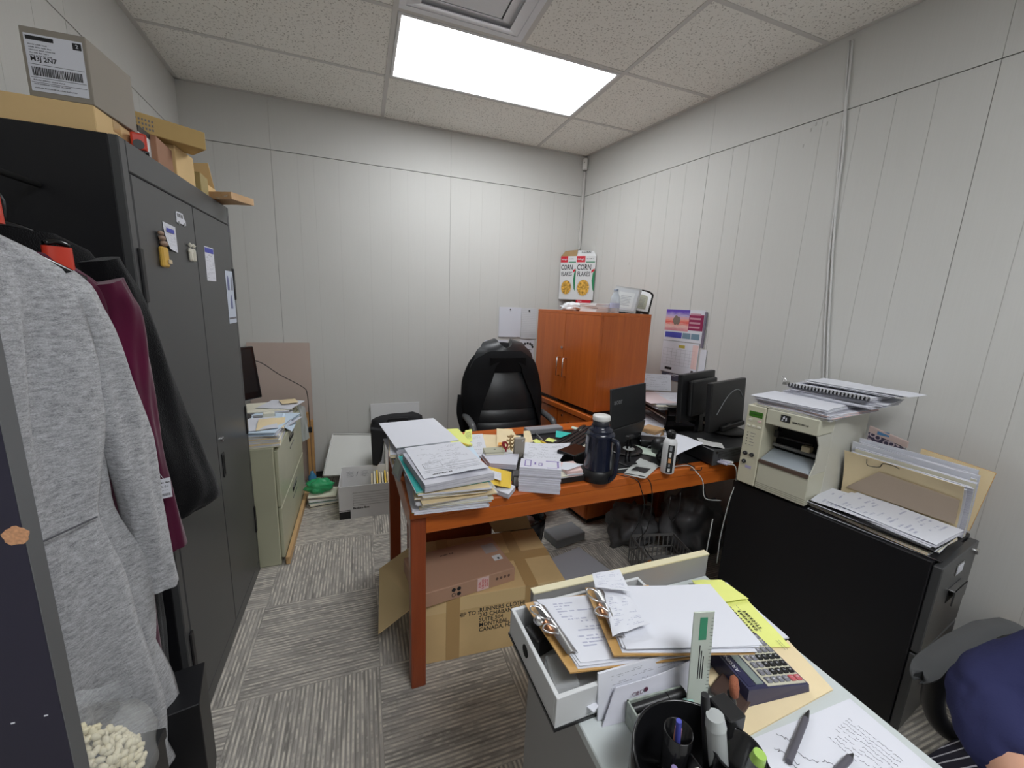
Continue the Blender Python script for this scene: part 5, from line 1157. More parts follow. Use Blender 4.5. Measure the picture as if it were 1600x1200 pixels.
# local: x forward (world -x), y: world -y
def W2(o, x, y, z): return Vector((-(x - o.x), -(y - o.y), z))
cw = Vector((-.46, -3.27, 0))
GREYSOFT = mat('soft_grey_rubber', (.055, .057, .060), .55)
STRIPE, t, b = newmat('striped_cloth', rough=.9)
v, o = t.xyz(); sx = t.math('FRACT', t.math('MULTIPLY', t.math('ADD', o[1], t.math('MULTIPLY', t.math('MULTIPLY', o[0], o[0]), .8)), 42.0))
t.l(t.mix(t.math('LESS_THAN', sx, .17), (.018, .017, .032), (.62, .62, .68)), b.inputs['Base Color'])
q = MB(); q.surf(lambda u, v_: (-.22 + .47 * u, -.25 + .50 * v_, .475 + .012 * math.sin(PI * v_) - .03 * max(0, u - .8) ** 1 - .05 * abs(2 * v_ - 1) ** 6), 16, 16, STRIPE, .07); q.build('seat', ch)
for s_ in (-1, 1):
    q = MB()
    pts = [(.27, s_ * .265, .655), (.22, s_ * .272, .662), (.10, s_ * .280, .668), (-.04, s_ * .284, .668), (-.16, s_ * .275, .655), (-.235, s_ * .26, .60)]
    # flat pad swept along the path
    P_ = [Vector(p) for p in pts]
    def pad(u, v_, P_=P_):
        k = min(int(u * (len(P_) - 1)), len(P_) - 2); f_ = u * (len(P_) - 1) - k; c_ = P_[k].lerp(P_[k + 1], f_)
        w_ = .0185 * math.sqrt(max(.0004, 1 - (1 - min(u, .10) / .10) ** 2))
        return c_ + Vector((0, (v_ - .5) * 2 * w_, .004 * math.sin(PI * v_)))
    q.surf(lambda u, v_: pad(u ** 1.5, v_), 40, 8, GREYSOFT, .020); q.build('armrest', ch)
    q = MB(); q.tube([(.12, s_ * .275, .645), (.125, s_ * .285, .58), (.10, s_ * .290, .50), (.06, s_ * .27, .43), (.0, s_ * .20, .41)], .022, BLKPL, n=10); q.build('arm_support', ch)
q = MB(); q.box(-.15, .15, -.16, .16, .385, .402, BLKPL, b=.004); q.cyl((0, 0, .12), (0, 0, .385), .026, BLKPLG, n=18); q.build('column', ch)
for i in range(5):
    a_ = R_(72 * i + 20); q = MB(); q.hexa([(-.0, -.028, .085), (.31, -.016, .062), (.31, .016, .062), (.0, .028, .085), (0, -.022, .125), (.31, -.012, .085), (.31, .012, .085), (0, .022, .125)], BLKPL); q.v = [Matrix.Rotation(a_, 4, 'Z') @ p for p in q.v]; l_ = q.build('leg', ch)
    q = MB(); e_ = Matrix.Rotation(a_, 4, 'Z') @ Vector((.295, 0, 0)); q.cyl(e_ + Vector((-.012, -.01, .028)), e_ + Vector((.012, .01, .028)), .028, BLKPL, n=16); q.build('caster', l_)
q = MB(); q.surf(lambda u, v_: (-.24 - .05 * v_ + .05 * (2 * u - 1) ** 2, (u - .5) * .44 * (1 - .15 * v_ * v_), .54 + .52 * v_), 14, 14, BLKPL, .03); q.build('backrest', ch)
q = MB(); q.tube([(-.12, 0, .40), (-.26, 0, .41), (-.315, 0, .50), (-.325, 0, .62)], .02, BLKPL); q.build('back_bracket', ch)

# person -- skin modifier figures, world coordinates relative to the pelvis
def skin(name, parent, verts, edges, radii, m, org, sub=2):
    me = bpy.data.meshes.new(name); me.from_pydata([Vector(v_) - org for v_ in verts], edges, []); ob = bpy.data.objects.new(name, me); COL.objects.link(ob); ob.parent = parent
    md = ob.modifiers.new('Skin', 'SKIN'); md.use_smooth_shade = True
    for i, r_ in enumerate(radii):
        rr = r_ if isinstance(r_, tuple) else (r_, r_)
        me.skin_vertices[0].data[i].radius = rr
    me.skin_vertices[0].data[0].use_root = True
    sb = ob.modifiers.new('Sub', 'SUBSURF'); sb.levels = sb.render_levels = sub
    me.materials.append(m)
    return ob
def smooth_sk(ob):
    dg = bpy.context.evaluated_depsgraph_get(); e = ob.evaluated_get(dg); me = bpy.data.meshes.new_from_object(e)
    me.polygons.foreach_set('use_smooth', [True] * len(me.polygons))
    ob.modifiers.clear(); old = ob.data; ob.data = me; bpy.data.meshes.remove(old); return ob
SKINM = mat('skin', (.56, .30, .20), .55, noise_s=30, noise_a=.05)
TSH = mat('navy_shirt_cloth', (.022, .024, .075), .9, spec=.2, bump=.3, bump_s=300)
JEAN = mat('dark_trousers', (.02, .02, .028), .9)
HAIRM = mat('dark_hair', (.02, .014, .010), .6)
px_, py_ = -.47, -3.36
org = Vector((px_, py_, .56))
per = thing('person', 'seated person in a navy shirt leaning on the desk at the right edge', 'person', org)
pel = (px_, py_, .575)
R_sh, R_el, R_wr = (-.66, -3.245, .945), (-.865, -3.125, .800), (-1.075, -3.30, .762)
L_sh, L_el, L_wr = (-.66, -3.52, .98), (-.80, -3.62, .80), (-1.04, -3.52, .762)
V = [pel, (-.52, py_, .72), (-.59, py_, .88), (-.645, py_, 1.00), (-.69, py_, 1.08), (-.725, py_, 1.14),           # 0-5 pelvis..neck
     (-.655, -3.29, .98), R_sh, R_el, (-.97, -3.21, .78), R_wr,                                                    # 6-10
     (-.655, -3.44, 1.0), L_sh, L_el, (-.92, -3.57, .78), L_wr,                                                    # 11-15
     (-.49, -3.27, .575), (-.72, -3.27, .585), (-.90, -3.27, .58), (-.885, -3.27, .33), (-.87, -3.27, .11),           # 16-20 right leg
     (-.49, -3.45, .575), (-.72, -3.46, .585), (-.90, -3.46, .58), (-.885, -3.46, .33), (-.87, -3.46, .11),
     (-.745, py_, 1.19), (-.765, py_, 1.25), (-.765, py_, 1.31)]                                                    # 26-28 head
E_ = [(0, 1), (1, 2), (2, 3), (3, 4), (4, 5), (3, 6), (6, 7), (7, 8), (8, 9), (9, 10), (3, 11), (11, 12), (12, 13), (13, 14), (14, 15), (0, 16), (16, 17), (17, 18), (18, 19), (19, 20), (0, 21), (21, 22), (22, 23), (23, 24), (24, 25), (5, 26), (26, 27), (27, 28)]
rad = [(.12, .10), (.125, .095), (.13, .10), (.13, .10), (.07, .07), .052, (.075, .07), .056, .044, .041, .028, (.075, .07), .056, .044, .041, .028, .085, .076, .058, .052, .040, .085, .076, .058, .052, .040, .060, .082, .075]
body = smooth_sk(skin('body', per, V, E_, rad, SKINM, org))
def cloth(name, idx, ed, rr, m_, sub=2): return smooth_sk(skin(name, per, [V[i] if isinstance(i, int) else i for i in idx], ed, rr, m_, org, sub))
# shirt: torso and sleeves to just past the elbows
Rs_end = Vector(V[9]).lerp(Vector(R_wr), .12); Ls_end = Vector(L_el).lerp(Vector(V[14]), .75)
sh_v = [0, 1, 2, 3, 4, 6, 7, tuple(Vector(R_sh).lerp(Vector(R_el), .55)), 8, tuple(Rs_end), 11, 12, tuple(Vector(L_sh).lerp(Vector(L_el), .55)), 13, tuple(Ls_end)]
shirt = cloth('shirt', sh_v, [(0, 1), (1, 2), (2, 3), (3, 4), (3, 5), (5, 6), (6, 7), (7, 8), (8, 9), (3, 10), (10, 11), (11, 12), (12, 13), (13, 14)],
      [(.145, .125), (.15, .12), (.155, .125), (.15, .12), .078, (.09, .085), .078, .073, .066, .058, (.09, .085), .078, .073, .066, .058], TSH, 4)
for p in shirt.data.vertices:      # creases round the elbow
    w = org + p.co; d_ = (w - Vector(R_el)).length
    if d_ < .22: p.co += (w - Vector(R_el)).normalized() * .0060 * (noise.noise(Vector((w.x * 9, w.y * 26, w.z * 30))) + .6 * noise.noise(Vector((w.x * 22, w.y * 50, w.z * 60))))
cloth('trousers', [0, 16, 17, 18, 19, 20, 21, 22, 23, 24, 25], [(0, 1), (1, 2), (2, 3), (3, 4), (4, 5), (0, 6), (6, 7), (7, 8), (8, 9), (9, 10)], [(.14, .115), .098, .088, .072, .064, .055, .098, .088, .072, .064, .055], JEAN)
for s_, yy in ((1, -3.27), (-1, -3.46)):
    q = MB(); q.surf(lambda u, v_: (-.82 - .24 * u - org.x, yy + (v_ - .5) * .095 * (1 - .35 * u ** 3) - org.y, .085 - .035 * u + .03 * math.sin(PI * v_) - org.z), 12, 8, BLKPL, .05); q.build('shoe', per)
# hands: palm and five separate fingers each
for (wr, el, sgn, nm) in ((Vector(R_wr), Vector(V[9]), 1, 'r'), (Vector(L_wr), Vector(V[14]), -1, 'l')):
    f_ = (wr - el).normalized(); f_.z = 0; f_.normalize(); sd = Vector((-f_.y, f_.x, 0)) * sgn   # thumb side towards the body middle
    hv = [wr, wr + f_ * .045 - Vector((0, 0, .004)), wr + f_ * .085 - Vector((0, 0, .006))]; he = [(0, 1), (1, 2)]; hr = [(.028, .020), (.038, .016), (.036, .013)]
    for k, (off, L) in enumerate(((-.028, .060), (-.010, .072), (.009, .076), (.027, .070))):
        b0_ = wr + f_ * .088 - sd * (-off) + Vector((0, 0, -.006)); i0 = len(hv)
        hv += [b0_, b0_ + f_ * L * .45 + Vector((0, 0, .004)), b0_ + f_ * L * .78 + Vector((0, 0, -.004)), b0_ + f_ * L + Vector((0, 0, -.012))]
        he += [(2, i0), (i0, i0 + 1), (i0 + 1, i0 + 2), (i0 + 2, i0 + 3)]; hr += [.0095, .0088, .0078, .0065]
    i0 = len(hv); hv += [wr + f_ * .035 + sd * .034, wr + f_ * .068 + sd * .055 - Vector((0, 0, .006)), wr + f_ * .095 + sd * .058 - Vector((0, 0, .012))]
    he += [(1, i0), (i0, i0 + 1), (i0 + 1, i0 + 2)]; hr += [.013, .011, .008]
    smooth_sk(skin('hand', per, [tuple(v_) for v_ in hv], he, hr, SKINM, org, 1))
# head details
hc = Vector((-.765, py_, 1.262)) - org
q = MB(); bm = bmesh.new(); bmesh.ops.create_uvsphere(bm, u_segments=24, v_segments=16, radius=1)
for v_ in bm.verts:
    c_ = v_.co.copy(); v_.co = Vector((c_.x * .092 + (.012 if c_.x > 0 else 0), c_.y * .082, c_.z * .108 + .012)) + hc
    if c_.x < -.25 and c_.z < .45: v_.co.x = hc.x + c_.x * .05
    if c_.z < -.35: v_.co = Vector((hc.x + .035 + c_.x * .05, hc.y + c_.y * .065, v_.co.z * 1.0))
q.addbm(bm, HAIRM, smooth=True); q.build('hair', per)
q = MB()
for s_ in (-1, 1):
    q.lathe([(0, -.006), (.010, 0), (0, .006)], PAPER, 12, M=Matrix.Translation(hc + Vector((-.060, s_ * .028, .0)))); q.lathe([(0, -.003), (.004, 0), (0, .003)], BLACKINK, 10, M=Matrix.Translation(hc + Vector((-.0665, s_ * .028, .0))))
q.build('eyes', per)
q = MB(); q.hexa([hc + Vector(p) for p in ((-.060, -.014, -.035), (-.060, .014, -.035), (-.094, .007, -.033), (-.094, -.007, -.033), (-.060, -.007, .008), (-.060, .007, .008), (-.070, .004, .006), (-.070, -.004, .006))], SKINM, smooth=True); q.build('nose', per, sub=1)
q = MB(); q.tube([hc + Vector((-.058, -.022, -.056)), hc + Vector((-.068, 0, -.058)), hc + Vector((-.058, .022, -.056))], .0045, mat('lips', (.42, .16, .13), .5)); q.build('mouth', per)
for s_ in (-1, 1):
    q = MB(); q.lathe([(0, -.006), (.016, -.003), (.018, .003), (.010, .006)], SKINM, 14, M=TR(hc.x + .0, hc.y + s_ * .082, hc.z - .01, R_(90))); q.build('ear', per)
# ------------------------------------------------------------------ dark panel in the left foreground
NVP = mat('dark_navy_laminate', (.020, .018, .038), .4, noise_s=2, noise_a=.1)
GRE = mat('grey_edge_band', (.13, .135, .14), .4)
pn = thing('wardrobe_panel', 'dark navy board with a grey edge in the left foreground, screw cap on it', 'panel', (-2.281, -2.750, 0))
q = MB(); q.box(-.47, -.0015, 0, .025, 0, 1.86, NVP); q.build('board', pn)
q = MB(); q.box(-.0012, .0, 0, .025, 0, 1.86, GRE); q.build('edge_band', pn)
cap = PY(25, 837, -2.7503) - Vector((-2.281, -2.750, 0))
q = MB(); bmc = []; 
for i in range(22): a_ = 2 * PI * i / 22; r_ = .0125 * (1 + .07 * math.sin(5 * a_) + .05 * math.sin(9 * a_)); bmc.append((r_ * math.cos(a_), r_ * math.sin(a_)))
q.prism(bmc, 0, .0006, mat('bare_chipboard', (.58, .30, .16), .8, noise_s=300, noise_a=.2), M=Matrix.Translation((cap.x, -.0002, cap.z)) @ Matrix.Rotation(R_(90), 4, 'X')); q.build('bare_spot', pn)
for i, (u, v_) in enumerate(((72, 1118), (20, 1130), (55, 812))):
    p = PY(u, v_, -2.7503) - Vector((-2.281, -2.750, 0))
    if p.x > -.003: continue
    q = MB(); q.box(p.x - .002, p.x + .002, -.0005, 0, p.z - .001, p.z + .001, PAPER); q.build('scratch', pn)
# ------------------------------------------------------------------ coat rail, hangers and clothes
HEATHER, t, b = newmat('heather_grey_knit', rough=.95, spec=.1)
v, o = t.xyz()
n1 = t.noise(t.comb(t.math('MULTIPLY', o[0], 380), t.math('MULTIPLY', o[1], 380), t.math('MULTIPLY', o[2], 900)), 1.0, 3, .7)
n2 = t.noise(t.comb(t.math('MULTIPLY', o[0], 60), t.math('MULTIPLY', o[1], 60), t.math('MULTIPLY', o[2], 190)), 1.0, 4, .7)
f = t.math('ADD', t.math('MULTIPLY', n1, .5), t.math('MULTIPLY', n2, .5))
t.l(t.ramp(f, (.36, (.20, .20, .215)), (.5, (.43, .435, .455)), (.62, (.62, .63, .66))), b.inputs['Base Color']); b.inputs['Sheen Weight'].default_value = .3
t.bump(f, b, .5, .003)
MAROON = mat('maroon_cloth', (.085, .004, .030), .85, spec=.2, sheen=.3, noise_s=6, noise_a=.2)
PLUSH = mat('black_plush', (.006, .006, .007), 1.0, spec=.05, bump=1.0, bump_s=350, sheen=.15)
def loft(mb, levels, m, n=56, cap=True):
    """levels: (centre, axis a, axis b, ripple fn(theta)->factor)"""
    rings = []
    for c, a, b_, rp in levels:
        rings.append([Vector(c) + Vector(a) * math.cos(2 * PI * i / n) * (1 + rp(2 * PI * i / n)) + Vector(b_) * math.sin(2 * PI * i / n) * (1 + rp(2 * PI * i / n) * 3) for i in range(n)])
    vs = [p for r in rings for p in r]; k = len(rings)
    mb.add(vs, [(j * n + i, j * n + (i + 1) % n, (j + 1) * n + (i + 1) % n, (j + 1) * n + i) for j in range(k - 1) for i in range(n)], m, smooth=True)
    if cap: mb.add(vs, [list(range(n))[::-1], list(range((k - 1) * n, k * n))], m)
class Plane:
    def __init__(s, c, d): s.c = Vector((*c, 0)); s.d = Vector((*d, 0)).normalized(); s.n = Vector((s.d.y, -s.d.x, 0))   # n faces the camera side
    def p(s, a, z, off=0): return s.c + s.d * a + s.n * off + Vector((0, 0, z))
def interp(tab, x):
    tab = sorted(tab)
    if x <= tab[0][0]: return tab[0][1]
    for (x0, y0), (x1, y1) in zip(tab, tab[1:]):
        if x <= x1: f_ = (x - x0) / (x1 - x0); f_ = f_ * f_ * (3 - 2 * f_); return y0 + (y1 - y0) * f_
    return tab[-1][1]
def garment(pl, name, label, cat, m, right, left, depth, ztop, zbot, fold, sleeves, seamz=None, nf=5, seed=0, org=None, hemlift=False):
    """right/left: tables z -> offset along the hanger"""
    org = pl.p(0, ztop); r = thing(name, label, cat, org)
    lv = []; N = 46
    for i in range(N + 1):
        z = ztop + (zbot - ztop) * i / N
        R0, L0, D0 = interp(right, z), interp(left, z), interp(depth, z)
        amp = fold * min(1, (ztop - z) / .25)
        if seamz: 
            amp *= .75 + .8 * min(1, abs(z - seamz) / .2)
            D0 *= 1 - .12 * math.exp(-((z - seamz) / .012) ** 2)
        def rp(t_, amp=amp, z=z): return amp * (math.sin(nf * 2 * t_ + seed + 1.2 * math.sin(z * 5 + seed)) * .6 + .4 * math.sin(nf * 3.3 * t_ + z * 2.3 + seed))
        c_ = pl.p((R0 + L0) / 2, z) - org
        lv.append((c_, pl.d * ((R0 - L0) / 2), pl.n * D0, rp))
    q = MB(); loft(q, lv, m, 72)
    if hemlift:
        for k_, p in enumerate(q.v):
            w_ = p + org; sa = (w_ - pl.c).dot(pl.d); hz = .532 if sa < .04 else (.532 + (zbot - .532) * min(1, (sa - .04) / .05)); q.v[k_] = Vector((p.x, p.y, max(p.z, hz - org.z)))
    q.build('torso' if cat != 'dress' else 'dress_body', r)
    for sl in sleeves:      # list of (offset, z, out, radius across, radius depth)
        lv = []; P_ = []
        K = 26
        for i in range(K + 1):
            f_ = i / K * (len(sl) - 1); k = min(int(f_), len(sl) - 2); f2 = f_ - k
            v0, v1 = sl[k], sl[k + 1]; w = [v0[j] * (1 - f2) + v1[j] * f2 for j in range(5)]
            P_.append(w)
        for i, w in enumerate(P_):
            nx = P_[min(i + 1, K)]; pv = P_[max(i - 1, 0)]
            tdir = (pl.p(nx[0], nx[1], nx[2]) - pl.p(pv[0], pv[1], pv[2])).normalized()
            ax = pl.n.cross(tdir).normalized(); 
            if ax.dot(pl.d) < 0: ax = -ax
            def rp(t_, i=i): return .05 * math.sin(3 * t_ + i * .35 + seed) + .03 * math.sin(7 * t_ - i * .6)
            lv.append((pl.p(w[0], w[1], w[2]) - org, ax * w[3], pl.n * w[4], rp))
        q = MB(); loft(q, lv, m, 28); q.build('sleeve', r)
    return r
G = Plane((-2.50, -2.47), (.45, .89)); M_ = Plane((-2.521, -2.335), (.45, .89)); K_ = Plane((-2.534, -2.245), (.45, .89))
ds = garment(G, 'dress', 'heather grey knit dress with long sleeves hanging in the left foreground', 'dress', HEATHER,
    right=[(1.53, .07), (1.50, .13), (1.46, .175), (1.42, .195), (1.2, .185), (.97, .178), (.80, .205), (.6, .212), (.4, .222), (.20, .23)],
    left=[(1.53, -.07), (1.50, -.13), (1.46, -.175), (1.42, -.195), (1.2, -.19), (.97, -.18), (.80, -.2), (.20, -.16)],
    depth=[(1.53, .025), (1.48, .036), (1.40, .044), (1.0, .040), (.9, .046), (.5, .052), (.2, .050)], ztop=1.525, zbot=.225, fold=.17,
    sleeves=[[(.160, 1.455, -.004, .028, .030), (.176, 1.42, .0, .040, .038), (.190, 1.36, .003, .042, .040), (.207, 1.26, .006, .042, .040), (.228, 1.10, .010, .045, .040), (.240, .95, .012, .040, .038), (.252, .82, .012, .036, .034), (.258, .705, .012, .035, .032)],
             [(-.165, 1.45, .0, .040, .045), (-.20, 1.38, .005, .050, .045), (-.215, 1.10, .01, .045, .04), (-.215, .75, .01, .036, .03)]], seamz=.975, nf=4, seed=1.0, hemlift=True)
q = MB(); q.tube([G.p(a_, .975 - .0, .052 + .0) - ds.location for a_ in (-.12, -.02, .06, .12)], .0018, mat('dark_seam', (.09, .09, .1), .9)); q.build('waist_seam', ds)
q = MB(); q.surf(lambda u, v_: G.p(-.06 + .12 * u, 1.515 + .028 * v_ - .02 * math.sin(PI * u) , .036 - .006 * v_) - ds.location, 12, 3, HEATHER, .004); q.build('collar', ds)
garment(M_, 'jacket', 'maroon long-sleeved garment hanging behind the grey dress', 'garment', MAROON,
    right=[(1.50, .09), (1.46, .17), (1.42, .20), (1.2, .20), (.9, .205), (.5, .195), (.3, .19)], left=[(1.50, -.05), (1.42, -.11), (.3, -.10)],
    depth=[(1.5, .015), (1.42, .022), (.4, .026)], ztop=1.50, zbot=.42, fold=.08,
    sleeves=[[(.20, 1.45, .0, .035, .026), (.222, 1.38, .004, .038, .028), (.226, 1.2, .006, .034, .028), (.238, 1.0, .008, .030, .026), (.268, .725, .010, .026, .022)]], nf=5, seed=2.0)
garment(K_, 'plush_coat', 'black plush coat hanging behind the maroon garment, wide cuff spread out', 'coat', PLUSH,
    right=[(1.56, .05), (1.52, .14), (1.47, .17), (1.2, .18), (.9, .20), (.5, .19), (.3, .18)], left=[(1.56, -.05), (1.47, -.12), (.3, -.11)],
    depth=[(1.5, .018), (1.42, .026), (.4, .030)], ztop=1.545, zbot=.30, fold=.04,
    sleeves=[[(.145, 1.50, .015, .045, .030), (.165, 1.42, .022, .058, .034), (.180, 1.28, .026, .072, .036), (.215, 1.07, .034, .078, .038), (.258, .92, .040, .080, .040), (.280, .855, .042, .084, .042), (.284, .815, .042, .084, .044), (.285, .800, .042, .074, .036)]], nf=4, seed=3.0)
# price tag
tg = thing('price_tag', 'white paper price tag with barcode hanging on the maroon sleeve', 'tag', M_.p(.205, .93, .055))
c0 = PY(257, 763, M_.p(.205, .93, .07).y)
e_x = Vector((.80, .35, .0)).normalized(); e_y = Vector((.04, -.02, 1)).normalized()
MT = frame(c0 - tg.location, e_x, e_y)
q = MB(); q.box(-.0135, .0135, -.027, .027, 0, .0006, PAPER, M=MT); bars(q, MT @ TR(0, 0, .0006), -.011, .011, .014, .004, BLACKINK, 2); q.text('1.62', .009, BLACKINK, MT @ TR(.001, .005, .0007), ext=.0001); bars(q, MT @ TR(0, 0, .0006), -.007, .008, -.006, .0018, GREYINK, 2)
for i in range(16): q.box(-.010 + i * .0013, -.0095 + i * .0013 + (i % 3) * .0002, -.021, -.014, .0006, .0008, BLACKINK, M=MT)
q.build('card', tg)
q = MB(); q.tube([c0 - tg.location + e_y * .026, c0 - tg.location + e_y * .045 + Vector((-.01, 0, 0)), Vector((-.015, .02, .06))], .0006, PAPER); q.build('string', tg)
# hangers and rail
rail = MB(); rail.cyl((-2.58, -2.722, 1.665), (-2.58, -2.045, 1.665), .007, DARK, n=14); rail = tag(rail.build('coat_rail', loc=(-2.58, -2.4, 1.665)), 'black metal coat rail between the navy board and the tall cabinet', 'rail')
for pl, zc, off, lb, cl_ in ((G, 1.535, .205, 'black hanger with an orange red sleeve holding the grey dress', REDPL), (M_, 1.505, .18, 'black hanger with an orange red sleeve holding the maroon garment', REDPL), (K_, 1.555, .17, 'black hanger inside the black plush coat', None)):
    hg = thing('clothes_hanger', lb, 'hanger', pl.p(0, zc)); o0 = hg.location
    q = MB(); q.tube([pl.p(-off, zc - .085) - o0, pl.p(-off * .5, zc - .035) - o0, pl.p(0, zc - .005) - o0, pl.p(off * .5, zc - .035) - o0, pl.p(off, zc - .085) - o0], .008, BLKPLG, n=10); q.build('shoulder_bar', hg)
    q = MB(); q.tube([Vector((0, 0, 0)), Vector((0, 0, .05)), Vector((-2.588 - o0.x, 0, 1.640 - zc)), Vector((-2.582 - o0.x, 0, 1.676 - zc)), Vector((-2.572 - o0.x, 0, 1.668 - zc))], .0026, BLKPL); q.build('hook', hg)
    if cl_:
        q = MB(); sx0 = .072 if pl is G else .115
        q.surf(lambda u, v_: pl.p(sx0 + .024 * math.cos(2 * PI * u), zc + (.002 if pl is G else -.040) + .050 * v_, .012 * math.sin(2 * PI * u)) - o0, 24, 3, cl_, .0015); q.build('size_sleeve', hg)
        q = MB(); q.tube([pl.p(sx0 - .02, zc + (.056 if pl is G else .014)) - o0, pl.p(sx0, zc + (.062 if pl is G else .020)) - o0, pl.p(sx0 + .02, zc + (.056 if pl is G else .014)) - o0], .006, BLKPLG); q.build('sleeve_cap', hg)
# ------------------------------------------------------------------ low left: cartons, bag of foam pieces
bx0 = thing('shoe_box', 'black carton with white lettering under the bag of foam pieces', 'box', (-2.435, -2.595, 0), 0)
q = MB(); q.box(-.135, .135, -.11, .11, 0, .495, BLKPL, b=.003); q.build('box_body', bx0)
q = MB(); q.box(-.138, .138, -.113, .113, .4955, .52, BLKPL, b=.002)
MLB = TR(.105, .035, .5203, 0, 0, R_(80)); bars(q, MLB, -.055, .045, 0, .008, PAPER, 2); bars(q, MLB @ TR(0, .03, 0), -.10, -.06, 0, .008, mat('grey_print', (.35, .35, .36), .6), 1)
q.box(.05, .10, -.10, -.06, .5203, .5206, PAPER); bars(q, TR(.1383, -.02, .508, R_(90), 0, R_(90)), -.03, .02, -.004, .004, PAPER, 1); q.build('lid', bx0)
bag_c = Vector((-2.372, -2.598, .5215))
FOAM = mat('cream_foam', (.85, .78, .56), .8)
bg = thing('plastic_bag', 'clear plastic bag full of cream foam pieces on the black carton', 'bag', bag_c)
q = MB(); rb = random.Random(5)
for i in range(520):
    a_ = rb.uniform(0, 2 * PI); r_ = math.sqrt(rb.random()); x, y = .082 * r_ * math.cos(a_), .078 * r_ * math.sin(a_); z = .012 + (.135 * (1 - r_ * r_ * .75)) * rb.uniform(.55, 1)
    bm = bmesh.new(); bmesh.ops.create_icosphere(bm, subdivisions=1, radius=.0078)
    Mx = TR(x, y, z, rb.uniform(0, 3), rb.uniform(0, 3), rb.uniform(0, 3)) @ Matrix.Diagonal((1.25, .8, .75, 1))
    q.addbm(bm, FOAM, Mx, smooth=True)
o_ = q.build('foam_pieces', bg); o_['kind'] = 'stuff'
BAGC = mat('clear_bag_film', (.85, .87, .88), .12, alpha=.20)
q = MB(); n_ = 40; rings = []
for j in range(15):
    f_ = j / 14; z = .003 + .195 * f_
    rr = interp([(0, .92), (.3, 1.02), (.6, .88), (.78, .52), (.88, .36), (1, .55)], f_)
    rings.append([(.096 * rr * math.cos(2 * PI * i / n_) * (1 + .07 * math.sin(7 * 2 * PI * i / n_ + j * .5)) + .03 * f_, .092 * rr * math.sin(2 * PI * i / n_) * (1 + .07 * math.sin(5 * 2 * PI * i / n_ + j)), z + .008 * math.sin(3 * 2 * PI * i / n_) * f_) for i in range(n_)])
vs = [p for r in rings for p in r]
q.add(vs, [(j * n_ + i, j * n_ + (i + 1) % n_, (j + 1) * n_ + (i + 1) % n_, (j + 1) * n_ + i) for j in range(14) for i in range(n_)], BAGC, smooth=True); q.build('film', bg)
q = MB(); q.box(-.06, .055, -.075, .075, 0, .355, BLKMET, b=.002)
one(q, 'tall_box', 'plain black upright box on the carpet at the foot of the tall cabinet', 'box', (-2.385, -2.215, 0), R_(12))
q = MB(); q.lathe([(.045, 0), (.05, .01), (.05, .05), (.04, .06), (.0, .062)], BLKPLG, 20); one(q, 'round_tin', 'dark round tin behind the plain black upright box', 'tin', (-2.47, -2.10, 0))
# ------------------------------------------------------------------ magnets and notes on the cabinet doors
mx = CX + .0016
def wallpaper(name, label, y0, y1, z0, z1, m_, cat='note', curl=0, th=.0005, skew=0, x0=None, extra=None):
    """a sheet on a plane facing +x"""
    x_ = mx if x0 is None else x0
    q = MB(); q.surf(lambda u, v_: (x_ + th + curl * ((1 - v_) ** 2 * (1 - u)), y0 + (y1 - y0) * u, z0 + (z1 - z0) * v_ + skew * u), 8, 8, m_, th)
    if extra: extra(q)
    return tag(q.build(name, loc=(x_, (y0 + y1) / 2, (z0 + z1) / 2)), label, cat)
def face_x(y, z, dx=.0012): return Matrix.Translation((mx + dx, y, z)) @ Matrix(((0, 0, 1, 0), (1, 0, 0, 0), (0, 1, 0, 0), (0, 0, 0, 1)))
mg = thing('van_magnet', 'flat white van-shaped magnet on the left cabinet door', 'magnet', (mx, -1.712, 1.66))
q = MB(); LM = Matrix(((0, 0, 1, 0), (1, 0, 0, 0), (0, 1, 0, 0), (0, 0, 0, 1)))
q.prism([(-.036, -.014), (.036, -.014), (.036, .000), (.026, .004), (.018, .020), (-.032, .020), (-.036, .014)], 0, .0012, PAPER, M=LM); q.build('body', mg)
q = MB()
for x0, x1 in ((-.028, -.018), (-.014, -.003), (.002, .014)): q.prism([(x0, .004), (x1, .004), (x1, .015), (x0, .015)], .0013, .0016, CABMET, M=LM)
for x0 in (-.022, .022): q.prism([(x0 + .006 * math.cos(i * PI / 6), -.014 + .006 * math.sin(i * PI / 6)) for i in range(12)], .0013, .0022, GREYPL, M=LM)
q.build('windows_and_wheels', mg)
wallpaper('note', 'curled white printed note under the van magnet', -1.852, -1.765, 1.555, 1.632, PRINT2, curl=.012, skew=-.004, extra=lambda q: q.box(mx + .003, mx + .0034, -1.838, -1.785, 1.605, 1.617, BLUEINK))
bear = thing('figure_magnet', 'little magnet figure in yellow with a brown top on the left cabinet door', 'magnet', (mx, -1.885, 1.545))
q = MB(); q.box(0, .012, -.020, .020, -.045, .012, mat('mustard_ceramic', (.66, .40, .07), .5), b=.004); q.box(.012, .016, .004, .026, -.035, -.022, mat('beige_ceramic', (.62, .50, .32), .5), b=.002); q.build('lower_block', bear)
q = MB()
for z_, s_, yy in ((.022, .018, .006), (.036, .016, -.002), (.049, .014, -.006)): q.lathe([(0, -s_ * .5), (s_ * .9, -s_ * .3), (s_, 0), (s_ * .9, s_ * .3), (0, s_ * .5)], mat('brown_ceramic', (.30, .20, .14), .6), 14, M=TR(.007, yy, z_) @ Matrix.Diagonal((.45, 1, 1, 1)))
q.build('upper_lumps', bear)
wf = thing('figure_magnet', 'magnet of two small white standing figures on the left cabinet door', 'magnet', (mx, -1.660, 1.565))
IV = mat('ivory_ceramic', (.66, .63, .54), .5)
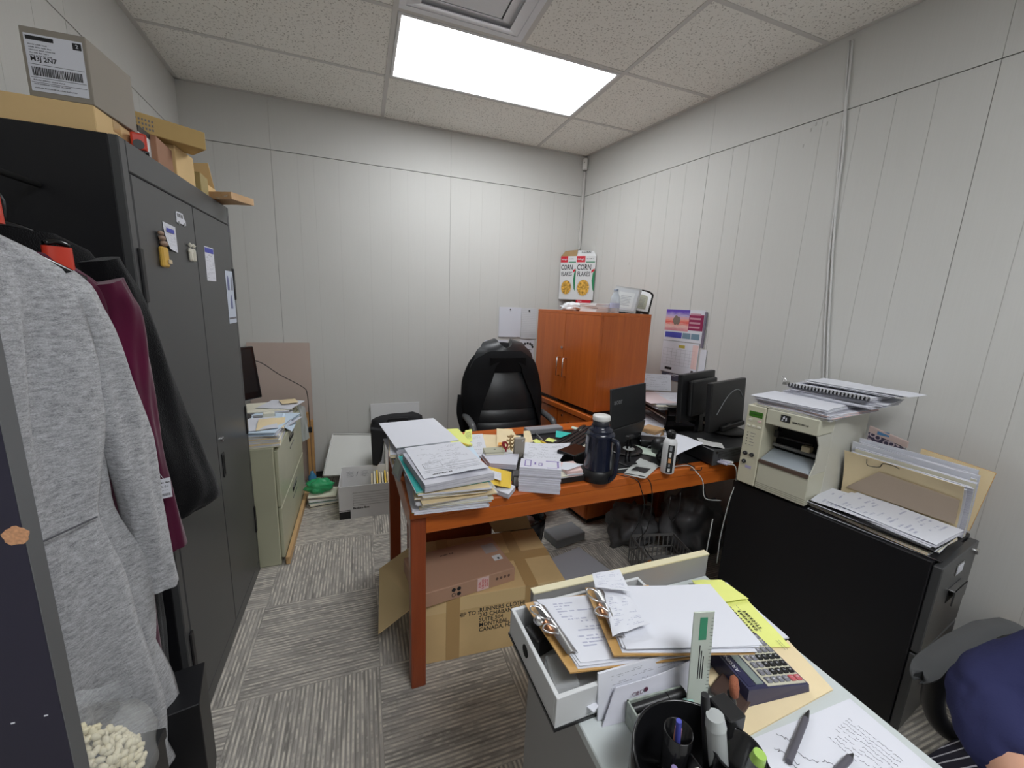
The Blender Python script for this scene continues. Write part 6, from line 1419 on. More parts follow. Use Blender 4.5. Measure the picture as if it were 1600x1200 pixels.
for s_ in (-1, 1):
    q = MB(); yy = s_ * .014
    q.box(0, .010, yy - .010, yy + .010, -.032, .010, IV, b=.004); q.lathe([(0, -.008), (.008, 0), (0, .009)], IV, 12, M=TR(.006, yy, .020)); q.box(.002, .008, yy - .015, yy + .015, -.004, .004, IV, b=.002); q.build('figure', wf)
wallpaper('note', 'white printed note with a blue heading on the right cabinet door', -1.520, -1.420, 1.475, 1.600, PRINT2, skew=-.0, extra=lambda q: q.box(mx + .0006, mx + .0012, -1.518, -1.425, 1.578, 1.596, BLUEINK))
def card_x(q):
    PB = mat('figure_blue', (.14, .15, .30), .5); PG = mat('figure_grey', (.25, .26, .32), .5)
    for (y, z, m_) in ((-1.265, 1.475, PB), (-1.215, 1.475, PG), (-1.238, 1.395, PB)):
        q.prism([(-.014, -.032), (.014, -.032), (.012, .010), (.005, .024), (0, .030), (-.005, .024), (-.012, .010)], 0, .0006, m_, M=face_x(y, z, .0007))
    q.box(mx + .0006, mx + .0010, -1.29, -1.19, 1.318, 1.326, GREYINK)
wallpaper('picture_card', 'tall pale blue card with three dark bottle shapes on the right cabinet door', -1.295, -1.185, 1.30, 1.525, mat('pale_blue_card', (.55, .60, .70), .5), cat='card', extra=card_x)
# ------------------------------------------------------------------ cartons on top of the tall cabinet
def carton(label, cx, cy, z, w, d, h, ang, m_=CARD, tape=False, name='cardboard_box', extra=None, rot=None):
    r = thing(name, label, 'box', (cx, cy, z), R_(ang))
    if rot: r.rotation_euler = rot
    q = MB(); q.box(-w / 2, w / 2, -d / 2, d / 2, 0, h, m_, b=.0015); 
    if extra: extra(q)
    q.build('box_body', r)
    if tape: q = MB(); q.box(-w / 2 - .0005, w / 2 + .0005, -.018, .018, h, h + .0006, TAPE); q.box(-w / 2 - .0007, -w / 2, -.018, .018, h * .5, h, TAPE); q.box(w / 2, w / 2 + .0007, -.018, .018, h * .5, h, TAPE); q.build('tape', r)
    return r
CT = CH + .0008
carton('shallow tan carton at the near edge of the cabinet top', -2.632, -1.935, CT, .34, .19, .058, 0, CARD2, True)
def ship(q):
    M0 = TR(0, -.0906, .070, R_(90))
    q.box(-.052, .052, -.058, .058, 0, .0005, PAPER, M=M0); q.box(-.049, -.0, .046, .054, .0005, .0008, BLACKINK, M=M0); q.box(.034, .050, .040, .054, .0005, .0008, BLACKINK, M=M0); q.text('2', .011, PAPER, M0 @ TR(.042, .047, .0009), ext=.0001)
    q.text('M3J 2N7', .013, BLACKINK, M0 @ TR(-.046, .008, .0006), 'LEFT', ext=.0001, bold=.0003)
    for i in range(5): bars(q, M0 @ TR(0, 0, .0005), -.046, -.012 + .006 * (i % 3), .036 - i * .0055, .0026, GREYINK, 4)
    rq = random.Random(3); x = -.046
    while x < .044: w_ = rq.choice((.0008, .0014, .002)); q.box(x, x + w_, -.026, -.008, .0005, .0008, BLACKINK, M=M0); x += w_ + rq.choice((.0008, .0014))
    for yy in (-.003, -.030, -.040): q.box(-.05, .05, yy, yy + .0008, .0005, .0008, BLACKINK, M=M0)
    for i in range(3): bars(q, M0 @ TR(0, 0, .0005), -.046, .010 + .01 * i, -.036 - i * .008, .0026, GREYINK, 4)
carton('grey brown carton with a big white shipping label on the cabinet top', -2.515, -1.935, CT + .0590, .118, .18, .142, -3, mat('grey_brown_carton', (.28, .25, .21), .8), extra=ship)
q = MB(); q.hexa([(-.045, -.05, 0), (.045, -.05, 0), (.045, .05, 0), (-.045, .05, 0), (-.045, -.05, .125), (.045, -.05, .07), (.045, .05, .07), (-.045, .05, .125)], WHITEC); q.hexa([(-.046, -.052, .126), (.046, -.052, .070), (.046, .052, .070), (-.046, .052, .126), (-.046, -.052, .142), (.046, -.052, .086), (.046, .052, .086), (-.046, .052, .142)], BLKPL)
one(q, 'white_box', 'white box with a slanted black lid behind the labelled carton', 'box', (-2.50, -1.785, CT))
q = MB(); q.box(-.004, .030, -.028, .028, .006, .050, REDPL, b=.005, M=TR(0, 0, 0, 0, R_(0))); q.box(-.02, .032, -.03, .03, 0, .0055, BLKPL, b=.001); q.cyl((.012, -.03, .02), (.012, .03, .02), .012, BLKPL, n=14)
one(q, 'tape_gun', 'orange red tape gun at the front edge of the cabinet top', 'tape gun', (-2.455, -1.875, CT), R_(20))
carton('red brown carton under the long tilted box', -2.515, -1.70, CT, .14, .14, .085, 4, mat('red_brown_carton', (.33, .17, .10), .8))
carton('light tan carton beside the red brown one', -2.505, -1.545, CT, .13, .14, .105, -3, CARD2)
carton('long flat carton with printed tape lying over the smaller cartons', -2.505, -1.64, CT + .1065, .28, .11, .055, 36, mat('ochre_carton', (.50, .34, .13), .75), extra=lambda q: [q.box(-.05 + i * .008, -.046 + i * .008, -.0556, -.055, .010 + j * .012, .016 + j * .012, GREYINK) for i in range(7) for j in range(3)])
carton('grey tan carton at the back right of the cabinet top', -2.60, -1.36, CT, .20, .12, .17, 10, mat('grey_tan_carton', (.38, .31, .25), .8), True)
carton('low ochre carton near the far end of the cabinet top', -2.505, -1.405, CT, .15, .10, .068, 3, mat('olive_carton', (.36, .28, .12), .8))
fl = thing('open_carton', 'open tan carton with a raised flap at the far end of the cabinet top', 'box', (-2.53, -1.255, CT), R_(0))
q = MB(); q.box(-.08, .08, -.06, .06, 0, .06, CARD2, b=.001); q.build('box_body', fl)
q = MB(); q.hexa([(-.08, .056, .061), (.078, .056, .061), (.078, .060, .061), (-.08, .060, .061), (-.08, .066, .15), (.060, .066, .165), (.060, .070, .165), (-.08, .070, .15)], CARD2); q.build('flap', fl)
pk = thing('padded_package', 'tan parcel in clear film sticking out over the front edge of the cabinet top', 'parcel', (-2.44, -1.235, CT + .0), R_(-28))
pk.location = (-2.405, -1.24, CT + .004)
q = MB(); q.surf(lambda u, v_: (-.11 + .20 * u, -.07 + .12 * v_, .028 + .012 * math.sin(PI * u) * math.sin(PI * v_)), 12, 8, mat('tan_parcel', (.62, .40, .22), .7), .026); q.build('parcel_body', pk)
q = MB(); q.surf(lambda u, v_: (-.08 + .155 * u, -.075 + .03 * v_ - .012 * math.sin(9 * u), .026 - .024 * (1 - v_) + .006 * math.sin(14 * u)), 24, 4, BAGC, .0008); q.build('film', pk)
# ------------------------------------------------------------------ executive chair with a jacket over it
ec = thing('executive_chair', 'black leather executive chair behind the cherry desk', 'chair', (-.945, -.72, 0), 0)
# local: -y faces the camera / desk
def bw(z): return interp([(.46, .20), (.56, .225), (.75, .245), (.95, .225), (1.05, .18), (1.10, .13), (1.125, .04)], z)
def byc(z): return .0 + (z - .46) * .16
def back_surf(u, v_, front=True):
    z = .46 + .665 * v_; x = (u - .5) * 2 * bw(z)
    y = byc(z) - .10 + .055 * (abs(2 * u - 1) ** 2.2)
    if z < .70: y -= .012 * abs(math.sin((z - .46) / .08 * PI))
    else: y -= .020 * math.sin(min(1, (z - .70) / .25) * PI) * (1 - (2 * u - 1) ** 4)
    return (x, y, z)
q = MB(); q.surf(lambda u, v_: back_surf(1 - u, v_), 20, 60, LEATHER, .07); q.build('backrest', ec)
q = MB(); q.surf(lambda u, v_: (.25 - .50 * u, -.40 + .44 * v_, .47 + .012 * math.sin(PI * v_) - .02 * abs(2 * u - 1) ** 4), 14, 12, LEATHER, -.09); q.build('seat', ec)
for s_ in (-1, 1):
    q = MB(); q.tube([(s_ * .265, .04, .50), (s_ * .285, .02, .62), (s_ * .285, -.03, .665), (s_ * .285, -.20, .665), (s_ * .285, -.28, .64), (s_ * .280, -.28, .52), (s_ * .25, -.22, .42)], .022, mat('arm_grey', (.09, .092, .095), .35), n=12); q.build('armrest', ec)
q = MB(); q.cyl((0, -.17, .10), (0, -.17, .38), .03, BLKPL); q.build('column', ec)
for i in range(5):
    a_ = R_(72 * i + 10); q = MB(); q.hexa([(-.0, -.03, .08), (.29, -.018, .06), (.29, .018, .06), (.0, .03, .08), (0, -.024, .12), (.29, -.014, .085), (.29, .014, .085), (0, .024, .12)], BLKPL); q.v = [TR(0, -.17, 0) @ Matrix.Rotation(a_, 4, 'Z') @ p for p in q.v]; l_ = q.build('leg', ec)
    q = MB(); e_ = TR(0, -.17, 0) @ Matrix.Rotation(a_, 4, 'Z') @ Vector((.275, 0, 0)); q.cyl(e_ + Vector((-.012, -.01, .026)), e_ + Vector((.012, .01, .026)), .026, BLKPL, n=14); q.build('caster', l_)
jk = thing('black_jacket', 'black jacket draped over the back of the executive chair', 'jacket', (-.945, -.72, 1.10), 0)
outer = [(-.275, .60), (-.30, .70), (-.300, .82), (-.285, .92), (-.235, 1.03), (-.155, 1.112), (-.080, 1.148), (0, 1.160), (.080, 1.148), (.155, 1.112), (.235, 1.03), (.272, .92), (.285, .80), (.275, .66), (.262, .56)]
inner = [(-.235, .60), (-.205, .70), (-.172, .80), (-.140, .87), (-.108, .95), (-.085, 1.02), (-.045, 1.048), (0, 1.055), (.045, 1.048), (.085, 1.02), (.108, .95), (.140, .87), (.172, .80), (.205, .70), (.235, .58)]
def crv(tab, u):
    f_ = u * (len(tab) - 1); k = min(int(f_), len(tab) - 2); f2 = f_ - k
    g = lambda i: Vector(tab[max(0, min(len(tab) - 1, i))])
    a, b_, c, d = g(k - 1), g(k), g(k + 1), g(k + 2)
    return .5 * ((2 * b_) + (c - a) * f2 + (2 * a - 5 * b_ + 4 * c - d) * f2 ** 2 + (3 * b_ - a - 3 * c + d) * f2 ** 3)
def jack(u, v_):
    o_ = crv(outer, u); i_ = crv(inner, u); wob = .008 * math.sin(u * 34) * math.sin(v_ * 5) * min(1, max(0, abs(u - .5) - .15) * 5)
    if v_ < .5:
        f_ = v_ / .5; p = i_.lerp(o_, f_); y = byc(p.y) - .192 + .030 * f_ + .070 * f_ ** 3 + wob * 1.0
    else:
        f_ = (v_ - .5) / .5; p = o_.lerp(Vector((o_.x * .55, o_.y * .97 - .02)), f_ * f_); y = byc(p.y) - .085 + .125 * f_ ** .7 + wob
    return (p.x, y, p.y - 1.10)
q = MB(); q.surf(lambda u, v_: jack(1 - u, v_), 84, 18, FABBLK, .006); q.build('jacket_body', jk)
q = MB(); q.surf(lambda u, v_: (.13 * (1 - 2 * u), byc(1.03) - .190 + .01 * abs(2 * u - 1), -.125 + .10 * v_ + .0), 12, 6, FABBLK, .01); q.build('collar', jk)
q = MB()
for s_ in (-1,): q.tube([(s_ * .285, .00, -.30), (s_ * .300, -.02, -.42), (s_ * .285, -.05, -.52), (s_ * .265, -.03, -.62)], lambda t_: .040 - .012 * t_, FABBLK, n=12)
q.build('sleeve', jk)
# ------------------------------------------------------------------ papers pinned on the back wall
LINED, t, b = newmat('ledger_paper', rough=.8)
tc = t.n('ShaderNodeTexCoord'); sp = t.n('ShaderNodeSeparateXYZ'); t.l(tc.outputs['UV'], sp.inputs[0])
lin = t.math('LESS_THAN', t.math('FRACT', t.math('MULTIPLY', sp.outputs[1], 34)), .32)
t.l(t.mix(t.math('MULTIPLY', lin, .45), (.66, .67, .70), (.25, .25, .28)), b.inputs['Base Color'])
def pinned(label, x0, x1, z0, z1, m_, pins, th=.001, y=-.0025, extra=None):
    r = thing('pinned_paper', label, 'paper', ((x0 + x1) / 2, y, (z0 + z1) / 2))
    cx_, cz_ = (x0 + x1) / 2, (z0 + z1) / 2
    q = MB(); q.surf(lambda u, v_: (x0 - cx_ + (x1 - x0) * u, -th - .006 * (1 - v_) ** 2 * math.sin(PI * u * .8 + .3), z0 - cz_ + (z1 - z0) * v_), 8, 8, m_, th)
    if extra: extra(q, cx_, cz_)
    q.build('sheet', r)
    for px in pins: q = MB(); q.cyl((px - cx_, -.0015, z1 - cz_ - .02), (px - cx_, -.010, z1 - cz_ - .02), .006, BLKPL, n=12); q.build('push_pin', r)
pinned('stack of pale sheets pinned on the back wall left of the hutch', -.752, -.545, 1.145, 1.405, mat('bluish_paper', (.66, .67, .74), .8), [-.65], th=.004)
pinned('long ruled list pinned beside the pale sheets, touching the hutch', -.540, -.395, 1.13, 1.40, LINED, [-.47])
def bells(q, cx_, cz_):
    for i in range(7):
        a_ = i * PI / 6; x = -.47 + .05 * math.cos(a_) - cx_; z = 1.055 + .035 * math.sin(a_) - cz_
        q.prism([(x + .011 * math.cos(k * PI / 4), z + .011 * math.sin(k * PI / 4)) for k in range(8)], .003, .0036, BLACKINK, M=Matrix.Rotation(R_(90), 4, 'X'))
    bars(q, TR(0, -.0036, 0, R_(90)), -.515 - cx_, -.43 - cx_, 1.028 - cz_, .008, BLACKINK, 2)
pinned('white notice with a wreath of dark leaves below the ruled list', -.545, -.405, .90, 1.125, PAPER, [], extra=bells)
pinned('white sheet pinned low on the wall, mostly behind the black jacket', -.875, -.66, .84, 1.115, mat('bluish_paper', (.66, .67, .74), .8), [-.79])
# ------------------------------------------------------------------ briefcase on a white carton
carton('tall white carton behind the left desk leg carrying the black bag', -1.585, -.33, 0, .32, .26, .395, 0, WHITEC)
bk = thing('laptop_bag', 'black fabric laptop bag slumped on the white carton by the back wall', 'bag', (-1.645, -.33, .397), 0)
CANV = mat('black_nylon', (.010, .010, .012), .8, bump=.4, bump_s=250)
q = MB(); n_ = 40; rings = []
for j in range(13):
    f_ = j / 12; z = .0 + .185 * f_; 
    hw = interp([(0, .165), (.5, .195), (.85, .185), (1, .12)], f_); hd = interp([(0, .075), (.5, .07), (.9, .045), (1, .015)], f_)
    rings.append([(-.0 + hw * (abs(math.cos(a_)) ** .6) * (1 if math.cos(a_) > 0 else -1), hd * (abs(math.sin(a_)) ** .7) * (1 if math.sin(a_) > 0 else -1) + .004 * math.sin(5 * a_ + j), z + .016 * f_ * math.cos(a_ * 1.0) * .6) for a_ in [2 * PI * i / n_ for i in range(n_)]])
vs = [p for r in rings for p in r]; q.add(vs, [(j * n_ + i, j * n_ + (i + 1) % n_, (j + 1) * n_ + (i + 1) % n_, (j + 1) * n_ + i) for j in range(12) for i in range(n_)] + [list(range(n_))[::-1], list(range(12 * n_, 13 * n_))], CANV, smooth=True); q.build('bag_body', bk)
q = MB(); q.tube([(-.07, -.060, .125), (-.065, -.075, .165), (0, -.080, .170), (.065, -.075, .165), (.07, -.060, .125)], .008, CANV); q.build('handle', bk)
q = MB(); q.hexa([(-.20, -.11, -.155), (-.165, -.11, -.165), (-.13, -.02, -.16), (-.19, -.02, -.15), (-.205, -.10, .12), (-.10, -.10, .10), (-.10, -.06, .10), (-.205, -.04, .12)], CANV, smooth=False); q.M = Matrix()
q.v = [p + Vector((.01, -.03, 0)) for p in q.v]; q.build('hanging_flap', bk, bevel=.008)
q = MB(); q.tube([(.15, -.055, .14), (.165, -.062, .13), (.158, -.062, .118)], .003, CHROME); q.build('buckle', bk)
q = MB(); z0_ = 0
q.slab(Vector((-1.83, -.05, .40)), Vector((-1.44, -.05, .40)), Vector((-1.44, -.02, .615)), Vector((-1.83, -.02, .615)), .01, WHITEC, n=(0, -1, .1))
q.v = [p for p in q.v]; tag(q.build('foam_board', loc=(-1.63, -.03, .5)), 'white board edge leaning on the wall behind the laptop bag', 'board')
q = MB(); q.slab(Vector((-1.83, -.055, .0)), Vector((-1.44, -.055, .0)), Vector((-1.44, -.05, .40)), Vector((-1.83, -.05, .40)), .01, WHITEC, n=(0, -1, .1)); 
# make the board reach the floor
ob_ = [o_ for o_ in COL.objects if o_.name.startswith('foam_board')][0]; loc_ = ob_.location.copy(); bpy.data.objects.remove(ob_)
q2 = MB(); q2.slab(Vector((-1.83, -.024, .002)), Vector((-1.44, -.024, .002)), Vector((-1.44, -.020, .588)), Vector((-1.83, -.020, .588)), .008, WHITEC, n=(0, -1, .01)); tag(q2.build('foam_board', loc=(-1.63, -.09, .3)), 'white board leaning on the wall behind the laptop bag', 'board')
# ------------------------------------------------------------------ leaning ceiling-light lens / whiteboard, banker's box, green bag
wb = thing('framed_whiteboard', 'white framed panel leaning on the back wall with small metal clips', 'panel', (-2.02, -.17, .24), 0)
P1, P2, P3, P4 = Vector((-2.178, -.30, .128)), Vector((-1.80, -.30, .106)), Vector((-1.78, -.045, .334)), Vector((-2.117, -.045, .362))
o0 = wb.location; nn_ = (P2 - P1).cross(P4 - P1).normalized()
q = MB(); q.slab(*[p - o0 for p in (P1, P2, P3, P4)], .022, mat('panel_white', (.60, .60, .57), .4), n=nn_); q.build('panel_board', wb)
q = MB()
for a_, b_ in ((P1, P4), (P4, P3)): q.tube([a_ - o0 + nn_ * .002, b_ - o0 + nn_ * .002], .006, mat('panel_frame', (.68, .68, .66), .4), res=1)
q.build('frame', wb)
for f_ in (.35, .75):
    q = MB(); p = P1.lerp(P4, f_) - o0; q.box(-.007, .003, -.02, .02, -.002, .006, STEEL, M=frame(p, (1, 0, 0), P4 - P1)); q.build('metal_clip', wb)
bb = thing('file_storage_box', 'white cardboard storage box with ruled label, open top and black lower corner', 'box', (-2.050, -.750, 0), R_(-1))
BW_, BD_, BH_ = .385, .305, .228
q = MB(); th = .004
q.box(0, BW_, 0, BD_, 0, th, WHITEC); q.box(0, BW_, 0, th, th, BH_, WHITEC); q.box(0, BW_, BD_ - th, BD_, th, BH_ + .012, WHITEC); q.box(0, th, th, BD_ - th, th, BH_, WHITEC); q.box(BW_ - th, BW_, th, BD_ - th, th, BH_, WHITEC)
M0 = TR(0, -.0003, 0, R_(90))
q.box(0, .068, .0, .052, 0, .0004, BLACKINK, M=M0)
q.box(0, .068, .058, .062, 0, .0004, BLACKINK, M=M0)
for x0, x1, y0, y1 in [(.085, .215, .178, .1795), (.085, .215, .090, .0915), (.085, .215, .158, .159), (.085, .215, .141, .142), (.085, .215, .124, .125), (.085, .215, .107, .108)]: q.box(x0, x1 + .09 , y0, y1, 0, .0004, BLACKINK, M=M0)
q.box(.085, .0865, .09, .1795, 0, .0004, BLACKINK, M=M0)
q.text('Bankers Box', .020, BLACKINK, M0 @ TR(.083, .070, 0), 'LEFT', ext=.0003, bold=.0006)
MI = TR(0, BD_ - th - .0003, 0, R_(90))
for k_, x in enumerate((.035, .135)):
    for j_ in range(4): squiggle(q, MI, x, .165 + j_ * .012, .045, .010, GREYINK, 7, .0008, k_ * 9 + j_)
q.text('/', .05, GREYINK, MI @ TR(.105, .18, 0), ext=.0002)
q.build('box_body', bb)
for i in range(9):
    q = MB(); x = .20 + i * .018; q.box(x, x + .010, .02, BD_ - .02, .006, .19 + rnd.uniform(-.01, .02), (MANILA, PAPERC, YELLOWD)[i % 3])
    tag(q.build('file_folder', loc=(-2.050, -.75, 0)), '', '') if False else None
    o_ = q.build('folder'); o_.parent = None; o_.location = (-2.050, -.750, 0); o_.rotation_euler = (0, 0, R_(-1)); o_.name = 'file_folder'
    tag(o_, 'yellowish file standing in the white storage box', 'folder', 'files in the white storage box')
GBAG = mat('green_film', (.03, .42, .16), .25, alpha=.75, bump=.8, bump_s=40)
def lump(name, label, cat, loc, s, m_, seed, amp=.35, sub=4, flat=True):
    bm = bmesh.new(); bmesh.ops.create_icosphere(bm, subdivisions=sub, radius=1)
    for v_ in bm.verts:
        c_ = v_.co.normalized(); f_ = 1 + amp * noise.noise(c_ * 2.2 + Vector((seed, 0, 0))) + amp * .5 * abs(noise.noise(c_ * 6 + Vector((0, seed, 0))))
        v_.co = Vector((c_.x * s[0] * f_, c_.y * s[1] * f_, c_.z * s[2] * f_))
    zm = min(v_.co.z for v_ in bm.verts); cut = zm * .6
    for v_ in bm.verts: v_.co.z = max(v_.co.z, cut) - cut
    q = MB(); q.addbm(bm, m_, smooth=True); return one(q, name, label, cat, loc)
for i in range(3):
    q = MB(); q.box(-.09, .09, -.07, .07, 0, .026, (PAPERC, WHITEC, PAPERC)[i], b=.002); q.box(-.0905, .0905, -.0706, -.06, .009, .015, (BLACKINK, mat('dark_green_print', (.02, .12, .06), .5), BLACKINK)[i])
    one(q, 'paperback_book', ('lowest', 'middle', 'top')[i] + ' book of the little stack on the carpet under the green bag', 'book', (-2.165, -.47, .0005 + i * .027), R_(8 - 6 * i))
lump('green_plastic_bag', 'crumpled translucent green plastic bag on the little book stack', 'bag', (-2.195, -.46, .083), (.085, .06, .05), GBAG, 3.1)
# things past the far end of the green file cabinet
q = MB(); q.slab(Vector((-2.66, -.055, .002)), Vector((-2.252, -.055, .002)), Vector((-2.252, -.018, 1.083)), Vector((-2.66, -.018, 1.083)), .012, mat('dusty_pink_board', (.50, .40, .35), .7, noise_s=3, noise_a=.04), n=(0, -1, .03)); tag(q.build('leaning_board', loc=(-2.45, -.04, .5)), 'large dusty pink board leaning on the back wall behind the green cabinet', 'board')
for i, (x, w_, h_) in enumerate(((-2.283, .022, .56), (-2.258, .018, .50))):
    q = MB(); q.box(-w_ / 2, w_ / 2, -.012, .012, 0, h_, mat('orange_pine', (.50, .27, .10), .6, noise_s=12, noise_a=.15), b=.001); one(q, 'wooden_post', ('thicker', 'thinner')[i] + ' pine post standing against the pink board', 'post', (x, -.11, .0005), rot=(R_(-4), 0, 0))
q = MB(); q.lathe([(.024, 0), (.028, .01), (.028, .09), (.012, .115), (.012, .13), (.0, .131)], mat('clear_blue', (.06, .25, .45), .2), 20); one(q, 'spray_bottle', 'blue bottle on the floor beyond the green cabinet', 'bottle', (-2.262, -.20, .0005))
q = MB(); q.hexa([(-.02, -.02, 0), (.03, -.02, 0), (.03, .02, 0), (-.02, .02, 0), (.02, -.02, .075), (.03, -.02, .085), (.03, .02, .085), (.02, .02, .075)], PAPERC); one(q, 'door_wedge', 'small white wedge at the end of the pine strip', 'wedge', (-2.262, -.265, .0005))
# ------------------------------------------------------------------ on the green file cabinet
GT = GH + .0008
block('paper_bundle', 'stack of files at the near end of the green cabinet top', RQ(-2.41, -1.02, .22, .23, 4, GT), .060, 9, .006, mats=[PAPERC, PAPER, MANILA, PAPER], cat='papers', jr=.05)
block('paper_bundle', 'white papers sliding off the file stack on the green cabinet', RQ(-2.40, -1.01, .22, .25, -8, GT + .061), .022, 5, .012, mats=[PAPER, BLUEP, PAPER], cat='papers', jr=.08)
sheet('paper', 'big white sheet on top of the near stack on the green cabinet', RQ(-2.43, -1.0, .21, .24, 14, GT + .086), .001, PAPER, amp=.008, seed=71)
sheet('paper', 'manila corner sheet hanging over the green cabinet front', [Vector((-2.40, -1.12, GT + .058)), Vector((-2.285, -1.05, GT + .045)), Vector((-2.30, -.90, GT + .060)), Vector((-2.42, -.95, GT + .070))], .001, MANILA, amp=.004, seed=72, lift=.03)
block('paper_bundle', 'spread of white papers in the middle of the green cabinet top', RQ(-2.43, -.70, .26, .30, -12, GT), .030, 6, .012, mats=[PAPER, PSTACK, BLUEP], cat='papers', jr=.1)
sheet('paper', 'pale blue sheet hanging over the front edge of the green cabinet', [Vector((-2.34, -.86, GT + .034)), Vector((-2.288, -.80, GT - .03)), Vector((-2.288, -.62, GT - .03)), Vector((-2.36, -.60, GT + .034))], .001, BLUEP, amp=.004, seed=73, lift=.004)
block('paper_bundle', 'papers under the monitor on the green cabinet', RQ(-2.47, -.43, .26, .24, 6, GT), .040, 6, .010, mats=[PAPER, PAPERC], cat='papers', jr=.1)
sheet('paper', 'white sheets at the far end of the green cabinet top', RQ(-2.40, -.40, .22, .22, -15, GT + .042), .001, PAPER, amp=.006, seed=74)
sheet('paper', 'manila sheet at the far right corner of the green cabinet', RQ(-2.36, -.36, .10, .12, 20, GT + .052), .001, MANILA, amp=.004, seed=75)
q = MB(); q.box(-.03, .03, -.02, .02, 0, .035, PAPERC, b=.003); q.cyl((.031, 0, .018), (.033, 0, .018), .010, GREYPL, n=12); one(q, 'small_box', 'small cream box among the papers on the green cabinet', 'box', (-2.42, -.68, GT + .031), R_(10))
q = MB(); q.box(-.025, .025, -.015, .015, 0, .028, GREYPL, b=.003); q.box(-.02, .02, -.0155, -.015, .005, .023, BLACKINK); one(q, 'tape_cartridge', 'grey cartridge with a dark front beside the cream box', 'cartridge', (-2.47, -.72, GT + .031), R_(15))
mm_ = thing('computer_monitor', 'black monitor turned aside on the green file cabinet', 'monitor', (-2.545, -.86, GT + .0315), 0)
L_, R2 = Vector((-2.66, -1.02)), Vector((-2.425, -.74)); w_ = (R2 - L_).length; an_ = math.atan2(R2.y - L_.y, R2.x - L_.x)
mm_.location = ((L_.x + R2.x) / 2, (L_.y + R2.y) / 2, GT + .089); mm_.rotation_euler = (0, 0, an_)
q = MB(TR(0, 0, 0, R_(-8))); q.box(-w_ / 2, w_ / 2, 0, .035, .085, .385, BLKPLG, b=.006); q.build('housing', mm_)
q = MB(TR(0, 0, 0, R_(-8))); q.box(-w_ / 2 + .02, w_ / 2 - .02, -.0012, -.0004, .125, .368, mat('screen_dark', (.012, .013, .014), .25)); q.build('screen', mm_)
q = MB(); q.box(-.03, .03, .01, .04, .008, .15, BLKPL, b=.004); q.build('stand_neck', mm_)
q = MB(); q.lathe([(.09, 0), (.09, .006), (.02, .010), (0, .010)], BLKPL, 24, c=(0, .02, 0)); q.build('stand_base', mm_)
cable('thin black cable running from the monitor past the pink board to a plug', [PX(388, 562, -2.52), (-2.44, -.66, 1.03), (-2.38, -.50, .93), (-2.28, -.28, .80), (-2.262, -.22, .74), (-2.262, -.18, .62), (-2.262, -.165, .47)], .0028, BLKPL)
q = MB(); q.box(-.012, .012, -.012, .012, -.02, .02, BLKPL, b=.003); q.box(-.03, -.013, -.004, .004, -.012, .02, PAPER); one(q, 'plug', 'black plug hanging at the end of the thin cable', 'plug', (-2.262, -.165, .448))
CLW = mat('cloudy_bag_film', (.66, .70, .70), .3, alpha=.65)
sheet('plastic_bag', 'cloudy plastic bag hanging off the far end of the green cabinet', [Vector((-2.312, -.275, .40)), Vector((-2.262, -.26, .42)), Vector((-2.275, -.30, .665)), Vector((-2.32, -.33, .70))], .01, CLW, amp=.02, seed=76, cat='bag', lift=.004)
# ------------------------------------------------------------------ under and around the desk
def bigtext(q):
    M0 = TR(0, -.2052, 0, R_(90))
    for i, tx in enumerate(('RUNNERS CLOTHING INC', '333 CHABANEL WEST,', 'SUITE 504', 'MONTREAL, QC.', 'CANADA, H2N2G7')): q.text(tx, .027, BLACKINK, M0 @ TR(-.065, .208 - i * .0235, 0), 'LEFT', ext=.0003, sx=.88, bold=.0003)
    q.text('SHIP TO :', .027, BLACKINK, M0 @ TR(-.135 - .03, .200, 0), 'LEFT', ext=.0003, sx=.88, bold=.0003)
bigb = thing('cardboard_box', 'big taped cardboard box with a shipping address under the desk front', 'box', (-1.385, -1.815, 0), R_(-3.5))
q = MB(); q.box(-.31, .31, -.205, .205, 0, .285, CARD2, b=.003); bigtext(q); q.build('box_body', bigb)
q = MB()
for x in (-.20, .13): q.box(x, x + .055, -.2056, -.2051, 0, .285, TAPE); q.box(x, x + .055, -.205, .205, .285, .2856, TAPE)
q.box(-.31, .31, -.2054, -.2050, .225, .285, mat('faded_tape', (.74, .54, .28), .35)); q.box(-.31, .31, -.03, .03, .2852, .2858, TAPE); q.build('tape', bigb)
q = MB(); q.slab(Vector((-.312, -.20, .285)), Vector((-.312, .19, .285)), Vector((-.46, .17, .20)), Vector((-.46, -.12, .11)), .003, mat('flap_card', (.72, .54, .28), .8), n=(-.5, 0, .8)); q.build('side_flap', bigb)
q = MB(); q.slab(Vector((.10, .205, .288)), Vector((.30, .205, .288)), Vector((.26, .24, .40)), Vector((.05, .24, .38)), .003, CARDD, n=(0, -1, .2)); q.build('rear_flap', bigb)
sb_ = thing('carton', 'flat brown carton with a four-dot logo and pink label on the big cardboard box', 'box', (-1.520, -1.885, .2868), R_(7))
q = MB(); q.box(-.205, .205, -.125, .125, 0, .062, mat('rose_brown_card', (.46, .27, .18), .75), b=.002); M0 = TR(0, -.1253, 0, R_(90))
for dx, dy, fill in ((-.011, .011, 1), (.011, .011, 1), (.011, -.011, 1), (-.011, -.011, 0)):
    c_ = [(-.055 + dx + .0085 * math.cos(i * PI / 8), .031 + dy + .0085 * math.sin(i * PI / 8)) for i in range(16)]
    q.prism(c_, 0, .0004, BLACKINK, M=M0)
    if not fill: q.prism([(-.055 + dx + .0065 * math.cos(i * PI / 8), .031 + dy + .0065 * math.sin(i * PI / 8)) for i in range(16)], .0004, .0007, mat('rose_brown_card', (.46, .27, .18), .75), M=M0)
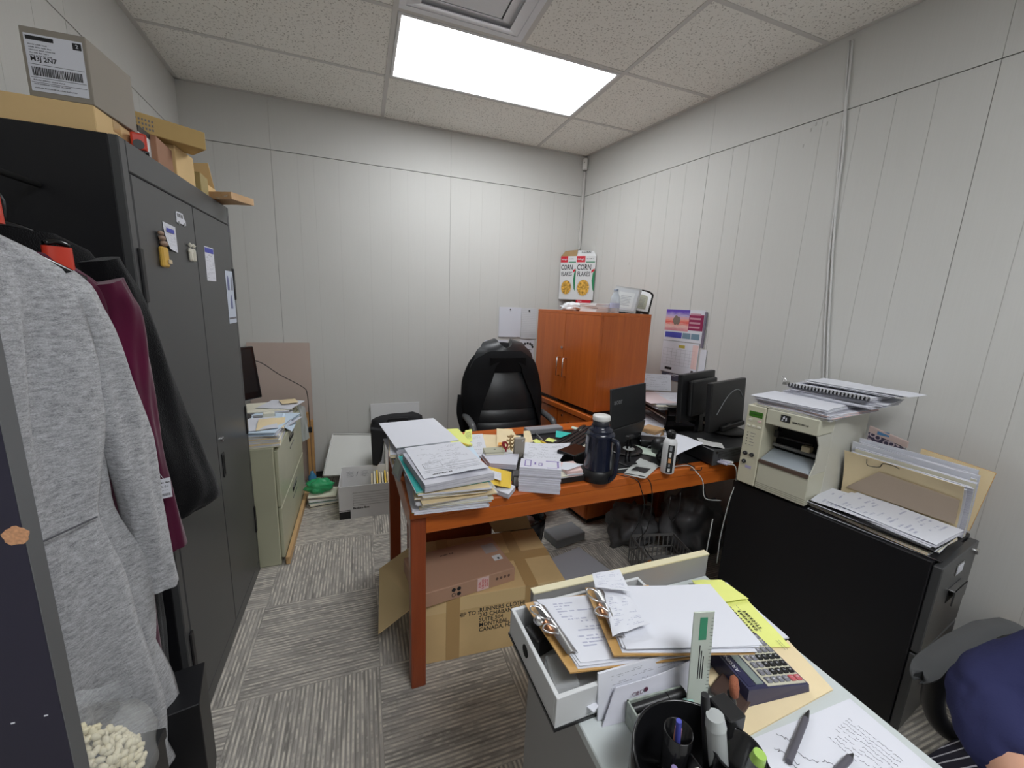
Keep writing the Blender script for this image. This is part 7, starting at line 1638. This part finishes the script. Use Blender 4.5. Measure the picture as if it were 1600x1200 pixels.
for i in range(4):
    cx_ = .122 + i * .018; q.prism([(cx_ + .0065 * math.cos(k * PI / 6), .034 + .0065 * math.sin(k * PI / 6)) for k in range(12)], 0, .0003, mat('carton_grey_print', (.20, .11, .08), .7), M=M0)
    q.box(cx_ - .001, cx_ + .001, .029, .039, .0003, .0006, BLACKINK, M=M0)
bars(q, TR(-.06, .07, .0622), 0, .06, 0, .009, mat('carton_dark_print', (.10, .05, .035), .7), 1); q.build('box_body', sb_)
q = MB(); q.box(.035, .085, .002, .060, 0, .0004, PINKP, M=M0)
for i, tx in enumerate(('IF SEAL', 'IS BROKEN', 'CHECK CONTENT', 'BEFORE ACCEPT')): q.text(tx, (.015, .015, .007, .007)[i], REDINK, M0 @ TR((.045, .059, .070, .079)[i], .031, .0006, 0, 0, R_(90)), ext=.0002, sx=.62)
q.build('seal_label', sb_)
q = MB(); q.box(.13, .19, .01, .075, .0622, .0626, mat('grey_label', (.36, .31, .29), .5)); q.box(.145, .185, -.05, -.015, .0622, .0627, WHITEC); q.box(.163, .172, -.045, -.033, .0627, .0630, BLACKINK); q.build('address_label', sb_)
# waste bin
wbn = thing('waste_bin', 'dark waste bin lined with a black bag behind the big cardboard box', 'bin', (-1.065, -1.47, 0))
q = MB(); q.lathe([(.095, 0), (.128, .265), (.131, .268), (.128, .271), (.122, .268), (.090, .006), (0, .006)], BLKPL, 32); q.build('bin_body', wbn)
q = MB(); n_ = 48; rings = []
for j, (r_, z_) in enumerate(((.100, .05), (.122, .16), (.133, .235), (.137, .282), (.118, .285), (.112, .20))):
    rings.append([(r_ * math.cos(2 * PI * i / n_) * (1 + .035 * math.sin(i * 1.9 + j)), r_ * math.sin(2 * PI * i / n_) * (1 + .035 * math.sin(i * 1.9 + j)), z_ + .008 * math.sin(i * .8 + j * 2)) for i in range(n_)])
vs = [p for r in rings for p in r]; q.add(vs, [(j * n_ + i, j * n_ + (i + 1) % n_, (j + 1) * n_ + (i + 1) % n_, (j + 1) * n_ + i) for j in range(5) for i in range(n_)], mat('glossy_black_bag', (.018, .018, .022), .25), smooth=True); q.build('bin_bag', wbn)
for i, (x, y, a_) in enumerate(((-.03, -.02, 20), (.03, .01, 70))): lump('crumpled_paper', ('first', 'second')[i] + ' crumpled white paper in the black waste bin', 'paper', (-1.065 + x, -1.47 + y, .195 + i * .01), (.04, .035, .03), PAPER, 5.5 + i, amp=.6, sub=3)
# flat grey machine under the desk
e_ = thing('flat_printer', 'flat pale grey machine lying on the carpet under the desk', 'machine', (-.865, -1.80, 0), R_(14))
q = MB(); q.box(-.14, .14, -.155, .155, .012, .092, mat('dark_grey_case', (.05, .05, .055), .5), b=.006); q.build('case', e_)
q = MB(); q.box(-.142, .142, -.158, .158, .0925, .112, mat('pale_grey_lid', (.42, .43, .47), .45), b=.005); q.build('lid', e_)
q = MB(); q.box(-.142, -.085, .10, .158, .1125, .122, mat('pale_grey_lid', (.42, .43, .47), .45), b=.003); q.build('hinge_block', e_)
for sx_ in (-1, 1):
    for sy_ in (-1, 1): q = MB(); q.cyl((sx_ * .11, sy_ * .13, 0), (sx_ * .11, sy_ * .13, .0118), .012, BLKPL, n=10); q.build('foot', e_)
q = MB(); q.box(-.11, .11, -.07, .07, 0, .055, GREYPL, b=.004); one(q, 'modem', 'low silver grey case on the carpet beneath the credenza side', 'modem', (-.72, -1.36, .0005), R_(10))
# wire basket, bags, adapters at the right under the desk
DGB = mat('grey_bin_bag', (.10, .10, .105), .45, bump=.6, bump_s=30)
lump('grey_plastic_bag', 'large slack grey plastic bag under the right desk end', 'bag', (-.02, -1.68, .0005), (.17, .15, .21), DGB, 8.2, amp=.45)
lump('grey_plastic_bag', 'smaller grey plastic bag slumped behind the wire basket', 'bag', (-.33, -1.50, .0005), (.14, .12, .13), DGB, 9.7, amp=.5)
bs = thing('plastic_basket', 'dark slotted basket with orange things on the carpet under the desk', 'basket', (-.36, -1.80, 0), R_(-12))
GRB = mat('basket_grey', (.16, .155, .15), .5)
q = MB(); w_, d_, h_ = .13, .10, .17
q.box(-w_, w_, -d_, d_, 0, .005, GRB)
for s_ in (-1, 1):
    q.box(-w_, w_, s_ * d_ - .002, s_ * d_ + .002, h_ - .015, h_, GRB); q.box(s_ * w_ - .002, s_ * w_ + .002, -d_, d_, h_ - .015, h_, GRB); q.box(-w_, w_, s_ * d_ - .002, s_ * d_ + .002, h_ * .5, h_ * .5 + .008, GRB); q.box(s_ * w_ - .002, s_ * w_ + .002, -d_, d_, h_ * .5, h_ * .5 + .008, GRB)
    for i in range(10): x = -w_ + i * 2 * w_ / 9; q.box(x - .003, x + .003, s_ * d_ - .0015, s_ * d_ + .0015, .005, h_ - .014, GRB)
    for i in range(8): y = -d_ + i * 2 * d_ / 7; q.box(s_ * w_ - .0015, s_ * w_ + .0015, y - .003, y + .003, .005, h_ - .014, GRB)
q.build('basket_body', bs)
q = MB(); q.box(-.03, .03, -.03, .03, 0, .07, mat('orange_thing', (.55, .20, .05), .6), b=.006); one(q, 'orange_box', 'little orange box in the slotted basket', 'box', (-.43, -1.82, .006), R_(10))
q = MB(); q.box(-.05, .05, -.035, .035, 0, .04, BLKPL, b=.008); q.box(.0, .034, -.0356, -.035, .006, .034, mat('violet_label', (.40, .40, .70), .5)); one(q, 'power_adapter', 'black power adapter with a pale violet label under the desk', 'adapter', (-.30, -2.0, .0005), R_(5))
q = MB(); q.box(-.18, .18, -.025, .025, 0, .035, BLKPL, b=.005)
for i in range(5): q.box(-.15 + i * .065, -.115 + i * .065, -.014, .014, .035, .0362, DARK)
one(q, 'power_strip', 'black power strip on the carpet beside the file cabinet', 'power strip', (-.42, -2.08, .0005), R_(-8))
for i, (x, y, a_) in enumerate(((-.48, -2.06, 10), (-.40, -2.085, -5))):
    q = MB(); q.box(-.022, .022, -.02, .02, 0, .05, (BLKPL, GREYPL)[i], b=.004); one(q, 'plug_adapter', ('black', 'grey')[i] + ' plug adapter in the power strip under the desk', 'adapter', (x, y, .0375), R_(a_))
cable('thick black cable looping on the carpet by the power strip', [(-.56, -2.05, .01), (-.60, -1.98, .06), (-.55, -1.92, .10), (-.50, -1.96, .05), (-.44, -2.0, .03)], .004, BLKPL)
cable('grey cable hanging in a U beside the file cabinet', [(-.30, -2.05, .45), (-.32, -2.06, .25), (-.335, -2.08, .12), (-.29, -2.09, .07), (-.26, -2.07, .12)], .003, GREYC)
cable('black cables dropping from the desk to the power strip', [(-.62, -1.93, .40), (-.60, -1.95, .28), (-.52, -2.0, .18), (-.49, -2.04, .09)], .0025, BLKPL)
q = MB(); q.box(-.012, .012, -.07, .07, 0, .33, CARD, b=.001); one(q, 'cardboard_sheet', 'folded brown cardboard standing between the file cabinet and the right wall', 'cardboard', (.305, -2.82, .0005), R_(100))
q = MB(); q.box(-.03, .03, -.1, .1, 0, .14, PAPERC, b=.001); one(q, 'paper_box', 'cream box low on the floor near the right wall', 'box', (.33, -2.96, .0005), R_(8))
# ------------------------------------------------------------------ things on the hutch
HT = CZ + HH + .0196
def HP_(x, y, z=0): return hut.matrix_world @ Vector((x, y, 0))
bpy.context.view_layer.update()
hx_ = (Matrix.Translation(hut.location) @ Matrix.Rotation(hut.rotation_euler.z, 4, 'Z'))
def HL(x, y, z=0): p = hx_ @ Vector((x, y, 0)); return Vector((p.x, p.y, HT + z))
ha = hut.rotation_euler.z
lump('white_bag', 'crumpled white plastic bag on top of the hutch', 'bag', HL(.42, -.10), (.085, .06, .032), mat('white_film', (.72, .72, .74), .35), 4.4, amp=.4)
for i in range(6):
    q = MB(); q.box(-.085, .085, -.075, .075, 0, .0085, WHITEC, b=.001); q.box(-.0853, .0853, -.0753, -.02, .0035, .005, MANILA)
    o_ = one(q, 'notebook', 'thin white notebook in the stack on top of the hutch', 'notebook', HL(.20 + rnd.uniform(-.004, .004), -.13 + rnd.uniform(-.004, .004), .0005 + i * .0092), ha + rnd.uniform(-.04, .04), group='thin white notebooks on the hutch')
wbt = thing('water_bottle', 'clear plastic water bottle with a blue and white label on the hutch', 'bottle', HL(.085, -.175))
CLR = mat('clear_bottle', (.62, .68, .74), .08, alpha=.45)
q = MB(); q.lathe([(.028, 0), (.031, .006), (.031, .025), (.029, .03), (.031, .035), (.031, .085), (.028, .10), (.014, .125), (.0125, .135)], CLR, 24); q.build('body', wbt)
q = MB(); q.lathe([(.0315, .03), (.0315, .062)], mat('label_blue_white', (.42, .48, .66), .4), 24); q.build('label', wbt)
q = MB(); q.lathe([(.0145, .1355), (.0145, .148), (0, .149)], mat('cap_blue_grey', (.22, .25, .32), .4), 16); q.build('cap', wbt)
# two plaques
def plaque(label, x, y, arch, w_, h_, tilt, yaw):
    r = thing('award_plaque', label, 'plaque', HL(x, y), ha + R_(yaw))
    M0 = TR(0, 0, .010, R_(tilt)) @ Matrix.Rotation(R_(7), 4, 'Y')
    prof = [(-w_ / 2, 0), (w_ / 2, 0), (w_ / 2, h_ * .80)] + ([(w_ / 2 * math.cos(a_), h_ * .80 + h_ * .2 * math.sin(a_)) for a_ in [PI * k / 10 for k in range(1, 10)]] if arch else [(w_ / 2, h_), (-w_ / 2, h_)]) + [(-w_ / 2, h_ * .80)]
    MX = M0 @ Matrix(((1, 0, 0, 0), (0, 0, -1, 0), (0, 1, 0, 0), (0, 0, 0, 1)))     # xy -> xz, extruding towards -y
    q = MB(); q.prism(prof, -.014, 0, BLKPLG if arch else STEEL, M=MX); q.build('board', r)
    s_ = .86
    q = MB(); q.prism([(px * s_, h_ * .07 + pz_ * s_) for px, pz_ in prof], .0002, .0014, WHITEC if arch else mat('grey_plate', (.45, .46, .48), .4), M=MX)
    q.prism([(px * .60, h_ * .16 + pz_ * .62) for px, pz_ in prof], .0016, .0022, mat('khaki_plate', (.36, .36, .28), .4) if arch else mat('grey_plate2', (.55, .56, .56), .4), M=MX)
    for k in range(7): q.prism([(-w_ * .2, h_ * (.26 + .06 * k)), (w_ * (.2 - .03 * (k % 2)), h_ * (.26 + .06 * k)), (w_ * (.2 - .03 * (k % 2)), h_ * (.275 + .06 * k)), (-w_ * .2, h_ * (.275 + .06 * k))], .0023, .0026, GREYINK, M=MX)
    q.build('plate', r)
    q = MB(); q.hexa([(-.02, .0, 0), (.02, .0, 0), (.02, .075, 0), (-.02, .075, 0), (-.015, h_ * .5 * math.tan(R_(-tilt)) * -1 + .018 if False else .03, h_ * .5), (.015, .03, h_ * .5), (.015, .034, h_ * .5), (-.015, .034, h_ * .5)], BLKPL); q.build('stand', r)
plaque('rectangular silver plaque leaning behind the water bottle on the hutch', .10, -.255, False, .17, .17, -20, -142)
plaque('arched black and white plaque at the near end of the hutch top', .085, -.375, True, .15, .165, -24, -138)
# corn flakes carton in the corner
cf = thing('cereal_box', 'two joined corn flakes cartons mounted in the room corner above the hutch', 'cereal box', (-.085, -.105, 1.55), R_(0))
CFW = mat('cereal_white', (.70, .71, .72), .45)
CG = mat('cereal_green', (.02, .22, .09), .45); CR = mat('cereal_red', (.60, .015, .035), .45); CFO = mat('flakes', (.72, .33, .05), .7, noise_s=55, noise_a=.75)
# two faces meeting at an edge towards the camera: left face heads to the back wall, right face to the right wall
e0 = Vector((-.075, -.125, 0)); eL = Vector((-.215, -.010, 0)); eR = Vector((.045, -.035, 0)) + Vector((-.001, 0, 0))
eR = Vector((.0, -.262, 0)); 
e0 = PY(897, 465, -.13); e0.z = 0
eL = PY(873, 462, -.012); eL.z = 0
dR = (PR(926, 470, .012)); eR = Vector((dR.x, dR.y, 0))
zb_, zt_ = PY(897, 468, -.13).z, PY(901, 400, -.13).z
cf.location = (e0.x, e0.y, zb_)
for A_, B_, nm in ((eL, e0, 'left_face'), (e0, eR, 'right_face')):
    xa = (B_ - A_); W_ = xa.length; Hh = zt_ - zb_
    M0 = frame(Vector((A_.x, A_.y, zb_)) - Vector(cf.location), xa, (0, 0, 1))      # local z points out of the face
    q = MB(); q.box(0, W_, 0, Hh, -.002, 0, CFW, M=M0)
    q.box(0, W_ * .45, Hh * .86, Hh, .0, .0008, CR, M=M0); q.text("Kellogg's", W_ * .10, PAPER, M0 @ TR(W_ * .225, Hh * .93, .001), ext=.0002, bold=.0004)
    q.box(W_ * .5, W_ * .96, Hh * .855, Hh * .875, 0, .0008, CG, M=M0); bars(q, M0, W_ * .52, W_ * .90, Hh * .93, W_ * .05, GREYINK, 2, .001)
    q.text('CORN', W_ * .30, BLACKINK, M0 @ TR(W_ * .42, Hh * .74, .001) @ Matrix.Diagonal((1, 1.35, 1, 1)), ext=.0003, bold=.0005, sx=.86); q.text('FLAKES', W_ * .25, BLACKINK, M0 @ TR(W_ * .42, Hh * .59, .001) @ Matrix.Diagonal((1, 1.3, 1, 1)), ext=.0003, bold=.0005, sx=.84)
    q.prism([(W_ * .44 + W_ * .36 * math.cos(k * PI / 12), Hh * .27 + W_ * .44 * math.sin(k * PI / 12)) for k in range(24)], 0, .0008, mat('bowl_white', (.60, .58, .55), .4), M=M0)
    q.prism([(W_ * .44 + W_ * .31 * math.cos(k * PI / 12), Hh * .28 + W_ * .40 * math.sin(k * PI / 12)) for k in range(24)], .0009, .0016, CFO, M=M0)
    q.prism([(W_ * .93, Hh * .25), (W_, Hh * .20), (W_, Hh * .70), (W_ * .90, Hh * .62), (W_ * .86, Hh * .45)], 0, .0010, CG, M=M0)
    q.prism([(W_ * .80, Hh * .62), (W_ * .97, Hh * .66), (W_ * .97, Hh * .72), (W_ * .82, Hh * .68)], .0011, .0014, CR, M=M0)
    q.build('carton_face', cf)
    if nm == 'right_face':
        q = MB(); xu = xa.normalized(); base = Vector((0, 0, zt_ - zb_)); inw = Vector((-xu.y, xu.x, 0))
        tl, tr_ = Vector((0, 0, zt_ - zb_)), (B_ - A_) + Vector((0, 0, zt_ - zb_))
        up1 = tl - xu * .008 + inw * .055 + Vector((0, 0, .055)); up2 = tr_ - xu * .035 + inw * .045 + Vector((0, 0, .045))
        q.slab(tl, tr_, up2, up1, .002, CFW, n=(xu.y, -xu.x, .8))
        q.text('CORN', W_ * .17, BLACKINK, frame((tl + tr_ + up1 + up2) / 4 + Vector((xu.y, -xu.x, .8)).normalized() * .0008 + Vector((0, 0, .010)), xa, up1 - tl), ext=.0002, bold=.0004); q.text('FLAKES', W_ * .15, BLACKINK, frame((tl + tr_ + up1 + up2) / 4 + Vector((xu.y, -xu.x, .8)).normalized() * .0008 + Vector((0, 0, -.010)), xa, up1 - tl), ext=.0002, bold=.0004)
        q.build('top_flap', cf)
        q = MB(); q.box(W_ * .10, W_ * .90, -.050, -.001, -.0022, -.0002, CR, M=M0); q.text("Kellogg's", W_ * .07, PAPER, M0 @ TR(W_ * .3, -.012, .0002), ext=.0002); q.build('bottom_flap', cf)
    else:
        q = MB(); xu = xa.normalized(); inw = Vector((-xu.y, xu.x, 0))
        tl, tr_ = (A_ - B_) + Vector((0, 0, zt_ - zb_)), Vector((0, 0, zt_ - zb_))
        q.slab(tl, tr_, tr_ + inw * .03 + Vector((-.01, 0, .055)), tl + inw * .02 + Vector((.03, 0, .05)), .002, CARDD, n=(xu.y, -xu.x, .6)); q.build('top_flap', cf)
q = MB(); Lc = (Vector((-.003, -.003, 0)) - cf.location); 
c_a, c_b, c_c = eL - e0, Vector((-.004, -.006, 0)) - e0, eR - e0
q.hexa([Vector((*v_.xy, zz)) for zz in (.02, zt_ - zb_ - .002) for v_ in (Vector((.003, .012, 0)), c_a + Vector((.010, .004, 0)), c_b, c_c + Vector((-.002, .012, 0)))][::1], CARDD)
q.build('carton_core', cf)
q = MB(); q.box(0, .055, -.002, 0, 0, .12, mat('pale_grey_card3', (.52, .51, .50), .6)); one(q, 'card_backing', 'pale card strip on the wall corner below the left cereal face', 'card', (eL.x + .006, -.004, zb_ - .121))
# motion sensor and conduit in the corner
ms = thing('motion_sensor', 'small white motion sensor in the top corner of the room', 'sensor', (-.022, -.022, H - .115), R_(-45))
q = MB(); q.box(-.022, .022, -.018, .016, 0, .095, WHITEPL, b=.010); q.build('sensor_body', ms)
q = MB(); q.box(-.014, .014, -.0185, -.0175, .012, .05, mat('sensor_lens', (.8, .8, .78), .2)); q.box(-.004, .003, -.0186, -.0178, .058, .062, BLACKINK); q.build('lens', ms)
q = MB(); q.box(-.026, -.006, -.020, -.003, 1.94, 2.59, mat('paint_conduit', (.60, .59, .57), .5), b=.003); tag(q.build('cable_conduit', loc=(-.016, -.012, 2.3)), 'painted conduit running down the room corner below the sensor', 'conduit')
# cable on the right wall
pts = []
for i, (u, v_) in enumerate(((1332, 62), (1327, 120), (1322, 168), (1317, 240), (1309, 300), (1302, 380), (1298, 450), (1294, 520), (1292, 588), (1290, 640))):
    p = PR(u, v_, .006); pts.append(p)
cable('pair of white cables running down the right wall behind the printer', pts, .0045, mat('white_cable', (.66, .66, .65), .4), n=8)
cable('second white cable beside the first on the right wall', [PR(u, v_, .006) for u, v_ in ((1327, 64), (1322, 130), (1320, 168), (1312, 240), (1306, 310), (1297, 380), (1292, 450), (1288, 520), (1286, 588), (1284, 640))], .003, mat('white_cable', (.66, .66, .65), .4), n=8)
# wall calendar
r0 = PR(1043, 483); r1 = PR(1104, 489); b0_ = PR(1031, 578); b1_ = PR(1082, 592)
ca0 = Vector((r0.x, r0.y, 0)); cal = thing('wall_calendar', 'wall calendar with a sunset picture and month sheet on the right wall', 'calendar', (r0.x, r0.y, b0_.z))
zt, zb2 = r0.z, b0_.z; mid_ = zt - (zt - zb2) * .50; WL = (Vector((r1.x, r1.y, 0)) - ca0).length
M0 = frame(Vector((-.0035, 0, 0)), Vector((-RW, -1, 0)), (0, 0, 1))     # x runs towards the camera, z out of the wall
def CZ_(z): return z - zb2
PIC, t, b = newmat('sunset_picture', rough=.35)
tc = t.n('ShaderNodeTexCoord'); sp = t.n('ShaderNodeSeparateXYZ'); t.l(tc.outputs['UV'], sp.inputs[0])
nz = t.noise(t.comb(t.math('MULTIPLY', sp.outputs[0], 3), t.math('MULTIPLY', sp.outputs[1], 9)), 2.0, 4)
fv = t.math('ADD', sp.outputs[1], t.math('MULTIPLY', t.math('SUBTRACT', nz, .5), .25))
t.l(t.ramp(fv, (0.0, (.70, .25, .30)), (.22, (.80, .55, .50)), (.40, (.75, .12, .10)), (.52, (.80, .35, .28)), (.70, (.50, .42, .62)), (.9, (.12, .06, .45))), b.inputs['Base Color'])
q = MB(); Ht = CZ_(zt); Hm = CZ_(mid_)
q.add([(0, Hm + .075, .0015), (WL * .62, Hm + .075, .0015), (WL * .62, Ht, .0015), (0, Ht, .0015)], [(0, 1, 2, 3)], PIC, [[(0, 0), (1, 0), (1, 1), (0, 1)]], M=M0)
q.box(0, WL * .99, Hm + .005, Ht, -.001, .0012, PAPER, M=M0)
q.box(WL * .62, WL * .97, Hm + .085, Ht - .03, .0013, .0018, mat('maroon_print', (.30, .03, .10), .4), M=M0)
for k in range(4): q.box(WL * .64, WL * .90, Hm + .10 + k * .028, Hm + .112 + k * .028, .0019, .0022, mat('pink_print', (.55, .30, .36), .5), M=M0)
q.box(0.01, WL * .48, Hm + .026, Hm + .064, .0013, .0018, BLUEINK, M=M0); q.box(WL * .50, WL * .70, Hm + .026, Hm + .064, .0013, .0018, mat('slate_print', (.18, .28, .36), .5), M=M0); q.box(WL * .72, WL * .92, Hm + .026, Hm + .064, .0013, .0018, mat('slate_print', (.18, .28, .36), .5), M=M0)
q.prism([(WL * .30 + .030 * math.cos(k * PI / 8), Hm + .145 + .026 * math.sin(k * PI / 8) * (1 + .2 * (k % 3))) for k in range(16)], .0016, .0022, mat('rock_print', (.22, .17, .14), .6), M=M0); q.build('picture_sheet', cal)
q = MB(); q.box(.0, WL * .95, 0, Hm, -.001, .0016, PAPER, M=M0)
for k in range(6): q.box(.012, WL * .86, .055 + k * .022, .0556 + k * .022, .0017, .0020, GREYINK, M=M0)
for k in range(8): q.box(.012 + k * WL * .118, .0126 + k * WL * .118, .055, .17, .0017, .0020, GREYINK, M=M0)
q.box(WL * .44, WL * .60, Hm - .040, Hm - .020, .0017, .0021, mat('olive_print', (.50, .42, .08), .5), M=M0); q.box(WL * .80, WL * .94, .05, Hm - .01, .0017, .0020, PINKP, M=M0); q.box(.04, .10, .018, .036, .0017, .0021, BLACKINK, M=M0); q.box(WL * .82, WL * .88, .015, .038, .0017, .0021, BLACKINK, M=M0); q.build('month_sheet', cal)
q = MB(); q.box(WL * 1.0, WL * 1.04, Hm - .02, Ht - .01, 0, .012, mat('grey_violet_edge', (.20, .18, .24), .5), M=M0); q.build('side_strip', cal)
q = MB(); q.box(.02, WL * .92, -.055, -.004, -.001, .0012, mat('slate_card', (.10, .11, .16), .5), M=M0)
for k in range(3): q.box(.03 + k * .03, .06 + k * .08, -.030 + k * .008, -.026 + k * .008, .0013, .0016, PAPER, M=M0)
bars(q, M0 @ TR(0, 0, .0012), .03, .075, -.050, .009, PAPER, 2); q.build('advert_strip', cal)
q = MB(); q.box(WL * 1.0, WL * 1.14, -.02, Hm - .03, 0, .003, PAPER, M=frame(Vector((r0.x - .004, r0.y, zb2)), Vector((-RW, -1, 0)), (0, 0, 1))); tag(q.build('leaflet', loc=(r1.x - .01, r1.y, zb2)), 'narrow white leaflet hanging right of the calendar', 'leaflet')
# small marks on the right wall
q = MB()
for (u, v_) in ((1275, 194), (1292, 193), (1267, 203), (1255, 228), (983, 412)):
    p = PR(u, v_, .0006); q.M = Matrix.Translation(p); q.box(-.0005, .0005, -.003, .003, -.008, .008, GROOVE)
q.M = Matrix(); o_ = q.build('trim_2'); o_['kind'] = 'structure'
